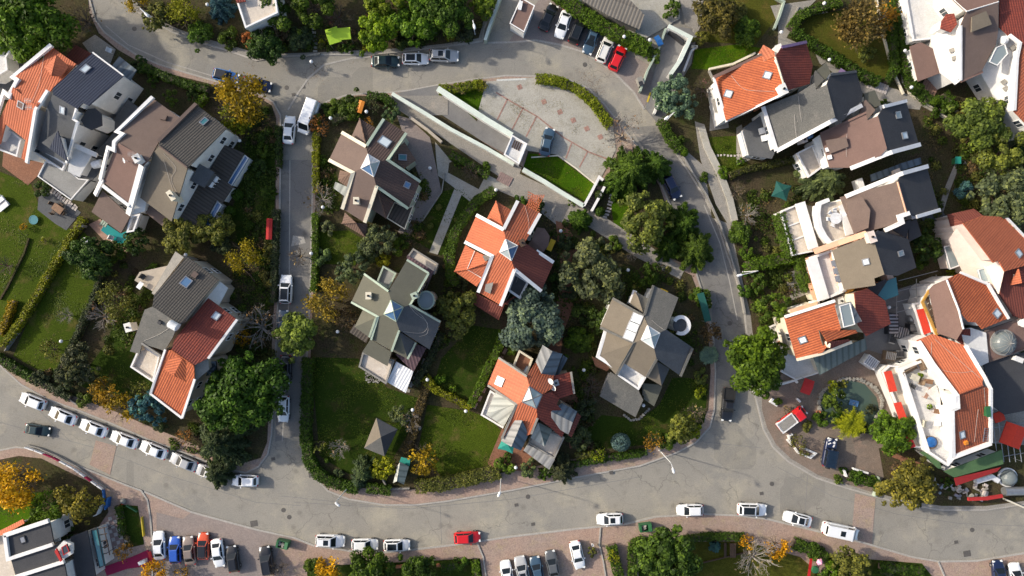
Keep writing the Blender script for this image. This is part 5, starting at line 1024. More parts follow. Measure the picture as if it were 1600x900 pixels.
        p = cl[w]*r*.72+rg.normal(size=(n, 3))*r*.17; p[:, 2] = np.abs(p[:, 2])+.35*r
        C.append(p); Nn.append(u+rg.normal(size=(n, 3))*.6+np.array([0, 0, .4])); S.append(ls*.95*rg.uniform(.6, 1.25, n)); T.append(rg.uniform(.75, 1.3, len(cl))[w]*rg.uniform(.6, 1.4, n))
    return np.concatenate(C), np.concatenate(Nn), np.concatenate(S), np.concatenate(T), tan
def branches(mb, r, h0, rg, n, kind):
    tr = max(.06, r*.055); top = h0+r*.45
    mb.tube([(0, 0, 0), (rg.uniform(-.05, .05)*r, rg.uniform(-.05, .05)*r, h0*.6), (rg.uniform(-.08, .08)*r, rg.uniform(-.08, .08)*r, top)], [tr*1.25, tr, tr*.45], 7)
    for k in range(n):
        th = 2.39996*k+rg.uniform(-.4, .4); ln = r*rg.uniform(.55, .92); z0 = h0*rg.uniform(.55, 1.0); up = rg.uniform(.25, .7)*r
        a = Vector((0, 0, z0)); b = Vector((math.cos(th)*ln*.5, math.sin(th)*ln*.5, z0+up*.55)); c = Vector((math.cos(th+.2)*ln, math.sin(th+.2)*ln, z0+up))
        mb.tube([a, b, c], [tr*.5, tr*.32, tr*.1], 5, cap=False)
        if kind in ('bare', 'sparse'):
            for q in range(7 if kind == 'bare' else 4):
                t = rg.uniform(.25, .95); p = a.lerp(b, t*2) if t < .5 else b.lerp(c, t*2-1); t2 = th+rg.uniform(-1.2, 1.2); l2 = r*rg.uniform(.18, .42)
                e = p+Vector((math.cos(t2)*l2, math.sin(t2)*l2, rg.uniform(.02, .35)*r)); mb.tube([p, e], [tr*.2, tr*.07], 3, cap=False)
                for w in range(3):
                    t3 = t2+rg.uniform(-1, 1); f = p.lerp(e, rg.uniform(.4, .95)); l3 = l2*rg.uniform(.3, .6)
                    mb.tube([f, f+Vector((math.cos(t3)*l3, math.sin(t3)*l3, rg.uniform(0, .15)*r))], [tr*.1, tr*.05], 3, cap=False)
TPL = {}
def tree_template(kind, rq, var):
    key = (kind, rq, var)
    if key in TPL: return TPL[key], False
    rg = np.random.default_rng(hash((len(kind), ord(kind[0]), int(rq*10), var)) % 10007)
    h0 = {'shrub': .05, 'ball': .1, 'cedar': .1, 'spruce': .05, 'broad': .55, 'pine': .6, 'loose': .5, 'olive': .5, 'blue': .2, 'sparse': .55, 'bare': .5}[kind]*rq
    root = thing({'cedar': 'conifer_tree', 'spruce': 'spruce_tree', 'shrub': 'shrub', 'ball': 'topiary_shrub', 'bare': 'bare_tree', 'olive': 'olive_tree', 'pine': 'pine_tree', 'blue': 'cedar_tree', 'sparse': 'autumn_tree'}.get(kind, 'tree'), 'x', 'tree')
    mb = MB(); branches(mb, rq, max(h0, .3*rq), rg, {'bare': 13, 'sparse': 11, 'shrub': 5, 'ball': 3}.get(kind, 8) if kind not in ('cedar', 'spruce') else 0, kind)
    mb.build('trunk', 'pale_bark' if kind == 'bare' and var == 1 else 'bark', root, origin=(0, 0, 0))
    C, Nn, S, T, tan = crown(kind, rq, rg); C[:, 2] += h0*.8
    me = leafmesh('crown', C, Nn, S, T, tangent=tan, seed=var, aspect=.35 if tan is not None else .62)
    o = bpy.data.objects.new('crown', me); COL.objects.link(o); o.parent = root
    TPL[key] = root; return root, True
PAL = dict(bright=(.074, .132, .012), green=(.060, .108, .014), dark=(.038, .068, .016), deep=(.044, .086, .010), lime=(.120, .168, .012), olive=(.115, .128, .030), grey=(.080, .120, .058), sage=(.098, .128, .058), silver=(.098, .150, .118), blue=(.050, .130, .145), dusk=(.052, .070, .034),
           yellow=(.26, .19, .012), gold=(.50, .26, .010), amber=(.26, .145, .018), rust=(.22, .095, .03), brown=(.13, .080, .042), plum=(.065, .032, .032), ygreen=(.175, .195, .012), tan=(.18, .14, .085))
QR = (.55, .9, 1.4, 2.1, 3.0, 4.2, 5.4); TN = [0]
def plant(kind, x, y, rpx, col, label, group=None, cat=None, var=None, squash=1.0):
    r = rpx*.1*(.99 if kind in ('broad', 'pine', 'olive', 'blue', 'loose') else .94); rq = min(QR, key=lambda q: abs(math.log(q/r))); TN[0] += 1; v = TN[0] % 2 if var is None else var
    src, new = tree_template(kind, rq, v); o = src if new else copy_tree(src)
    zc = r*.8; p = W(x, y, zc); o.location = (p.x, p.y, .15); sc = r/rq
    random.seed(TN[0]); o.rotation_euler = (0, 0, random.uniform(0, 6.28)); o.scale = (sc*random.uniform(.95, 1.07), sc*random.uniform(.95, 1.07), sc*squash)
    for k in list(o.keys()): del o[k]
    tag(o, label, cat or {'shrub': 'shrub', 'ball': 'shrub'}.get(kind, 'tree'), group)
    c = PAL[col] if isinstance(col, str) else col; j = [random.uniform(.9, 1.1) for _ in range(3)]
    for ch in o.children:
        if ch.name.startswith('crown'): ch.color = (c[0]*j[0], c[1]*j[1], c[2]*j[2], 1)
    return o
GN, GW, GC, GE, GS_ = 'trees of the northern gardens', 'trees of the western gardens', 'trees of the central block', 'trees of the eastern gardens', 'trees of the southern strip'
TREES = '''N broad 48 42 56 bright|huge bright green tree filling the top left corner
N bare 128 30 30 brown|leafless brown tree between the corner tree and the road bend
N sparse 218 8 20 yellow|yellowing shrub at the top edge beside the road bend
N olive 250 28 24 olive|olive green bush behind the lamp of the road bend
N sparse 290 22 28 ygreen|mixed yellow-green tree left of the blue spruce
N spruce 345 10 21 blue|small blue spruce beside the beige roof terrace
N shrub 312 52 20 green|mid green bush just above the top road
N shrub 356 57 16 deep|rounded green bush above the parked blue hatchback
N shrub 385 60 12 rust|rusty bush below the beige roof terrace
N broad 418 76 26 dark|dark green tree above the bend of the top road
N sparse 442 48 18 tan|tan half-bare tree behind the dark green roadside tree
N pine 428 12 34 green|green pine at the top edge near the beige terrace
N pine 488 6 36 deep|deep green pine above the lime canopy
N bare 528 26 24 plum|dark red leafless tree over the lime canopy
N pine 592 50 33 lime|lime green pine overhanging the top road
N pine 600 8 34 lime|lime green pine at the top edge behind the roadside pine
N pine 655 38 36 bright|bright green pine in the middle of the northern grove
N pine 700 20 38 green|tall green pine right of the northern grove
N broad 672 2 26 deep|deep green tree at the top edge of the grove
N pine 758 14 24 bright|bright pine against the mint green wall
N shrub 725 48 18 dusk|dusky undergrowth bush below the tall pine
N sparse 705 62 10 ygreen|yellow-green bush at the grove edge beside the road
N shrub 545 74 10 green|small bush beside the lime canopy
N shrub 575 74 8 ygreen|small yellow-green bush by the top road kerb
N shrub 468 60 20 dusk|dusky undergrowth under the deep green pine
N shrub 630 62 16 dark|dark undergrowth between the two roadside pines
N sparse 508 62 10 ygreen|yellowish bush left of the lime canopy
W sparse 382 158 42 yellow|golden yellow tree overhanging the parked blue cars
W sparse 372 185 26 ygreen|greenish lower half of the yellow tree group, left of the side street
W pine 268 154 13 green|small spiky green palm-like tree between the left houses
W shrub 412 236 13 green|clipped green bush beside the side street
W spruce 419 302 14 green|small green conifer beside the side street above the red swing
W ball 372 305 9 deep|round clipped ball by the glazed lean-to, topmost of three
W ball 361 331 9 deep|round clipped ball by the glazed lean-to, middle of three
W ball 390 353 8 deep|round clipped ball nearest the olive tree, lowest of three
W broad 282 370 26 olive|olive green tree below the charcoal tiled house
W olive 335 358 28 olive|wide olive tree between the charcoal roof and the yellow tree
W sparse 384 402 28 yellow|bright yellow shrub tree above the beige house
W olive 213 376 22 dark|dark tree beside the swimming pool
W broad 146 405 32 dark|dark broad tree between the pool and the long lawn
W shrub 180 392 18 deep|deep green bush at the lower end of the pool deck
W sparse 38 355 8 gold|tiny golden shrub on the left lawn
W sparse 70 376 6 ygreen|tiny yellow-green shrub on the left lawn
W sparse 184 470 30 olive|thin olive tree between the two lower lawns
W bare 160 495 26 brown|leafless grey tree below the thin olive tree
W olive 124 572 30 dusk|dusky shrub tree at the lower edge of the lawn
W shrub 100 594 18 dusk|dusky bush beside the corner of the lower lawn
W sparse 165 612 24 amber|orange leaved shrub above the kerb row
W sparse 192 638 26 yellow|yellow shrub above the kerb row beside the blue spruce
W blue 233 638 25 blue|blue spruce in front of the red tiled house
W broad 386 612 57 (.040,.098,.012)|large dense round tree at the lower end of the side street
W cedar 345 690 44 dusk|dark conifer spreading over the kerb row
W cedar 340 740 24 dusk|low dark conifer bough over the hidden silver car
W sparse 289 681 15 rust|rusty orange shrub above the silver saloon
W bare 405 512 40 brown|leafless brown tree right of the red tiled house
W sparse 378 528 16 gold|golden sprigs in front of the leafless brown tree
W pine 466 521 35 (.115,.150,.035)|light green tree leaning over the side street
W bare 8 415 18 brown|leafless shrub at the left edge of the lawns
W bare 105 493 14 tan|small bare tree on the lower lawn
W sparse 82 546 18 olive|small thin tree on the lower lawn near its corner
W shrub 300 150 12 dark|dark bush behind the charcoal tiled house
W shrub 345 380 18 dusk|dusky bush below the wide olive tree
W shrub 420 395 14 olive|olive bush by the side street below the red swing
W shrub 418 435 14 olive|olive bush by the side street above the white off-roader
W shrub 405 260 14 dark|dark bush right of the glazed lean-to
W shrub 330 640 18 grey|grey-green bush under the large round tree
W shrub 250 665 12 dusk|dusky bush below the blue spruce
W shrub 130 625 12 green|small green bush above the kerb row
W shrub 60 590 14 dusk|dusky hedge bush at the left pavement
W shrub 88 250 12 dark|dark bush between the two left terraces
W shrub 65 292 16 dark|dark bush at the edge of the slate patio
W shrub 240 420 10 green|small green bush at the grey roof terrace
W sparse 222 612 18 olive|olive shrub beside the sunken white terrace
W shrub 216 100 14 dark|dark bush by the top road bend
W shrub 238 125 10 green|small bush behind the blue roofed house
C sparse 500 197 18 rust|rust-coloured feathery bush beside the white van
C shrub 545 165 22 deep|deep green bush by the orange canopy
C shrub 517 168 15 green|green bush at the corner of the central block
C olive 612 178 14 grey|grey-green bush beside the brown cross-shaped house
C sparse 578 190 10 amber|small amber bush under the brown house's northern gable
C bare 502 312 26 brown|leafless bush leaning over the side street
C bare 468 400 20 tan|bare twigs leaning over the side street above the white off-roader
C shrub 511 355 13 sage|sage green bush left of the low hipped roof
C shrub 503 400 15 sage|variegated pale bush beside the side street
C olive 592 375 26 grey|grey-green tree below the brown cross-shaped house
C olive 550 420 25 grey|grey-green tree beside the olive-grey roof
C shrub 598 405 14 ygreen|yellow-green bush between the two grey-green trees
C shrub 624 386 14 green|green bush beside the stone path
C shrub 575 395 18 dusk|dusky bush between the grey-green trees
C sparse 513 468 36 (.20,.150,.022)|yellow and brown autumn tree beside the side street
C sparse 540 502 22 brown|brown fading bush beside the yellow and brown autumn tree
C olive 716 487 33 olive|olive green tree between the olive-grey and orange houses
C blue 833 500 43 silver|large silver-blue cedar in the middle of the central block
C olive 924 425 48 sage|large sage green tree right of the orange house
C spruce 907 344 18 green|green conifer at the edge of the paved lane
C olive 1007 345 40 olive|wide yellow-olive tree beside the right-hand street
C cedar 985 268 40 green|green conifer at the lower end of the round car park
C cedar 1025 258 28 green|green conifer overhanging the right-hand street
C cedar 965 285 24 green|small green conifer beside the stepping stones
C cedar 1070 350 30 deep|deep green conifer over the right-hand street
C cedar 1088 388 32 green|green conifer at the corner of the paved lane and street
C cedar 1045 385 22 deep|deep green conifer between the olive tree and the street
C ball 936 305 8 dark|clipped ball at the top of the stepping stones
C ball 937 331 8 deep|clipped ball at the lower end of the stepping stones
C bare 972 210 34 tan|pale bare tree at the right tip of the round car park|1
C olive 940 500 20 dark|dark bush right of the silver cedar
C shrub 905 535 22 deep|deep green bushes between the two lower houses
C shrub 912 490 18 dark|dark bush below the large sage tree
C shrub 893 455 14 dusk|dusky bush left of the dark thicket
C bare 925 605 22 plum|dark reddish thicket between the salmon and taupe houses
C shrub 915 640 18 dusk|dusky bush right of the salmon house
C shrub 905 685 22 dusk|dusky bush near the pavement right of the salmon house
C shrub 885 380 14 dusk|dusky bush right of the yellow canopy
C sparse 1107 520 19 brown|brown-olive bush beside the right-hand street
C shrub 1096 590 14 olive|olive bush at the edge of the right lawn
C shrub 1095 612 10 ygreen|yellow-green bush at the edge of the right lawn
C olive 1062 668 24 olive|olive tree at the lower right corner of the central block
C bare 1085 645 20 tan|bare twiggy bush beside the lower right lawn corner
C shrub 1085 672 16 ygreen|yellow-green bush at the pavement curve
C sparse 1020 688 17 amber|amber bush at the lower edge of the right lawn
C shrub 1042 690 16 green|green bush between the amber bush and the olive tree
C ball 969 690 15 (.085,.150,.155)|round blue shrub at the lower edge of the right lawn
C sparse 933 711 14 ygreen|yellow-green low shrub along the lower pavement
C cedar 878 735 22 dusk|dusky conifer leaning over the main road pavement
C shrub 826 734 15 sage|sage bush below the salmon house
C shrub 790 726 17 green|green bush by the teal parasol
C shrub 850 742 10 deep|deep green bush between sage bush and dusky conifer
C sparse 664 716 26 yellow|yellowing round tree on the lower central lawn
C olive 600 732 20 ygreen|yellow-green tree beside the grey shed
C spruce 568 735 20 grey|grey-green conical tree left of the grey shed
C cedar 560 752 14 grey|small grey-green conifer at the lower corner pavement
C bare 530 700 18 tan|pale bare small tree on the lower lawn|1
C bare 642 658 18 tan|pale bare tree at the hedge between two lawns|1
C olive 622 648 15 sage|sage green bush beside the pavilion
C sparse 500 695 11 olive|small olive bush on the lower lawn
C shrub 530 740 8 grey|tiny grey bush at the curved hedge
C ball 511 719 4 bright|tiny bright green ball on the lower lawn
C shrub 686 593 9 bright|small bright plant beside the lawn lamp
C shrub 708 607 7 bright|tiny bright plant on the upper lawn
C sparse 752 134 12 ygreen|spindly yellow-green tree at the car park entrance
C sparse 721 141 9 tan|spindly tan tree in the triangular bed
C bare 735 268 16 brown|leafless bush in the island of the garden path
C shrub 715 255 8 green|small green bush in the island of the garden path
C shrub 760 262 8 green|small bush at the right end of the garden path island
C ball 686 324 5 olive|small pale ball left of the stone path, upper
C ball 673 353 5 olive|small pale ball left of the stone path, lower
C ball 713 344 4 olive|small ball right of the stone path, upper
C ball 702 369 5 olive|small ball right of the stone path, lower
C shrub 815 315 12 green|green climber beside the red tile pergola
C shrub 840 322 12 dark|dark climber right of the red tile pergola
C shrub 895 315 8 green|small bush beside the paved lane
C shrub 960 380 13 green|green bush along the paved lane
C bare 988 397 14 plum|dark bare bush along the paved lane
C broad 1012 430 18 deep|deep green tree above the taupe house
C shrub 1095 465 18 deep|deep green bush by the dark green shed
C shrub 800 548 7 green|small round bush by the salmon house terrace
C shrub 652 540 14 dusk|dusky bush right of the white sheet roof
C shrub 745 470 14 dark|dark bush below the orange house
C sparse 585 165 14 dusk|dusky bush behind the orange canopy
C shrub 500 250 9 green|small green bush left of the brown house
C shrub 720 440 14 dusk|dusky bush between the hedge and the olive tree
C shrub 870 440 14 dark|dark bush right of the orange house terrace
E blue 1054 152 29 silver|dense silver cedar beside the garage ramp
E olive 1118 28 32 (.085,.075,.025)|brown-olive shrubbery at the top beside the lawn
E shrub 1165 48 22 green|green bush at the corner of the bright lawn
E shrub 1145 20 20 olive|olive bush at the top edge of the small lawn
E shrub 1095 58 14 olive|olive bush at the left tip of the bright lawn
E bare 1100 140 22 plum|dark bare bush left of the orange end house
E sparse 1345 42 40 (.145,.095,.035)|brown fading autumn tree in the fenced garden
E sparse 1378 30 24 amber|amber autumn tree beside the garden path
E shrub 1355 85 14 olive|olive bush on the dry lawn
E cedar 1290 282 36 sage|sage green conifer leaning over the terrace row
E pine 1208 478 24 green|green tree beside the sixth eastern house
E broad 1180 560 47 bright|bright green broad tree over the right-hand street
E shrub 1185 440 16 deep|deep green bush above the bright broad tree
E shrub 1170 420 12 bright|bright bush beside the street wall
E shrub 1168 395 14 green|green bush beside the street wall, further up
E shrub 1130 268 10 bright|bright bush beside the stepping stones
E shrub 1158 252 7 bright|small leafy bush by the grey lower roof
E pine 1528 192 40 (.105,.138,.030)|olive green tree below the white villa
E pine 1562 240 38 (.110,.140,.028)|olive green tree right of the garden paths
E olive 1565 312 44 sage|wide sage green tree above the pink walled house
E olive 1592 172 22 olive|olive tree at the right edge
E shrub 1508 298 15 blue|bluish bush at the fork of the garden paths
E olive 1448 385 24 dark|dark tree left of the pink walled house
E shrub 1440 410 12 deep|deep green bush beside the glass canopy
E shrub 1485 425 8 lime|tiny lime bush under the pink wall
E broad 1298 628 18 green|green bush at the left rim of the pond
E shrub 1312 655 14 deep|deep green bush at the lower rim of the pond
E broad 1390 672 30 bright|bright green tree right of the palm
E olive 1417 757 36 (.125,.130,.026)|yellow-olive tree at the restaurant corner
E sparse 1246 690 15 olive|dry olive plants in the white planter
E sparse 1255 705 9 olive|dry plants in the lower white planter
E bare 1150 300 16 tan|bare bush by the street wall
E bare 1170 335 20 brown|bare brown thicket in the dug garden
E bare 1235 340 14 brown|leafless bush near the green tent
E shrub 1160 362 20 green|green bush at the corner of the dug garden
E shrub 1470 165 18 deep|deep green hedge bush below the white villa
E shrub 1500 170 14 olive|olive bush beside the white gable
E shrub 1440 55 8 ygreen|yellow-green bush beside the white villa terrace
E shrub 1215 345 10 dusk|dusky bush below the green tent
E shrub 1270 378 14 green|green climber on the white terrace corner
E shrub 1165 455 12 green|green bush above the bright broad tree by the wall
E shrub 1400 698 10 ygreen|yellow-green plant below the bright green tree
E shrub 1340 745 12 deep|deep green plants along the forecourt wall
E shrub 1365 752 10 green|green plants at the right end of the forecourt wall
E shrub 1480 755 10 deep|deep green weeds at the restaurant corner
E shrub 1060 222 10 deep|deep green bush below the silver cedar lamp
E ball 1068 238 7 bright|round bush beside the right-hand street
E shrub 1100 278 8 deep|small round bush below the street wall
E shrub 1018 85 15 green|green climber beside the ramp wall
E olive 1300 605 10 ygreen|reeds at the top rim of the pond
E shrub 1318 600 8 olive|low olive plants at the upper rim of the pond
E shrub 1283 655 13 deep|deep green bush at the lower left rim of the pond
E olive 1345 668 12 green|green bush between the palm and the bright tree
E shrub 1262 665 9 olive|small olive bush beside the terracotta pot
E sparse 1228 640 8 tan|dry plant in the white bench planter
E shrub 1215 628 6 green|small plant in the L shaped planter
E shrub 1360 640 9 dusk|dusky plants at the right rim of the pond
E sparse 1400 735 16 brown|brown withered shrub beside the dark red slab
E shrub 1445 745 16 olive|olive weeds below the left green roof
E shrub 1318 735 6 deep|small bush at the white gate post
E shrub 1050 12 16 green|green bush in the top bed by the path
E shrub 1322 158 8 bright|small bright bush behind the grey shingled house
E shrub 1382 163 9 green|small bush behind the charcoal roof
E shrub 1310 750 8 green|small plant left along the forecourt wall
S sparse 35 755 38 gold|large golden autumn tree in the shop garden
S sparse 2 745 20 gold|golden tree cut by the left edge
S loose 78 792 28 bright|bright green light tree right of the golden tree
S loose 124 788 31 (.15,.145,.025)|olive and yellow tree above the shop
S shrub 104 838 13 dark|dark bush at the edge of the shop roof
S loose 70 828 17 bright|bright twigs over the shop's white beam
S sparse 195 858 16 amber|amber small tree beside the magenta carpet
S broad 577 888 31 deep|round deep green tree, left of two by the main road
S broad 655 890 28 deep|round deep green tree, right of two by the main road
S sparse 515 887 22 gold|golden bush left of the round green trees
S shrub 487 885 14 green|green hedge bush left of the golden bush
S bare 438 888 18 tan|bare bush below the green dumpster
S broad 1038 866 43 (.058,.108,.016)|large bright green pine above the bottom edge
S bare 1180 872 36 tan|large bare tree near the garden table|1
S sparse 1212 852 20 gold|golden bush on the hedge, right of two
S sparse 1168 846 14 gold|golden bush on the hedge, left of two
S olive 1330 885 30 olive|olive green bushes at the bottom edge
S shrub 1300 895 18 bright|bright green bush at the bottom edge
S sparse 243 893 20 gold|golden shrub under the parked white saloon
S sparse 285 895 14 amber|amber shrub under the parked blue hatchback
S sparse 958 868 13 ygreen|yellow-green shrub between the car park and the lawn
S spruce 1117 855 9 blue|small blue conifer beside the garden table
S shrub 1390 890 12 dusk|dusky bush at the bottom edge right of the olive bushes
S shrub 1275 862 14 deep|deep green bush beside the playground toys
S shrub 925 862 8 olive|small olive bush in the car park bed
S shrub 720 880 12 green|green bush beside the bottom wall
S sparse 200 840 7 tan|tiny tan bush on the checked path lawn'''
GRP = dict(N=GN, W=GW, C=GC, E=GE, S=GS_)
for ln in TREES.split('\n'):
    a = ln.split('|'); t = a[0].split(); cl = eval(t[5]) if t[5][0] == '(' else t[5]
    plant(t[1], float(t[2]), float(t[3]), float(t[4]), cl, a[1], GRP[t[0]], var=int(a[2]) if len(a) > 2 else None)
# palm and agave: rosettes of arching fronds
def rosette(name, label, cat, x, y, r, n, col, h0, tips, wid=.3):
    root = thing(name, label, cat, W(x, y, h0)); root.location.z = .15; rg = np.random.default_rng(int(x))
    C, Nn, S, T, tan = [], [], [], [], []
    for k in range(n):
        th = k*2.39996; el = rg.uniform(.05, 1.0); ln = r*rg.uniform(.8, 1.1)*(1-.4*el*el)
        for s_ in np.linspace(.08, 1, 16):
            cx = ln*s_; z = h0+ln*(math.sin(el)*s_*.9-.42*s_*s_); w = wid*math.sin(min(1, s_*1.15)*2.7)+.05
            for sd in (-1, 1):
                C.append((math.cos(th)*cx-sd*math.sin(th)*w*.5, math.sin(th)*cx+sd*math.cos(th)*w*.5, z-.05)); Nn.append((rg.normal()*.2, rg.normal()*.2, 1)); tan.append((math.cos(th)*.8-sd*math.sin(th), math.sin(th)*.8+sd*math.cos(th), -.15)); S.append(w*1.1+.08); T.append(rg.uniform(.75, 1.25)*(1+tips*s_))
    me = leafmesh('crown', np.array(C), np.array(Nn), np.array(S), np.array(T), tangent=np.array(tan), aspect=.16)
    o = bpy.data.objects.new('crown', me); COL.objects.link(o); o.parent = root; o.color = c4(col)
    mb = MB(); mb.tube([(0, 0, 0), (.05, 0, h0*.5), (0, 0, h0)], [.22, .18, .2], 8); mb.build('trunk', 'bark', root, origin=(0, 0, 0))
rosette('palm_tree', 'yellow-green fan palm between the pond and the parked jeep', 'palm', 1330, 662, 2.7, 34, (.17, .20, .012), 2.2, .8, .26)
rosette('agave_plant', 'pale blue agave rosette beside the right-hand street', 'plant', 1108, 555, 1.6, 34, (.17, .26, .22), .4, .3, .3)
# hedges: a leafy band over its own branch core
def hedge(s, w, hh, col, label, den=105, group='hedges of the gardens', ls=.14, z=.12):
    P = [Vector((p.x, p.y, z)) for p in PT(s, hh*.7)]; root = thing('hedge', label, 'hedge', P[0], 0, group); rg = np.random.default_rng(len(s)*7+int(w*100))
    C, Nn, S, T = [], [], [], []
    for a, b in zip(P, P[1:]):
        L_ = (b-a).length; t = (b-a).normalized(); nr = Vector((-t.y, t.x, 0)); n = int(den*L_*(w+1.4*hh))
        u = rg.uniform(-.03, 1.03, n); u = u[rg.uniform(size=n) < .62+.4*np.sin(u*L_*1.7+a.x)+.3]; n = len(u); per = rg.uniform(0, w+1.6*hh, n); side = np.where(per < w, per-w/2, np.where(per < w+.8*hh, -w/2, w/2)); zz = np.where(per < w, hh, hh-np.where(per < w+.8*hh, per-w, per-w-.8*hh))
        wob = .10*np.sin(u*L_*2.1)+.09*np.sin(u*L_*5.3+1)
        base = np.array(a-P[0]); tt = np.array(t); nn = np.array(nr)
        C.append(base+u[:, None]*L_*tt+(side*(1+wob*.8))[:, None]*nn+np.stack([0*u, 0*u, zz+wob*.8], 1)+rg.normal(size=(n, 3))*.09)
        up = (per < w).astype(float); Nn.append(nn*np.sign(side)[:, None]*(1-up)[:, None]+np.array([0, 0, 1.])*(up*1.+.3)[:, None]+rg.normal(size=(n, 3))*.5)
        S.append(ls*rg.uniform(.65, 1.35, n)); T.append(rg.uniform(.6, 1.35, n)*(1+.10*np.sin(u*L_*1.3+base[0])+.06*np.sin(u*L_*4.1)))
    me = leafmesh('foliage', np.concatenate(C), np.concatenate(Nn), np.concatenate(S), np.concatenate(T)); o = bpy.data.objects.new('foliage', me); COL.objects.link(o); o.parent = root; o.color = c4(PAL[col] if isinstance(col, str) else col)
    mb = MB(); mb.strip([p for p in P], w*.72, hh*.8); mb.build('branch_core', 'bark', root)
HG = [('838,124 855,124 872,127 900,138 925,158 943,182 953,198', 1.2, 1.2, (.165, .205, .012), 'bright yellow-green clipped hedge curving round the concrete car park'), ('687,141 720,138 752,131', 1.2, 1.1, (.15, .19, .012), 'bright clipped hedge along the triangular bed at the car park entrance'),
 ('868,-12 892,8 925,33 956,50 990,66 1012,78', 1.9, 2.0, 'bright', 'thick ivy hedge behind the six cars of the upper car park'), ('772,298 748,312 728,336 712,362 702,395 704,430 712,445', 1.3, 1.6, 'green', 'dark green hedge bending left of the orange roofed house'),
 ('786,518 778,545 765,570 752,600 736,632', 1.0, 1.3, 'bright', 'clipped hedge between the upper lawn and the salmon house'), ('672,604 700,618 734,636', .9, 1.1, 'ygreen', 'low hedge closing the lower end of the upper lawn'), ('668,598 660,625 652,648 645,680 634,705', 1.1, 1.2, (.09, .07, .03), 'brown-green hedge between the pavilion and the shed lawn'), ('664,590 676,604', 1.2, 1.2, 'ygreen', 'short hedge clump beside the white garden lamp'),
 ('495,180 494,240 494,300', .8, 1.2, 'ygreen', 'thin yellow-green hedge along the upper side street'), ('493,335 493,390 492,440 491,455', .8, 1.2, 'bright', 'thin green hedge along the middle of the side street'), ('482,560 480,620 478,680 482,715 495,738 515,752 545,760 560,762', 1.5, 1.4, 'deep', 'dark clipped hedge curving round the lower left corner of the central block'),
 ('575,762 610,766', 1.2, 1.3, 'green', 'short hedge below the conical tree'), ('650,760 690,756 730,748 780,738', 1.8, 1.4, 'olive', 'broad olive hedge along the main road pavement below the yellow tree'), ('850,738 890,727 930,718 985,710 1010,706', .9, .9, 'deep', 'low dark hedge along the pavement below the right lawn'), ('900,712 935,708', .8, 1., 'olive', 'short olive hedge left of the round blue shrub'),
 ('131,342 112,372 92,404 70,442 48,480 25,515 6,540', .8, 1.2, 'ygreen', 'straight clipped hedge between the two long western lawns'), ('168,400 152,455 132,500 112,545 90,588', .7, 1.4, 'dusk', 'dusky hedge between the lower lawn and the beige house garden'), ('-10,555 20,572 50,590', 1.2, 1.2, 'deep', 'dark hedge at the left pavement end'), ('52,592 80,605 110,622', 1.0, 1.1, 'dusk', 'dusky hedge along the pavement of the first kerb cars'),
 ('22,470 8,510 0,522', .8, 1.1, 'yellow', 'short yellow hedge at the left edge'), ('225,105 258,120 290,132 325,140', 1.1, 1.2, 'deep', 'dark hedge along the left side of the top road'), ('432,330 430,400 428,470', .8, 1.3, 'dusk', 'dusky hedge along the left of the side street'), ('436,200 436,260', .7, 1.3, 'dark', 'dark hedge beside the white saloon in the side street'), ('310,165 322,150', .8, 1.4, 'bright', 'short bright hedge behind the charcoal tiled house'),
 ('1032,188 1046,215 1062,235', 1.3, 1.3, 'green', 'green hedge at the upper right-hand street'), ('1235,45 1248,26 1275,14 1310,4', 1.2, 1.3, 'green', 'hedge along the top edge of the fenced dry garden'), ('1237,48 1260,64 1300,88 1345,118 1372,128', 1.3, 1.3, 'deep', 'hedge along the lower edge of the fenced dry garden'), ('1390,8 1394,60 1398,110 1385,128', 1.0, 1.3, 'deep', 'hedge at the right end of the fenced dry garden'),
 ('1402,0 1410,50 1416,100 1424,132 1450,158', 1.4, 1.4, 'deep', 'dark hedge left of the white villa'), ('1470,150 1488,172', 2.0, 1.4, 'deep', 'hedge stub below the white villa veranda'), ('1165,415 1200,410 1235,402', 1.8, 1.5, 'bright', 'bright hedge block beside the white terraced house'), ('1217,335 1226,370 1236,400', .9, 3.2, 'green', 'climbing hedge on the edge of the white terrace'),
 ('1248,400 1252,430 1260,455', .9, 2.4, 'green', 'climbing hedge below the peach parapet'), ('1325,742 1345,748 1370,756', 1.2, 1.0, 'deep', 'dark planting behind the white forecourt wall'), ('1140,275 1165,265 1200,258 1240,250', .8, 1.3, (.06, .07, .02), 'clipped hedge below the stepping stones of the eastern lawn'),
 ('988,905 988,850 1005,843', 1.1, 1.2, 'green', 'clipped hedge at the left of the bright pine'), ('1070,842 1110,838 1160,838', .9, 1.1, 'deep', 'low hedge between the pavement and the garden table'), ('955,852 962,880 968,905', 1.3, 1.1, 'green', 'hedge right of the askew white saloon'), ('1240,848 1265,858 1290,872', 1.5, 1.2, 'green', 'hedge above the playground toys'),
 ('742,875 745,905', 1.0, .6, 'bright', 'narrow bright strip hedge by the brick car park'), ('478,884 500,880', 1.2, 1., 'green', 'short hedge left of the golden bush at the bottom'), ('690,886 716,884', 1.4, 1., 'deep', 'dark hedge right of the round trees at the bottom'), ('1375,885 1440,892', 1.2, 1., 'deep', 'dark hedge at the bottom right edge'),
 ('520,190 540,180 562,180', 1.1, 1.2, 'dusk', 'curved dusky hedge above the brown house'), ('575,150 600,152 615,165', 1.0, 1.3, 'deep', 'dark hedge below the brick pavement corner'), ('705,242 735,258 762,276', 1.0, 1.0, 'green', 'low hedge along the top of the garden path island'), ('650,600 672,560 690,520', .9, 1.2, 'dusk', 'dusky hedge right of the white sheet roof'), ('186,790 190,812 192,835', .7, .9, 'deep', 'low hedge along the chequered path')]
for a in HG: hedge(*a)
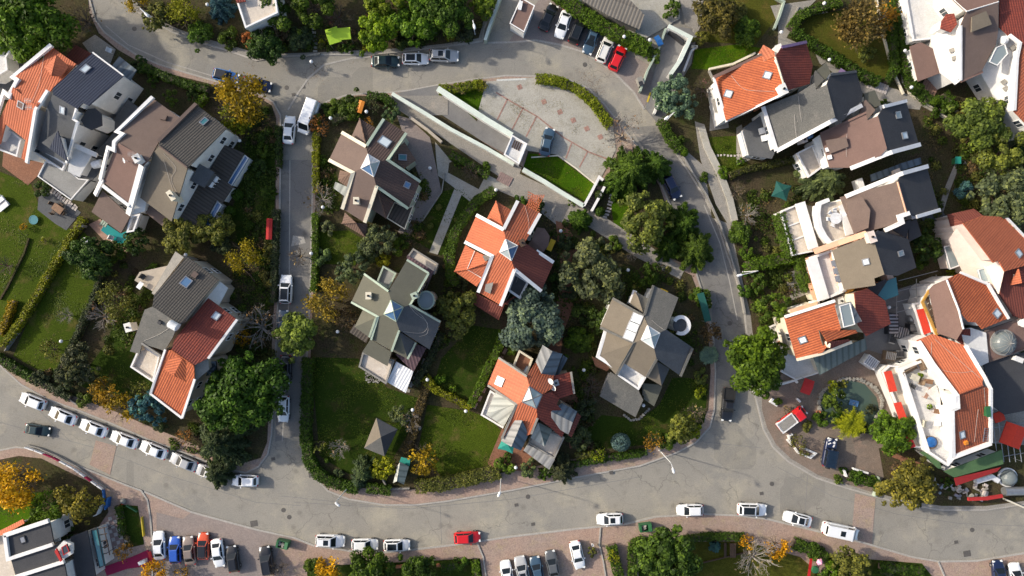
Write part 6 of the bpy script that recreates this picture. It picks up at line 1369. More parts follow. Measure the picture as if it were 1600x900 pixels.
# ground cover, weeds and fallen leaves that nobody could count
def scatter(name, polys, n, ls, h, cols, label, z=.17, seed=1):
    rg = np.random.default_rng(seed); C = []; PP = [PT(p) for p in polys]; A = [abs(area2(p)) for p in PP]; tot = sum(A)
    for P, a in zip(PP, A):
        xs = [p.x for p in P]; ys = [p.y for p in P]; k = int(n*a/tot); m_ = 0
        ctr = [(rg.uniform(min(xs), max(xs)), rg.uniform(min(ys), max(ys))) for _ in range(max(3, int(a/9)))]
        while m_ < k:
            cx, cy = ctr[rg.integers(len(ctr))]; x = cx+rg.normal()*.8; y = cy+rg.normal()*.8; m_ += 1
            if inside(P, x, y): C.append((x, y, z+abs(rg.normal())*h))
    C = np.array(C); n2 = len(C); me = leafmesh(name, C, rg.normal(size=(n2, 3))*.5*min(1, h*6+.2)+np.array([0, 0, 1.]), ls*rg.uniform(.6, 1.4, n2), rg.uniform(.55, 1.45, n2))
    o = bpy.data.objects.new(name, me); COL.objects.link(o); o.color = c4(cols); tag(o, label, None, None, 'stuff')
BEDS = ['430,165 365,190 390,440 428,440', '200,400 240,460 205,540 160,560 180,430', '340,420 425,440 425,560 380,560 330,470', '640,240 676,300 655,390 630,380', '850,350 900,340 990,400 1090,430 1100,560 1080,580 950,430 900,520 870,520', '900,500 940,520 925,640 940,700 890,710 890,620', '690,400 740,460 700,540 660,560 690,470', '500,240 530,250 525,340 500,340', '205,5 360,75 560,78 750,60 760,0 640,0 400,60',
        '1165,300 1240,285 1270,330 1210,400 1170,370', '1440,170 1480,230 1470,340 1430,420 1440,340', '1180,400 1240,400 1250,500 1190,520 1165,440', '1480,180 1620,130 1620,330 1500,330', '830,320 900,350 870,440 870,380', '240,690 330,715 400,700 420,560 350,640', '25,560 130,620 240,660 300,690 380,720 330,690 150,600']
scatter('ground_cover', BEDS, 30000, .16, .22, (.055, .088, .014), 'tangle of low green weeds and undergrowth in the shady beds', seed=3)
scatter('undergrowth', BEDS, 14000, .14, .15, (.115, .090, .045), 'brown dead stalks and dry leaves in the shady beds', seed=5)
scatter('fallen_leaves', ['150,0 215,0 330,110 430,150 400,100', '760,70 1000,130 1010,200 960,180 850,120', '440,100 560,95 480,160', '700,200 810,270 990,390 1060,430 1000,370 800,250', '620,150 680,140 790,230 720,220', '430,640 470,700 450,730', '1080,60 1040,130 1010,170', '1290,60 1400,140 1380,165', '1450,785 1590,800 1560,780', '390,820 460,845 440,870'], 3800, .055, .0, (.16, .10, .05), 'small brown fallen leaves scattered on the streets', z=.02, seed=8)
scatter('fallen_leaves', ['745,185 830,225 930,285 960,235 930,180 850,130'], 2200, .05, .0, (.20, .18, .10), 'dead leaves and weeds in the joints of the round car park', z=.225, seed=9)

def thicket(polys, n, col, label, seed):
    """low shrub mass of the beds that reads as one tangle"""
    rg = np.random.default_rng(seed); PP = [PT(p) for p in polys]; A = np.array([abs(area2(p)) for p in PP]); C, Nn, S, T = [], [], [], []
    while len(C) < n:
        P = PP[rg.choice(len(PP), p=A/A.sum())]; x = rg.uniform(min(p.x for p in P), max(p.x for p in P)); y = rg.uniform(min(p.y for p in P), max(p.y for p in P))
        if not inside(P, x, y): continue
        q = rg.uniform(.35, .95); k = int(170*q*q)+20; d = rg.normal(size=(k, 3)); d /= np.linalg.norm(d, axis=1, keepdims=True); d[:, 2] = abs(d[:, 2])
        C.append(np.array([x, y, .18])+d*q*rg.uniform(.55, 1.1, (k, 1))*np.array([1, 1, .75])); Nn.append(d+rg.normal(size=(k, 3))*.5+np.array([0, 0, .3])); S.append(.16*rg.uniform(.6, 1.35, k)); T.append(rg.uniform(.7, 1.3)*rg.uniform(.55, 1.5, k))
    me = leafmesh('undergrowth', np.concatenate(C), np.concatenate(Nn), np.concatenate(S), np.concatenate(T)); o = bpy.data.objects.new('undergrowth', me); COL.objects.link(o); o.color = c4(col); tag(o, label, None, None, 'stuff')
thicket(BEDS, 330, (.058, .092, .016), 'dark green low shrub tangle of the shady beds', 21); thicket(BEDS, 150, (.115, .125, .035), 'olive low shrub tangle of the shady beds', 22); thicket(BEDS, 90, (.12, .085, .05), 'brown withered shrub tangle of the shady beds', 23)
LP = [s_ for m_, s_ in LW if m_ != 'lawn_dry']
scatter('grass_tufts', LP, 26000, .10, .03, (.062, .098, .008), 'short grass tufts of the lawns', z=.19, seed=31); scatter('grass_tufts', LP, 6000, .10, .02, (.085, .100, .015), 'dry grass tufts of the lawns', z=.19, seed=32)
# ------------------------------------------------------------------ walls, fences, street furniture, garden objects
def wall(s, w, hh, mat, label, name='garden_wall', cat='wall', cap=None, z=.0, group='garden walls and ramps'):
    P = [Vector((p.x, p.y, z)) for p in PT(s, hh*.8)]; root = thing(name, label, cat, P[0], 0, group)
    mb = MB(); mb.strip(P, w, hh); mb.build('wall', mat, root)
    if cap:
        mb = MB(); mb.strip([p+Vector((0, 0, hh+.002)) for p in P], w+.1, .08); mb.build('coping', cap, root)
    return root
wall('613,147 660,175 705,203 760,232 803,257', .45, 1.4, 'white_plaster', 'long white-capped wall between the lane and the sunken drive', cap='pale_mint')
wall('684,139 720,162 760,188 800,212', .75, 1.5, 'white_plaster', 'thick pale wall between the sunken drive and the round car park', cap='pale_mint')
wall('817,265 850,284 880,303 912,322', .55, 1.3, 'white_plaster', 'white wall below the bright green car park lawn', cap='pale_mint')
wall('912,322 924,300 936,277 942,282', .3, 1.3, 'white_plaster', 'white wall beside the narrow dark steps, car park side', cap='white_trim')
wall('924,330 936,308 944,292', .3, 1.3, 'white_plaster', 'white wall beside the narrow dark steps, garden side', cap='white_trim')
wall('830,246 872,243 900,263 933,290', .2, .3, 'cream_trim', 'low cream edging between the car park and the green lawn')
wall('758,64 766,40 784,-10', .35, 1.6, 'mint_plaster', 'mint green wall beside the northern drive', cap='pale_mint')
wall('1043,42 1078,60 1062,95 1046,118', .5, 2.0, 'white_plaster', 'white parapet round the garage ramp', cap='pale_mint'); wall('1040,45 1030,75 1012,110 1000,143', .3, 1.2, 'mint_plaster', 'pale low wall at the left of the garage ramp')
wall('1087,73 1080,80 1068,112', .3, .9, 'white_plaster', 'white wall left of the small bright lawn'); wall('1090,73 1080,73', .35, .9, 'cream_trim', 'short cream wall stub at the lawn corner')
wall('1033,150 1022,178', .35, 1.0, 'white_plaster', 'short white wall below the silver cedar')
wall('1108,108 1145,100 1180,83', .3, .8, 'cream_trim', 'cream openwork wall along the lower edge of the bright lawn'); wall('1112,160 1122,140 1108,110', .2, .8, 'wall_concrete', 'thin grey wall left of the orange end house')
wall('1096,198 1105,230 1125,270 1140,310 1148,345', 1.0, .6, 'lot_concrete', 'broad pale retaining wall stepping down beside the right-hand street')
wall('1062,235 1082,270 1104,305 1125,350 1140,395 1158,455 1164,490', .25, .7, 'wall_concrete', 'grey concrete wall along the right-hand street')
wall('1210,-5 1225,3 1218,25 1210,45', .3, .9, 'mint_plaster', 'pale wall round the top planting bed'); wall('1400,4 1412,95 1422,145 1440,158 1480,185', .3, .7, 'cream_trim', 'cream wall between path and villa hedge')
wall('1245,55 1290,90 1345,128', .2, .5, 'cream_trim', 'cream kerb wall of the fenced dry garden'); wall('1369,-5 1378,45 1395,110 1412,147', .25, .6, 'cream_trim', 'cream wall right of the fenced dry garden')
wall('1495,172 1502,195 1500,212', .3, .6, 'cream_trim', 'short cream wall below the white gable')
wall('1293,18 1240,28 1248,10', .2, .5, 'wall_concrete', 'thin edging at the top left of the dry garden')
wall('500,730 520,752 545,768', .2, .5, 'wall_concrete', 'thin grey wall at the lower left hedge curve')
wall('12,563 40,580 75,600 120,632', .2, .7, 'wall_concrete', 'thin wall at the western pavement edge'); wall('133,345 100,395 60,460 20,530 8,548', .15, .9, 'wall_concrete', 'thin wall of the long western lawn with small pillars')
wall('0,468 12,448 38,395 45,372', .25, .5, 'soil', 'dark edging between the two western lawns')
wall('1178,612 1243,594 1246,598', .3, .8, 'white_plaster', 'white wall edge of the forecourt'); wall('44,696 60,700 88,712 120,729 166,763', .2, .5, 'wall_concrete', 'low footing under the white and red rail')
wall('590,735 606,764 640,763', .2, .8, 'wall_concrete', 'thin wall beside the grey-green shed'); wall('1366,776 1376,758 1372,745', .2, 1.0, 'mint_plaster', 'thin mint wall end by the yellow-olive tree')
wall('1080,905 1096,880 1170,862', .12, .4, 'wood_dark', 'thin dark edging on the southern lawn'); wall('1570,780 1600,793', .25, .8, 'cream_trim', 'cream wall stub at the right edge of the road')
wall('600,890 620,886 640,884', .35, .6, 'terracotta', 'low brick wall between the round green trees'); wall('682,884 718,880', .35, .6, 'terracotta', 'low brick wall right of the round green trees')
wall('0,770 3,760 12,772', .15, .5, 'stone', 'small stone edge in the shop garden'); wall('640,183 668,203 690,222', .4, .9, 'beige_plaster', 'beige wall with openings behind the brown house')
wall('660,345 690,300 695,270', .15, .6, 'stone', 'thin garden edge right of the brown house'); wall('345,390 392,430 398,440', .15, .7, 'wood_dark', 'dark fence behind the beige house')
# white and red rail of the shop garden
root = thing('picket_rail', 'white and red board rail round the shop garden', 'fence', W(45, 696)); P = [p+Vector((0, 0, .5)) for p in PT('45,697 60,702 88,713 120,730 166,763 170,795')]
for i in range(len(P)-1):
    n = max(1, int((P[i+1]-P[i]).length/1.1))
    for k in range(n):
        a, b = P[i].lerp(P[i+1], k/n), P[i].lerp(P[i+1], (k+.9)/n); mb = MB(); mb.strip([a, b], .16, .5)
        mb.build('board', ('blue_plastic' if i == 4 else ('carpet' if (k+i) % 3 == 2 else 'white_paint')), root)
# street lamps
def street_lamp(x, y, tx, ty, hh, label):
    b = W(x, y); root = thing('street_lamp', label, 'street lamp', b, 0, 'street lamps'); t = W(tx, ty, hh); d = Vector((t.x-b.x, t.y-b.y, 0))
    mb = MB(); mb.lathe([(.14, 0), (.13, .4), (.08, .5), (.055, hh-.4)], b, 8); mb.build('pole', 'white_paint', root)
    mb = MB(); e = Vector((b.x, b.y, hh-.5)); mb.tube([e, e+Vector((d.x*.2, d.y*.2, .4)), t-d.normalized()*.3 if d.length > .6 else t], .045, 6); mb.build('arm', 'white_paint', root)
    mb = MB(); dd = d.normalized() if d.length > .01 else Vector((0, -1, 0)); mb.tube([t-dd*.4, t-dd*.25, t+dd*.25, t+dd*.45], [.08, .17, .2, .1], 10); mb.build('lamp_head', 'white_paint', root)
street_lamp(545, 760, 527, 788, 8, 'tall white street lamp at the lower left corner of the central block'); street_lamp(783, 744, 780, 772, 8, 'tall white street lamp by the salmon house pavement'); street_lamp(1030, 703, 1052, 735, 8, 'tall white street lamp at the lower right pavement curve')
street_lamp(1160, 425, 1156, 430, 7, 'white street lamp beside the right-hand street wall'); street_lamp(255, 40, 229, 23, 7, 'white street lamp at the bend of the top road'); street_lamp(742, 54, 741, 41, 6, 'white street lamp at the right end of the northern grove'); street_lamp(1040, 190, 1042, 184, 6, 'white street lamp below the silver cedar'); street_lamp(1225, 766, 1262, 785, 6.5, 'thin street lamp at the restaurant end of the forecourt') if 0 else None
lp = None
GL = [(573,175,'by the orange canopy'),(517,185,'left of the brown house gable'),(672,263,'on the stone path beside the brown house'),(775,297,'in the dark hedge of the orange house'),(505,324,'in the leafless side street bush'),(876,361,'right of the pink fan canopy'),(981,422,'by the dark bare lane bush'),(528,518,'below the yellow and brown autumn tree'),(668,593,'at the hedge corner of the upper lawn'),(728,642,'at the lower hedge corner of the upper lawn'),(912,578,'left of the taupe house'),
      (1005,633,'at the lower wall of the taupe house'),(806,730,'between the parasol and the salmon house'),(1287,6,'at the top hedge of the dry garden'),(1220,51,'at the path fork left of the dry garden'),(1295,94,'behind the dark red roof'),(1413,80,'in the hedge beside the brown porch roof'),(1423,137,'at the lower end of the villa hedge'),(325,8,'left of the blue spruce'),(487,396,'below the lane of the side street'),(375,220,'right of the white lean-to'),(487,97,'at the top road corner'),(1388,480,'behind the dark red roof end'),(645,640,'on the pavilion lawn edge'),(291,398,'at the ridge end of the beige house'),(97,533,'on the lower western lawn'),(975,58,'at the end of the ivy hedge'),(1015,63,'at the end of the grey carport')]
for i, (x, y, w) in enumerate(GL):
    lb = 'white globe lamp on a short post '+w
    if lp is None:
        lp = thing('garden_lamp', lb, 'garden lamp', W(x, y, 2.2), 0, 'white globe garden lamps'); o = lp
        mb = MB(); mb.lathe([(.09, 0), (.05, .15), (.04, 2.0), (.10, 2.1)], (0, 0, 0), 8); mb.build('post', 'dark_metal', lp, origin=(0, 0, 0))
        mb = MB(); mb.lathe([(.02, 2.1)]+[(.27*math.sin(a*math.pi/10), 2.36-.27*math.cos(a*math.pi/10)) for a in range(1, 10)]+[(.01, 2.63)], (0, 0, 0), 14); mb.build('globe', 'white_paint', lp, origin=(0, 0, 0), smooth=True)
    else: o = copy_tree(lp)
    o.location = W(x, y, 2.3); o.location.z = .15; o['label'] = lb
# manhole covers and drains
MC = [(443,797,'round','left of a pair on the main road'),(452,808,'round','right of a pair on the main road'),(825,776,'round','below the lower central pavement'),(807,789,'square','left of the round cover below the salmon house'),(833,819,'square','above the brick car park'),(914,101,'round','below the bright red car'),(448,137,'round','at the top road junction'),(1190,771,'square','above the glass roofed white off-roader'),(1206,756,'round','near the forecourt curve'),(1519,828,'round','at the right end of the main road'),(1494,847,'square','lower of two at the right end'),(1511,865,'large','near the bottom right kerb'),(397,818,'large','near the south-west car park'),(459,148,'square','beside the side street corner'),(474,136,'square','in the gutter of the top road'),(210,45,'round','on the bend of the top road'),(427,717,'square','in the gutter of the side street corner'),(488,741,'large','in the gutter of the central block corner'),(1020,692,'square','on the right pavement corner'),(955,738,'square','on the lower pavement'),(1140,505,'round','on the right-hand street'),(402,815,'square','by the large drain') ]
for x, y, k, w in MC[:-1]:
    root = thing('manhole_cover', f'{k} dark iron cover {w}', 'manhole cover', W(x, y), 0, 'manhole covers and drains'); root.location.z = .145 if w in ('on the right pavement corner', 'on the lower pavement') else .006; mb = MB()
    if k == 'round': mb.lathe([(.36, 0), (.36, .012), (.33, .012), (.33, .006), (.30, .006), (.30, .014)], (0, 0, 0), 20)
    else:
        s_ = .62 if k == 'square' else 1.15; mb.box((0, 0, .006), (s_, s_*.8, .012), R(10))
        for i in range(4): mb.box((0, (-.3+.2*i)*s_, .016), (s_*.8, .04, .008), R(10))
    mb.build('cover', 'iron', root, origin=(0, 0, 0))
# dumpsters
def dumpster(x, y, deg, label):
    root = thing('dumpster', label, 'dumpster', W(x, y, .6), R(-deg), 'green street dumpsters'); root.location.z = .07; b = MB()
    for c, s_ in (((0, .55, .65), (1.9, .08, 1.0)), ((0, -.55, .65), (1.9, .08, 1.0)), ((.93, 0, .65), (.08, 1.02, 1.0)), ((-.93, 0, .65), (.08, 1.02, 1.0)), ((0, 0, .2), (1.78, 1.02, .08))): b.box(c, s_)
    b.build('bin_body', 'green_paint', root, origin=(0, 0, 0)); m_ = MB()
    for k in range(7): m_.tube([(.72, -.55+.1*0, 1.16), (.72, .55, 1.16)], .03, 5) if k == 0 else None
    m_.box((.62, 0, 1.26), (.55, 1.12, .07), M=Matrix.Rotation(R(-14), 3, 'Y')); m_.box((-.78, 0, 1.2), (.3, 1.12, .06)); m_.build('lid', 'green_paint', root, origin=(0, 0, 0)); m_ = MB(); random.seed(int(x))
    for k in range(9): m_.box((random.uniform(-.6, .3), random.uniform(-.4, .4), .8+random.uniform(0, .2)), (random.uniform(.2, .45), random.uniform(.2, .4), .25), random.uniform(0, 3))
    m_.build('rubbish', 'stone', root, origin=(0, 0, 0))
    for sx in (-.7, .7):
        for sy in (-.4, .4):
            m_ = MB(); m_.tube([(sx, sy-.05, .09), (sx, sy+.05, .09)], .09, 8); m_.build('wheel', 'black_rubber', root, origin=(0, 0, 0))
dumpster(443, 849, 12, 'open green dumpster beside the black off-roader'); dumpster(1008, 823, -8, 'open green dumpster above the large green pine')
root = thing('wheelie_bin', 'green and teal bin at the fork of the garden paths', 'bin', W(1489, 253)); mb = MB(); mb.prism([Vector((x, y, 1.1)) for x, y in ((-.4, -.5), (.4, -.5), (.4, .5), (-.4, .5))], [Vector((x, y, 0)) for x, y in ((-.32, -.4), (.32, -.4), (.32, .4), (-.32, .4))]); mb.build('bin_body', 'green_paint', root, origin=(0, 0, 0)); mb = MB(); mb.box((.05, .05, 1.15), (.9, 1.1, .08)); mb.build('lid', 'teal_canvas', root, origin=(0, 0, 0))
# canopies, parasols, tents
def canopy(x, y, a, b, deg, mat, label, hh=2.2, peak=.35, name='garden_canopy', cat='canopy'):
    root = thing(name, label, cat, W(x, y, hh), R(-deg)); root.location.z = .15; m_ = MB(); c = [Vector((sx*a/2, sy*b/2, hh)) for sx, sy in ((-1, -1), (1, -1), (1, 1), (-1, 1))]
    r1, r2 = Vector((-a*.5, 0, hh+peak)), Vector((a*.5, 0, hh+peak))
    m_.face([c[0], c[1], r2, r1]); m_.face([c[2], c[3], r1, r2]); m_.face([c[1], c[2], r2]); m_.face([c[3], c[0], r1])
    for i in range(4): p, q = c[i], c[(i+1) % 4]; m_.face([p, q, q-Vector((0, 0, .18)), p-Vector((0, 0, .18))])
    m_.build('fabric', mat, root, origin=(0, 0, 0))
    for p in c: m_ = MB(); m_.tube([(p.x*.94, p.y*.94, 0), (p.x*.94, p.y*.94, hh-.02)], .035, 6); m_.build('post', 'grey_metal', root, origin=(0, 0, 0))
    return root
canopy(563, 167, 1.9, .95, -72, 'orange_canvas', 'small orange rectangular canopy among the bushes of the brown house', 1.8, .1); canopy(861, 383, 1.8, .8, -66, 'yellow_canvas', 'small yellow canopy right of the pink fan roof', 1.6, .05)
canopy(521, 56, 1.9, 2.4, -18, 'lime_canvas', 'lime green canopy in two panels, left and brighter panel', 2.2, .3); canopy(538, 53, 2.0, 1.8, -5, 'lime_canvas', 'lime green canopy panel under the dark red tree', 2.3, .3)
canopy(421, 358, 3.2, .9, -88, 'maroon_c' if 0 else 'red_tarp', 'dark red swing seat canopy beside the side street', 1.7, .15, 'swing_seat', 'swing seat')
canopy(1261, 604, 1.5, 2.3, 20, 'red_tarp', 'red fabric cart canopy left of the pond', 1.9, .25); canopy(1036, 457, 1.2, 1.0, 25, 'yellow_canvas', 'tiny yellow awning beside the taupe house', 1.6, .1)
canopy(1560, 651, 1.5, 1.6, 70, 'scarlet_canvas', 'small scarlet canopy right of the restaurant roof', 2.6, .1); canopy(1582, 680, 3.4, 3.2, -70, 'scarlet_canvas', 'large scarlet striped canopy at the right edge', 2.6, .3)
canopy(1100, 480, 1.0, 4.5, -15, 'dark_green_canvas', 'narrow dark green shelter between taupe house and street', 1.9, .25)
canopy(1029, 64, .8, 1.6, -30, 'blue_plastic', 'blue tarpaulin beside the ramp wall', 1.2, .1, 'tarpaulin', 'tarpaulin')
def parasol(x, y, r, mat, label, n=4, hh=2.5):
    root = thing('parasol', label, 'parasol', W(x, y, hh)); root.location.z = .17; m_ = MB(); rim = [Vector((r*math.cos(2*math.pi*(k+.3)/n), r*math.sin(2*math.pi*(k+.3)/n), hh-.45)) for k in range(n)]
    for k in range(n):
        p, q = rim[k], rim[(k+1) % n]; mid = (p+q)*.5*(.88)+Vector((0, 0, (hh-.5)*.12+.05)); m_.face([p, mid, Vector((0, 0, hh))]); m_.face([mid, q, Vector((0, 0, hh))])
    m_.build('fabric', mat, root, origin=(0, 0, 0)); m_ = MB(); m_.tube([(0, 0, 0), (0, 0, hh+.1)], .03, 6); m_.build('pole', 'grey_metal', root, origin=(0, 0, 0))
parasol(1222, 298, 1.75, 'dark_green_canvas', 'dark green star shaped tent in the dug eastern garden'); parasol(793, 694, 1.7, 'teal_canvas', 'bright teal parasol below the salmon house', 4)
# tables, chairs, loungers
def table(x, y, r, mat, label, z=.19, rnd=True, a=1.6, b=.9, deg=0):
    root = thing('table', label, 'table', W(x, y, z+.7), R(-deg)); root.location.z = z; m_ = MB()
    m_.lathe([(r, .70), (r, .75)], (0, 0, 0), 18) if rnd else m_.box((0, 0, .73), (a, b, .05)); m_.build('table_top', mat, root, origin=(0, 0, 0))
    for sx, sy in ((-1, -1), (1, -1), (1, 1), (-1, 1)):
        m_ = MB(); k = r*.6 if rnd else 0; px_, py_ = (sx*k, sy*k) if rnd else (sx*(a/2-.1), sy*(b/2-.1)); m_.tube([(px_, py_, 0), (px_, py_, .7)], .035, 5); m_.build('leg', mat, root, origin=(0, 0, 0))
CH = {}
def chair(x, y, deg, mat, label, z=.19, w=.55, group='garden and terrace seats', kind='chair', arm=False):
    key = (mat, w, arm)
    if key in CH:
        root = copy_tree(CH[key])
    else:
        root = thing(kind, label, kind); CH[key] = root; m_ = MB(); m_.box((0, 0, .42), (.55, w, .1)); m_.build('seat', mat, root, origin=(0, 0, 0)); m_ = MB(); m_.box((-.28, 0, .68), (.1, w, .52), M=Matrix.Rotation(R(-10), 3, 'Y')); m_.build('backrest', mat, root, origin=(0, 0, 0))
        if arm:
            for s_ in (-1, 1): m_ = MB(); m_.box((0, s_*(w/2+.04), .5), (.6, .1, .3)); m_.build('armrest', mat, root, origin=(0, 0, 0))
        for sx in (-.22, .22):
            for sy in (-1, 1): m_ = MB(); m_.tube([(sx, sy*(w/2-.05), 0), (sx, sy*(w/2-.05), .4)], .03, 5); m_.build('leg', mat, root, origin=(0, 0, 0))
    root.location = W(x, y, z+.4); root.location.z = z; root.rotation_euler = (0, 0, R(-deg)); root['label'] = label; root['category'] = kind; root['group'] = group; root.name = kind
table(90, 326, 0, 'wood', 'wooden dining table on the slate patio', .21, False, 1.7, 1.1, 35)
for x, y, d, w in ((82, 319, 35, 'upper left end'), (99, 333, 215, 'lower right end'), (96, 320, 125, 'upper long side'), (83, 332, -55, 'lower long side')): chair(x, y, d, 'wood_dark', f'dark chair at the {w} of the patio table', .21)
table(1306, 341, .85, 'white_paint', 'round white table on the curved white terrace', 5.22)
for k, (x, y, w) in enumerate(((1297, 333, 'upper left of'), (1294, 342, 'left of'), (1301, 351, 'below'), (1304, 329, 'above'), (1316, 336, 'right of'))): chair(x, y, math.degrees(math.atan2(341-y, 1306-x)), 'white_paint', f'white chair {w} the round terrace table', 5.22)
root = thing('sun_lounger', 'white double sun lounger at the left edge of the small lawn', 'sun lounger', W(6, 319), R(40)); root.location.z = .18
for s_ in (-.55, .55):
    m_ = MB(); m_.box((0, s_, .3), (1.9, .7, .12)); m_.build('mattress', 'white_paint', root, origin=(0, 0, 0))
m_ = MB(); m_.box((0, 0, .15), (1.7, 1.6, .12)); m_.build('frame', 'grey_metal', root, origin=(0, 0, 0)); m_ = MB(); m_.box((.9, 0, .55), (.1, 1.8, .5), M=Matrix.Rotation(R(25), 3, 'Y')); m_.build('backrest', 'white_paint', root, origin=(0, 0, 0))
for x, y, z, dg, lb in ((175, 372, .22, 30, 'white lounge chair on the pool deck edge'), (134, 376, .18, 70, 'white lounge chair lying beside the pool garden'), (172, 79, .24, 20, 'white garden chair on the paved corner above the blue roof')): chair(x, y, dg, 'white_paint', lb, z, .7)
root = thing('pool_steps', 'pale steps at the head of the swimming pool', 'steps', W(160, 348)); root.location.z = .2
for k in range(3): m_ = MB(); m_.box((.1+.32*k, -.15*k, .12-.04*k), (.28, .9, .08), R(-35)); m_.build('step', 'mint_trim', root, origin=(0, 0, 0))
# restaurant roof deck furniture
def dz(x, y, d, kind, label, mat='cushion', w=.7): chair(x, y, d, mat, label, 4.03, w, 'restaurant roof deck furniture', kind, True)
dz(1421, 579, 60, 'sofa', 'long grey corner sofa along the upper roof deck wall', 'wicker', 2.2); dz(1438, 570, 155, 'sofa', 'grey sofa at the right end of the upper roof deck', 'wicker', 1.6); dz(1425, 603, -60, 'armchair', 'dark armchair left of the deck sofas', 'charcoal_fabric'); dz(1439, 597, 200, 'armchair', 'brown armchair right of the deck sofas', 'wicker'); dz(1444, 662, 10, 'armchair', 'beige cushioned armchair at the lower roof deck', 'cushion', .9); dz(1463, 661, 185, 'armchair', 'white armchair beside the deck wall', 'white_paint')
table(1430, 590, 0, 'cushion', 'low beige table between the deck sofas', 4.03, False, 1.3, .9, 25); table(1451, 596, 0, 'wood', 'wooden console by the deck wall, upper', 4.03, False, 1.3, .7, 10); table(1466, 643, 0, 'wood', 'wooden console by the deck wall, lower', 4.03, False, 1.3, .7, 10); table(1450, 614, 0, 'deck_wood', 'narrow wooden bench beside the glass deck roof light', 4.03, False, 1.8, .5, -60)
root = thing('round_daybed', 'round wicker daybed with a blue cover on the roof deck', 'daybed', W(1456, 692, 4.6)); root.location.z = 4.03; m_ = MB(); m_.lathe([(.9, 0), (1.0, .4), (.85, .4)], (0, 0, 0), 20); m_.build('base', 'wicker', root, origin=(0, 0, 0)); m_ = MB(); m_.lathe([(.8, .42), (.75, .62), (.4, .74), (.02, .76)], (.0, .1, 0), 20); m_.build('cushion', 'blue_plastic', root, origin=(0, 0, 0))
for x, y, s_, lb in ((1413, 583, .4, 'small potted yucca on the roof deck'), (1428, 628, .3, 'tiny potted plant along the deck parapet')): plant('shrub', x, y, 5, 'lime', lb, cat='plant'); bpy.context.view_layer.objects
for o in COL.objects:
    if o.get('label') in ('small potted yucca on the roof deck', 'tiny potted plant along the deck parapet'): o.location.z = 4.03
# garden bench set, playground, trampoline, planters, pond rim
root = thing('picnic_table', 'dark wooden picnic table with bench beneath the bottom trees', 'picnic table', W(1138, 857)); root.location.z = .075
for x, w, z, nm in ((.45, .95, .75, 'table_top'), (-.65, .4, .45, 'bench')): m_ = MB(); [m_.box((x-w/2+w*(k+.5)/4, 0, z), (w/4-.03, 2.2, .06)) for k in range(4)]; m_.build(nm, 'wood_dark', root, origin=(0, 0, 0))
for sy in (-.8, .8): m_ = MB(); m_.box((.45, sy, .36), (.7, .08, .72)); m_.build('leg', 'wood_dark', root, origin=(0, 0, 0))
root = thing('trampoline', 'small round teal disc trampoline on the left lawn', 'trampoline', W(56, 344)); root.location.z = .18; m_ = MB(); m_.lathe([(.68, .3), (.72, .36), (.6, .36), (.58, .33), (.01, .33)], (0, 0, 0), 20); m_.build('mat', 'teal_glass', root, origin=(0, 0, 0)); [(lambda m2: (m2.tube([(.66*math.cos(a), .66*math.sin(a), 0), (.66*math.cos(a), .66*math.sin(a), .32)], .03, 5), m2.build('leg', 'dark_metal', root, origin=(0, 0, 0))))(MB()) for a in (0, 2.1, 4.2)]
root = thing('play_tower', 'play tower with a pink cone roof, green disc and red slide at the bottom edge', 'play tower', W(1268, 882)); root.location.z = .07
m_ = MB(); m_.lathe([(.55, 2.0), (.02, 2.7)], (.35, 1.2, 0), 6); m_.build('roof', 'pink_plastic', root, origin=(0, 0, 0)); m_ = MB(); m_.lathe([(.6, 1.1), (.5, 1.35), (.02, 1.4)], (0, -.3, 0), 16); m_.build('disc', 'green_paint', root, origin=(0, 0, 0)); m_ = MB(); m_.box((-.65, -.3, .8), (.4, 3.2, .08), R(-8), None); m_.build('slide', 'red_paint', root, origin=(0, 0, 0))
for x, y in ((.0, 1.6), (.7, 1.6), (.0, .8), (.7, .8)): m_ = MB(); m_.tube([(x, y, 0), (x, y, 2.0)], .05, 6); m_.build('post', 'wood', root, origin=(0, 0, 0))
def planter(s, label, hh=.5, soil='soil', mat='white_plaster'):
    P = [Vector((p.x, p.y, .17)) for p in PT(s)]; root = thing('planter', label, 'planter', P[0], 0, 'walled planters'); m_ = MB(); m_.strip(P, .28, hh); m_.build('rim', mat, root)
planter('1212,633 1202,627 1206,622', 'white L shaped planter wall at the forecourt entrance'); planter('1228,686 1233,692 1230,680 1236,677', 'upper white planter wall beside the red truck'); planter('1240,699 1245,706 1264,714 1272,707 1248,697', 'lower white planter wall near the kerb', .45); planter('1243,622 1248,627', 'white stone bench beside the red cart canopy', .5)
planter('1314,732 1318,742', 'white gate post at the forecourt exit', .9); planter('1329,730 1352,737', 'white panel fence on the forecourt wall', .8)
rim = ' '.join(f'{1327+49*math.cos(a*math.pi/14):.0f},{630+39*math.sin(a*math.pi/14):.0f}' for a in range(-16, 4)); P = [Vector((p.x, p.y, .17)) for p in PT(rim)]; root = thing('stone_ring', 'ring of rough stones round the green pond', 'stone edging', P[0]); m_ = MB(); random.seed(2)
for a, b in zip(P, P[1:]):
    for k in range(2): q = a.lerp(b, k/2); m_.box((q.x+random.uniform(-.1, .1), q.y+random.uniform(-.1, .1), .3), (random.uniform(.4, .6), random.uniform(.3, .5), random.uniform(.3, .5)), random.uniform(0, 3))
m_.build('stone', 'stone', root)
for x, y, lb in ((1309, 618, 'white swan figure floating on the pond'),): root = thing('pond_figure', lb, 'figure', W(x, y)); root.location.z = .21; m_ = MB(); m_.tube([(-.5, .1, .15), (-.2, .05, .3), (.3, 0, .3), (.6, 0, .2)], [.05, .25, .25, .05], 10); m_.tube([(.4, 0, .3), (.6, 0, .6), (.75, 0, .7)], [.1, .06, .05], 8); m_.build('figure_body', 'white_paint', root, origin=(0, 0, 0), smooth=True)
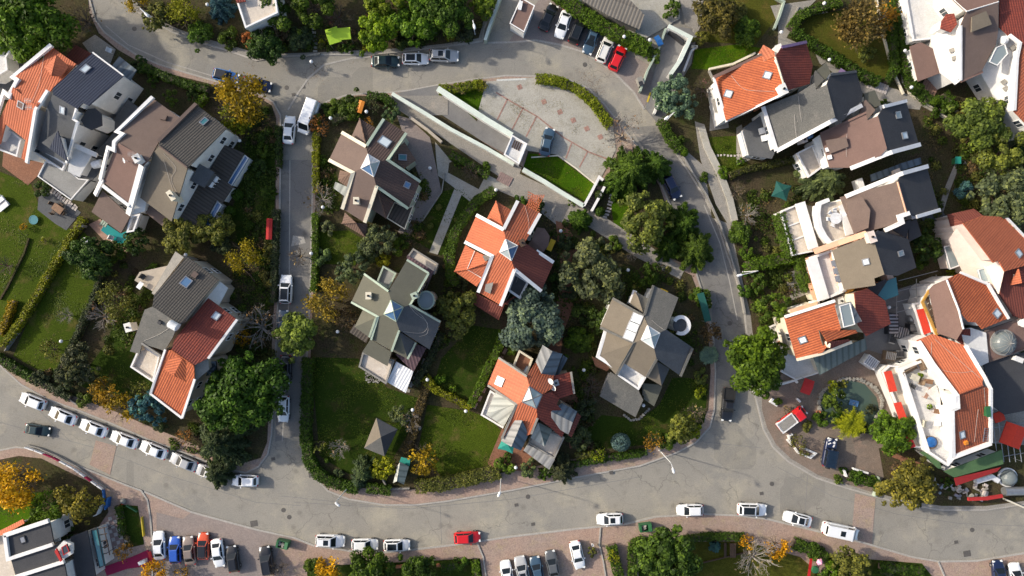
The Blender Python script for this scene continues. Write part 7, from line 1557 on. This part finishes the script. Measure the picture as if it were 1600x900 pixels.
root = thing('pond_pump', 'blue metal pump platform in the pond', 'pump', W(1332, 629)); root.location.z = .2; m_ = MB(); m_.box((0, 0, .2), (1.4, .9, .12), R(-15)); m_.build('deck', 'deep_glass', root, origin=(0, 0, 0)); m_ = MB(); m_.lathe([(.12, .26), (.1, .4)], (0, 0, 0), 10); m_.build('nozzle', 'grey_metal', root, origin=(0, 0, 0)); [(lambda m2: (m2.tube([(sx, sy, 0), (sx, sy, .16)], .04, 5), m2.build('leg', 'grey_metal', root, origin=(0, 0, 0))))(MB()) for sx in (-.5, .5) for sy in (-.3, .3)]
for x, y, lb in ((1276, 643, 'round terracotta pot at the lower left of the pond'), (1216, 535, 'round clay pot on the white terrace of the sixth house'), (1207, 600, 'small pot on the forecourt corner')): root = thing('flower_pot', lb, 'flower pot', W(x, y), 0, 'flower pots'); root.location.z = .18; m_ = MB(); m_.lathe([(.2, 0), (.34, .5), (.36, .55), (.3, .55), (.28, .45)], (0, 0, 0), 14); m_.build('pot', 'terracotta', root, origin=(0, 0, 0)); m_ = MB(); m_.lathe([(.28, .44), (.02, .46)], (0, 0, 0), 12); m_.build('potting_soil', 'soil', root, origin=(0, 0, 0))
# stepping stones
def stones(s, n, a, b, label, deg=0, mat='stone', jit=.05):
    P = PT(s); random.seed(n); seg = [(P[i+1]-P[i]).length for i in range(len(P)-1)]; tot = sum(seg)
    for k in range(n):
        d = tot*(k+.5)/n; i = 0
        while d > seg[i] and i < len(seg)-1: d -= seg[i]; i += 1
        q = P[i].lerp(P[i+1], d/seg[i]); m_ = MB(); w = random.uniform(.85, 1.15); m_.box((0, 0, 0), (a*w, b*random.uniform(.85, 1.15), .06), R(-deg)+random.uniform(-.1, .1))
        o = m_.build('stepping_stone', mat, None, origin=(0, 0, 0)); o.location = (q.x+random.uniform(-jit, jit), q.y+random.uniform(-jit, jit), .215); tag(o, label, 'stepping stone', label)
stones('956,303 950,330 944,342', 8, .75, .3, 'pale stepping stone on the small bright lawn', 15, 'pale_paver'); stones('81,297 122,328', 11, .35, .8, 'pale slab in the row between grey terrace and slate patio', 35, 'pale_paver'); stones('792,542 762,600 740,640', 8, .5, .85, 'pinkish paver in the dark strip left of the salmon house', 25, 'mauve_paver')
stones('686,516 668,555 650,590 636,612', 16, .55, .5, 'round pale stepping stone right of the white sheet roof', 20, 'stone', .12); stones('1113,244 1130,243 1160,244', 9, .3, .3, 'tiny pale stepping stone on the eastern lawn', 0, 'pale_paver'); stones('492,90 494,72 490,45 488,25', 11, .65, .35, 'stepping stone between the pines of the northern garden', 0, 'stone')
root = thing('rockery', 'scatter of rough flat stones below the beige terrace', 'rockery', W(582, 587)); root.location.z = .18; m_ = MB(); random.seed(9)
for k in range(34): m_.box((random.uniform(-1.0, 1.0)+0, random.uniform(-1.0, .8), .08), (random.uniform(.2, .35), random.uniform(.2, .35), .14), random.uniform(0, 3))
m_.build('stone', 'stone', root, origin=(0, 0, 0))
root = thing('stone_border', 'curved rough stone border below the taupe house', 'stone edging', W(1000, 655)); root.location.z = .18; m_ = MB(); P = PT('975,648 985,656 998,654 1008,644 1016,636'); c0 = W(1000, 655)
for a, b in zip(P, P[1:]):
    for k in range(3): q = a.lerp(b, k/3)-c0; m_.box((q.x, q.y, .1), (random.uniform(.3, .45), random.uniform(.25, .4), .25), random.uniform(0, 3))
m_.build('stone', 'stone', root, origin=(0, 0, 0))
# stairs, pergola, carpet, misc
def stairs(x, y, deg, n, w, d, mat, label, z0=.2, dzs=.0):
    root = thing('stairs', label, 'stairs', W(x, y), R(-deg)); root.location.z = z0
    for k in range(n): m_ = MB(); m_.box((d*(k-n/2), 0, .06+dzs*k), (d*.85, w, .12)); m_.build('step', mat, root, origin=(0, 0, 0))
stairs(926, 310, -62, 9, 1.1, .42, 'plank_dark', 'narrow dark steps between two white walls'); stairs(1372, 137, 20, 8, 1.5, .4, 'pale_paver', 'pale garden steps at the end of the dry garden'); stairs(1457, 336, -32, 9, 2.4, .38, 'slate_grey', 'grey outdoor stairs below the fourth house', .2, -.0); stairs(790, 281, 28, 7, 1.5, .32, 'mauve_paver', 'low brick steps at the end of the garden path'); stairs(1452, 140, 25, 6, 2.2, .42, 'deck_wood', 'wooden steps under the villa porch')
root = thing('pergola', 'red tile pergola roof beside the orange house', 'pergola', W(834, 318, 2.2)); root.location.z = .15; m_ = MB()
for k in range(7): m_.box((-.9+.3*k, 0, 2.2), (.14, 3.0, .1), R(-28))
for k in range(8): m_.box((0, -1.3+.37*k, 2.3), (2.1, .12, .06), R(-28))
m_.build('slat', 'tile_orange', root, origin=(0, 0, 0)); [(lambda m2: (m2.tube([(sx, sy, 0), (sx, sy, 2.2)], .06, 6), m2.build('post', 'wood', root, origin=(0, 0, 0))))(MB()) for sx in (-.8, .8) for sy in (-1, 1)]
o = sheet('carpet', '163,885 205,870 233,858 238,883 200,888 168,899', .165, 'carpet', 'magenta carpet leading to the shop entrance', kind='thing', cat='carpet'); wall('233,862 238,881', .5, .35, 'red_paint', 'red block barrier at the end of the magenta carpet', 'barrier', 'barrier'); wall('218,880 228,876', .5, .9, 'white_paint', 'white and black pedestal on the magenta carpet', 'pedestal', 'pedestal', z=.18)
wall('197,790 208,796 214,800', .15, .6, 'green_paint', 'green board edge at the top of the small triangular lawn', 'board_edge', 'fence'); wall('221,808 224,838', .15, .6, 'yellow_paint', 'yellow and green board edge right of the small triangular lawn', 'board_edge', 'fence'); wall('186,791 191,788', .25, .7, 'red_paint', 'red board end beside the boulder of the small lawn', 'board_edge', 'fence')
for x, y, s_, lb in ((194, 782, .5, 'grey boulder at the tip of the small triangular lawn'), (655, 668, .4, 'pale boulder on the lawn near the pavilion')):
    root = thing('boulder', lb, 'boulder', W(x, y), 0, 'garden boulders'); root.location.z = .15; m_ = MB(); m_.lathe([(s_*.8, 0), (s_, s_*.4), (s_*.7, s_*.8), (s_*.2, s_)], (0, 0, 0), 9); m_.build('rock', 'stone', root, origin=(0, 0, 0))
root = thing('pergola', 'dark teal glazed pergola outside the shop', 'pergola', W(165, 845, 2.4)); root.location.z = .15; m_ = MB(); [m_.box((-.5+.0*k, -2+1.0*k, 2.4), (1.6, .12, .1), R(12)) for k in range(5)]; [m_.box((sx, 0, 2.3), (.1, 4.4, .1), R(12)) for sx in (-1.0, .2)]; m_.build('slat', 'wood_dark', root, origin=(0, 0, 0)); [(lambda m2: (m2.tube([(sx, sy, 0), (sx, sy, 2.3)], .05, 6), m2.build('post', 'dark_metal', root, origin=(0, 0, 0))))(MB()) for sx in (-1.2, .3) for sy in (-1.8, 1.8)]
wall('147,806 152,804 158,790', .12, 1.3, 'white_paint', 'white swing frame on the shop garden lawn', 'frame', 'frame'); wall('167,793 169,778', .3, 1.0, 'blue_plastic', 'blue banner board at the corner of the shop garden', 'banner_board', 'board')
# restaurant courtyard clutter
root = thing('glass_marquee', 'silver dome marquee at the bottom right corner', 'marquee', W(1572, 745)); root.location.z = .15; m_ = MB(); m_.lathe([(1.35*math.cos(a*math.pi/14), 1.5*math.sin(a*math.pi/14)) for a in range(8)], (0, 0, 0), 20); m_.build('dome', 'dome_glass', root, origin=(0, 0, 0), smooth=True); m_ = MB(); m_.lathe([(1.5, 0), (1.5, .3), (1.3, .3)], (0, 0, 0), 20); m_.build('base', 'white_paint', root, origin=(0, 0, 0))
root = thing('ventilation_duct', 'shiny metal duct lying at the right edge above the road', 'duct', W(1585, 768, 1.2)); root.location.z = .15; m_ = MB(); m_.tube([(-1.6, 0, 1), (2.2, .1, 1)], .65, 16); m_.build('duct_body', 'grey_metal', root, origin=(0, 0, 0), smooth=True); m_ = MB(); [m_.box((x, 0, .2), (.1, 1.1, .45)) for x in (-1, 1)]; m_.build('stand', 'dark_metal', root, origin=(0, 0, 0))
for x, y, a, b, dg, mt, lb, hh in ((1361, 566, 2.0, 1.6, 35, 'white_paint', 'pair of white refrigerators by the courtyard wall', 1.5), (1391, 556, 1.6, 1.4, 10, 'wicker', 'brown crate frame by the white restaurant wall', 1.1), (1405, 553, 1.3, 1.0, 0, 'grey_metal', 'grey air conditioner by the white restaurant wall', 1.0), (1395, 506, 3.2, 1.6, 90, 'dark_metal', 'dark slatted machine grille in the courtyard', 1.2), (1427, 512, 1.2, 1.2, 0, 'dark_metal', 'dark square cabinet in the courtyard', 1.4), (1408, 520, 2.2, 2.0, 15, 'charcoal_fabric', 'dark sculpted heap of machinery in the courtyard', 1.0), (1395, 526, .9, 2.2, 15, 'grey_metal', 'dark car bumper rack in the courtyard', .8)):
    root = thing('courtyard_machine', lb, 'machine', W(x, y, hh), R(-dg), 'machines of the restaurant courtyard'); root.location.z = .2; m_ = MB(); m_.box((0, 0, hh/2), (a, b, hh)); m_.build('casing', mt, root, origin=(0, 0, 0)); m_ = MB(); [m_.box((-a/2+a*(k+.5)/6, 0, hh+.05), (a/12, b*.85, .1)) for k in range(6)]; m_.build('grille', 'grey_metal' if mt != 'grey_metal' else 'dark_metal', root, origin=(0, 0, 0))
root = thing('storage_tank', 'shiny round steel tank in the dark courtyard', 'tank', W(1420, 497)); root.location.z = .2; m_ = MB(); m_.lathe([(.7, 0), (.7, 1.2), (.5, 1.5), (.05, 1.6)], (0, 0, 0), 18); m_.build('shell', 'grey_metal', root, origin=(0, 0, 0), smooth=True); m_ = MB(); m_.lathe([(.12, 1.55), (.12, 1.75)], (0, 0, 0), 8); m_.build('valve', 'dark_metal', root, origin=(0, 0, 0))
root = thing('steel_frame', 'bare grey steel framework by the courtyard edge', 'frame', W(1415, 462)); root.location.z = .2; m_ = MB()
for k in range(4): m_.tube([(-3+.1*k, -2.5+1.6*k, 2.6), (3.2, -1.0+1.6*k, 2.6)], .05, 5)
for x in (-3, 0, 3): m_.tube([(x, -2.6+.25*x, 2.6), (x, 2.6+.2*x, 2.6)], .05, 5)
m_.build('beam', 'grey_metal', root, origin=(0, 0, 0)); [(lambda m2: (m2.tube([(sx, sy, 0), (sx, sy, 2.6)], .05, 5), m2.build('post', 'grey_metal', root, origin=(0, 0, 0))))(MB()) for sx in (-2.9, 2.9) for sy in (-1.8, 1.8)]
root = thing('steel_frame', 'pale steel roof frame below the scarlet canopies', 'frame', W(1572, 690, 2)); root.location.z = .2; m_ = MB(); [m_.tube([(-1.6+.9*k, -3, 2.3), (-2.4+.9*k, 3, 2.3)], .06, 5) for k in range(5)]; [m_.tube([(-2.4, y, 2.35), (2.4, y+.8, 2.35)], .05, 5) for y in (-2.4, 0, 2.2)]; m_.build('beam', 'grey_metal', root, origin=(0, 0, 0)); [(lambda m2: (m2.tube([(sx, sy, 0), (sx, sy, 2.3)], .05, 5), m2.build('post', 'grey_metal', root, origin=(0, 0, 0))))(MB()) for sx in (-1.6, 1.8) for sy in (-2.8, 2.8)]
root = thing('junk_pile', 'pale heap of stones, planks and garden junk at the restaurant corner', 'junk pile', W(1490, 768)); root.location.z = .14; random.seed(11); m_ = MB(); n_ = MB(); k_ = MB()
for i in range(46): x = random.uniform(-3.5, 5.5); (m_, n_, k_)[i % 3].box((x, random.uniform(-1, 1.2)+(.9 if x < -1 else 0), random.uniform(.1, .5)), (random.uniform(.15, .9), random.uniform(.15, .5), random.uniform(.1, .5)), random.uniform(0, 3))
m_.build('stone', 'stone', root, origin=(0, 0, 0)); n_.build('plank', 'pale_paver', root, origin=(0, 0, 0)); k_.build('scrap', 'grey_metal', root, origin=(0, 0, 0))
wall('1502,775 1530,774 1555,770', .5, .3, 'red_tarp', 'dark red low awning strip with white bulbs above the road', 'awning', 'awning', z=1.6)
o = wall('1525,752 1550,745 1560,752', .7, 1.0, 'white_paint', 'pale boat-like counter under the red awning', 'counter', 'counter')
wall('1380,703 1398,712 1440,728', .7, .25, 'brick_path', 'dark red slab terrace edge left of the green roof', 'terrace_edge', 'terrace')
for k, (x, y) in enumerate(((1382, 705), (1388, 722), (1399, 735))): pass
# fence between villas, gate posts with pillars along the long lawn wall
for k, (x, y) in enumerate(((128, 352), (108, 372), (92, 400), (73, 433), (56, 462), (38, 487), (22, 520))):
    o = wall(f'{x},{y} {x+3},{y+2}', .35, 1.2, 'stone', f'small stone pillar of the lawn wall, number {k+1} from the patio', 'wall_pillar', 'pillar', group='stone pillars of the lawn wall'); o['label'] = 'small stone pillar in the hedge wall between the two long western lawns'
wall('395,75 402,88 420,92', .2, .8, 'wall_concrete', 'low wall end at the top road bend'); wall('470,88 500,84', .3, .5, 'stone', 'pale stone step at the top garden gate')
wall('905,45 950,75', .05, .05, 'wire', 'thin wire over the car bays', 'wire', 'wire', z=4.) if 0 else None
root = thing('waste_basket', 'small white litter bin on a post at the brick car park', 'litter bin', W(925, 848)); root.location.z = .07; m_ = MB(); m_.lathe([(.16, .5), (.2, 1.0), (.17, 1.0), (.15, .6)], (0, 0, 0), 12); m_.build('basket', 'white_paint', root, origin=(0, 0, 0)); m_ = MB(); m_.tube([(0, .2, 0), (0, .2, 1.0)], .03, 6); m_.build('post', 'dark_metal', root, origin=(0, 0, 0))
root = thing('utility_cabinet', 'pale utility cabinet with a dark hatch at the car bay end', 'cabinet', W(1000, 128, .8), R(20)); root.location.z = .14; m_ = MB(); m_.box((0, 0, .6), (.8, 1.3, 1.2)); m_.build('casing', 'wall_concrete', root, origin=(0, 0, 0)); m_ = MB(); m_.box((-.1, -.4, 1.22), (.6, .7, .05)); m_.build('hatch', 'dark_metal', root, origin=(0, 0, 0))

wall('1046,48 1068,66', .3, 1.4, 'dark_metal', 'dark slab for the unlit garage opening at the upper end of the ramp', 'garage_opening', 'garage opening', group=None)  # dark slab added in place of the unlit garage opening
table(219, 446, 0, 'white_paint', 'white table on the beige terrace above the sunken garden', 3.05, False, .7, 1.1, 35)
chair(224, 433, 40, 'charcoal_fabric', 'dark seat on the beige terrace of the lower left house', 3.05, .8)
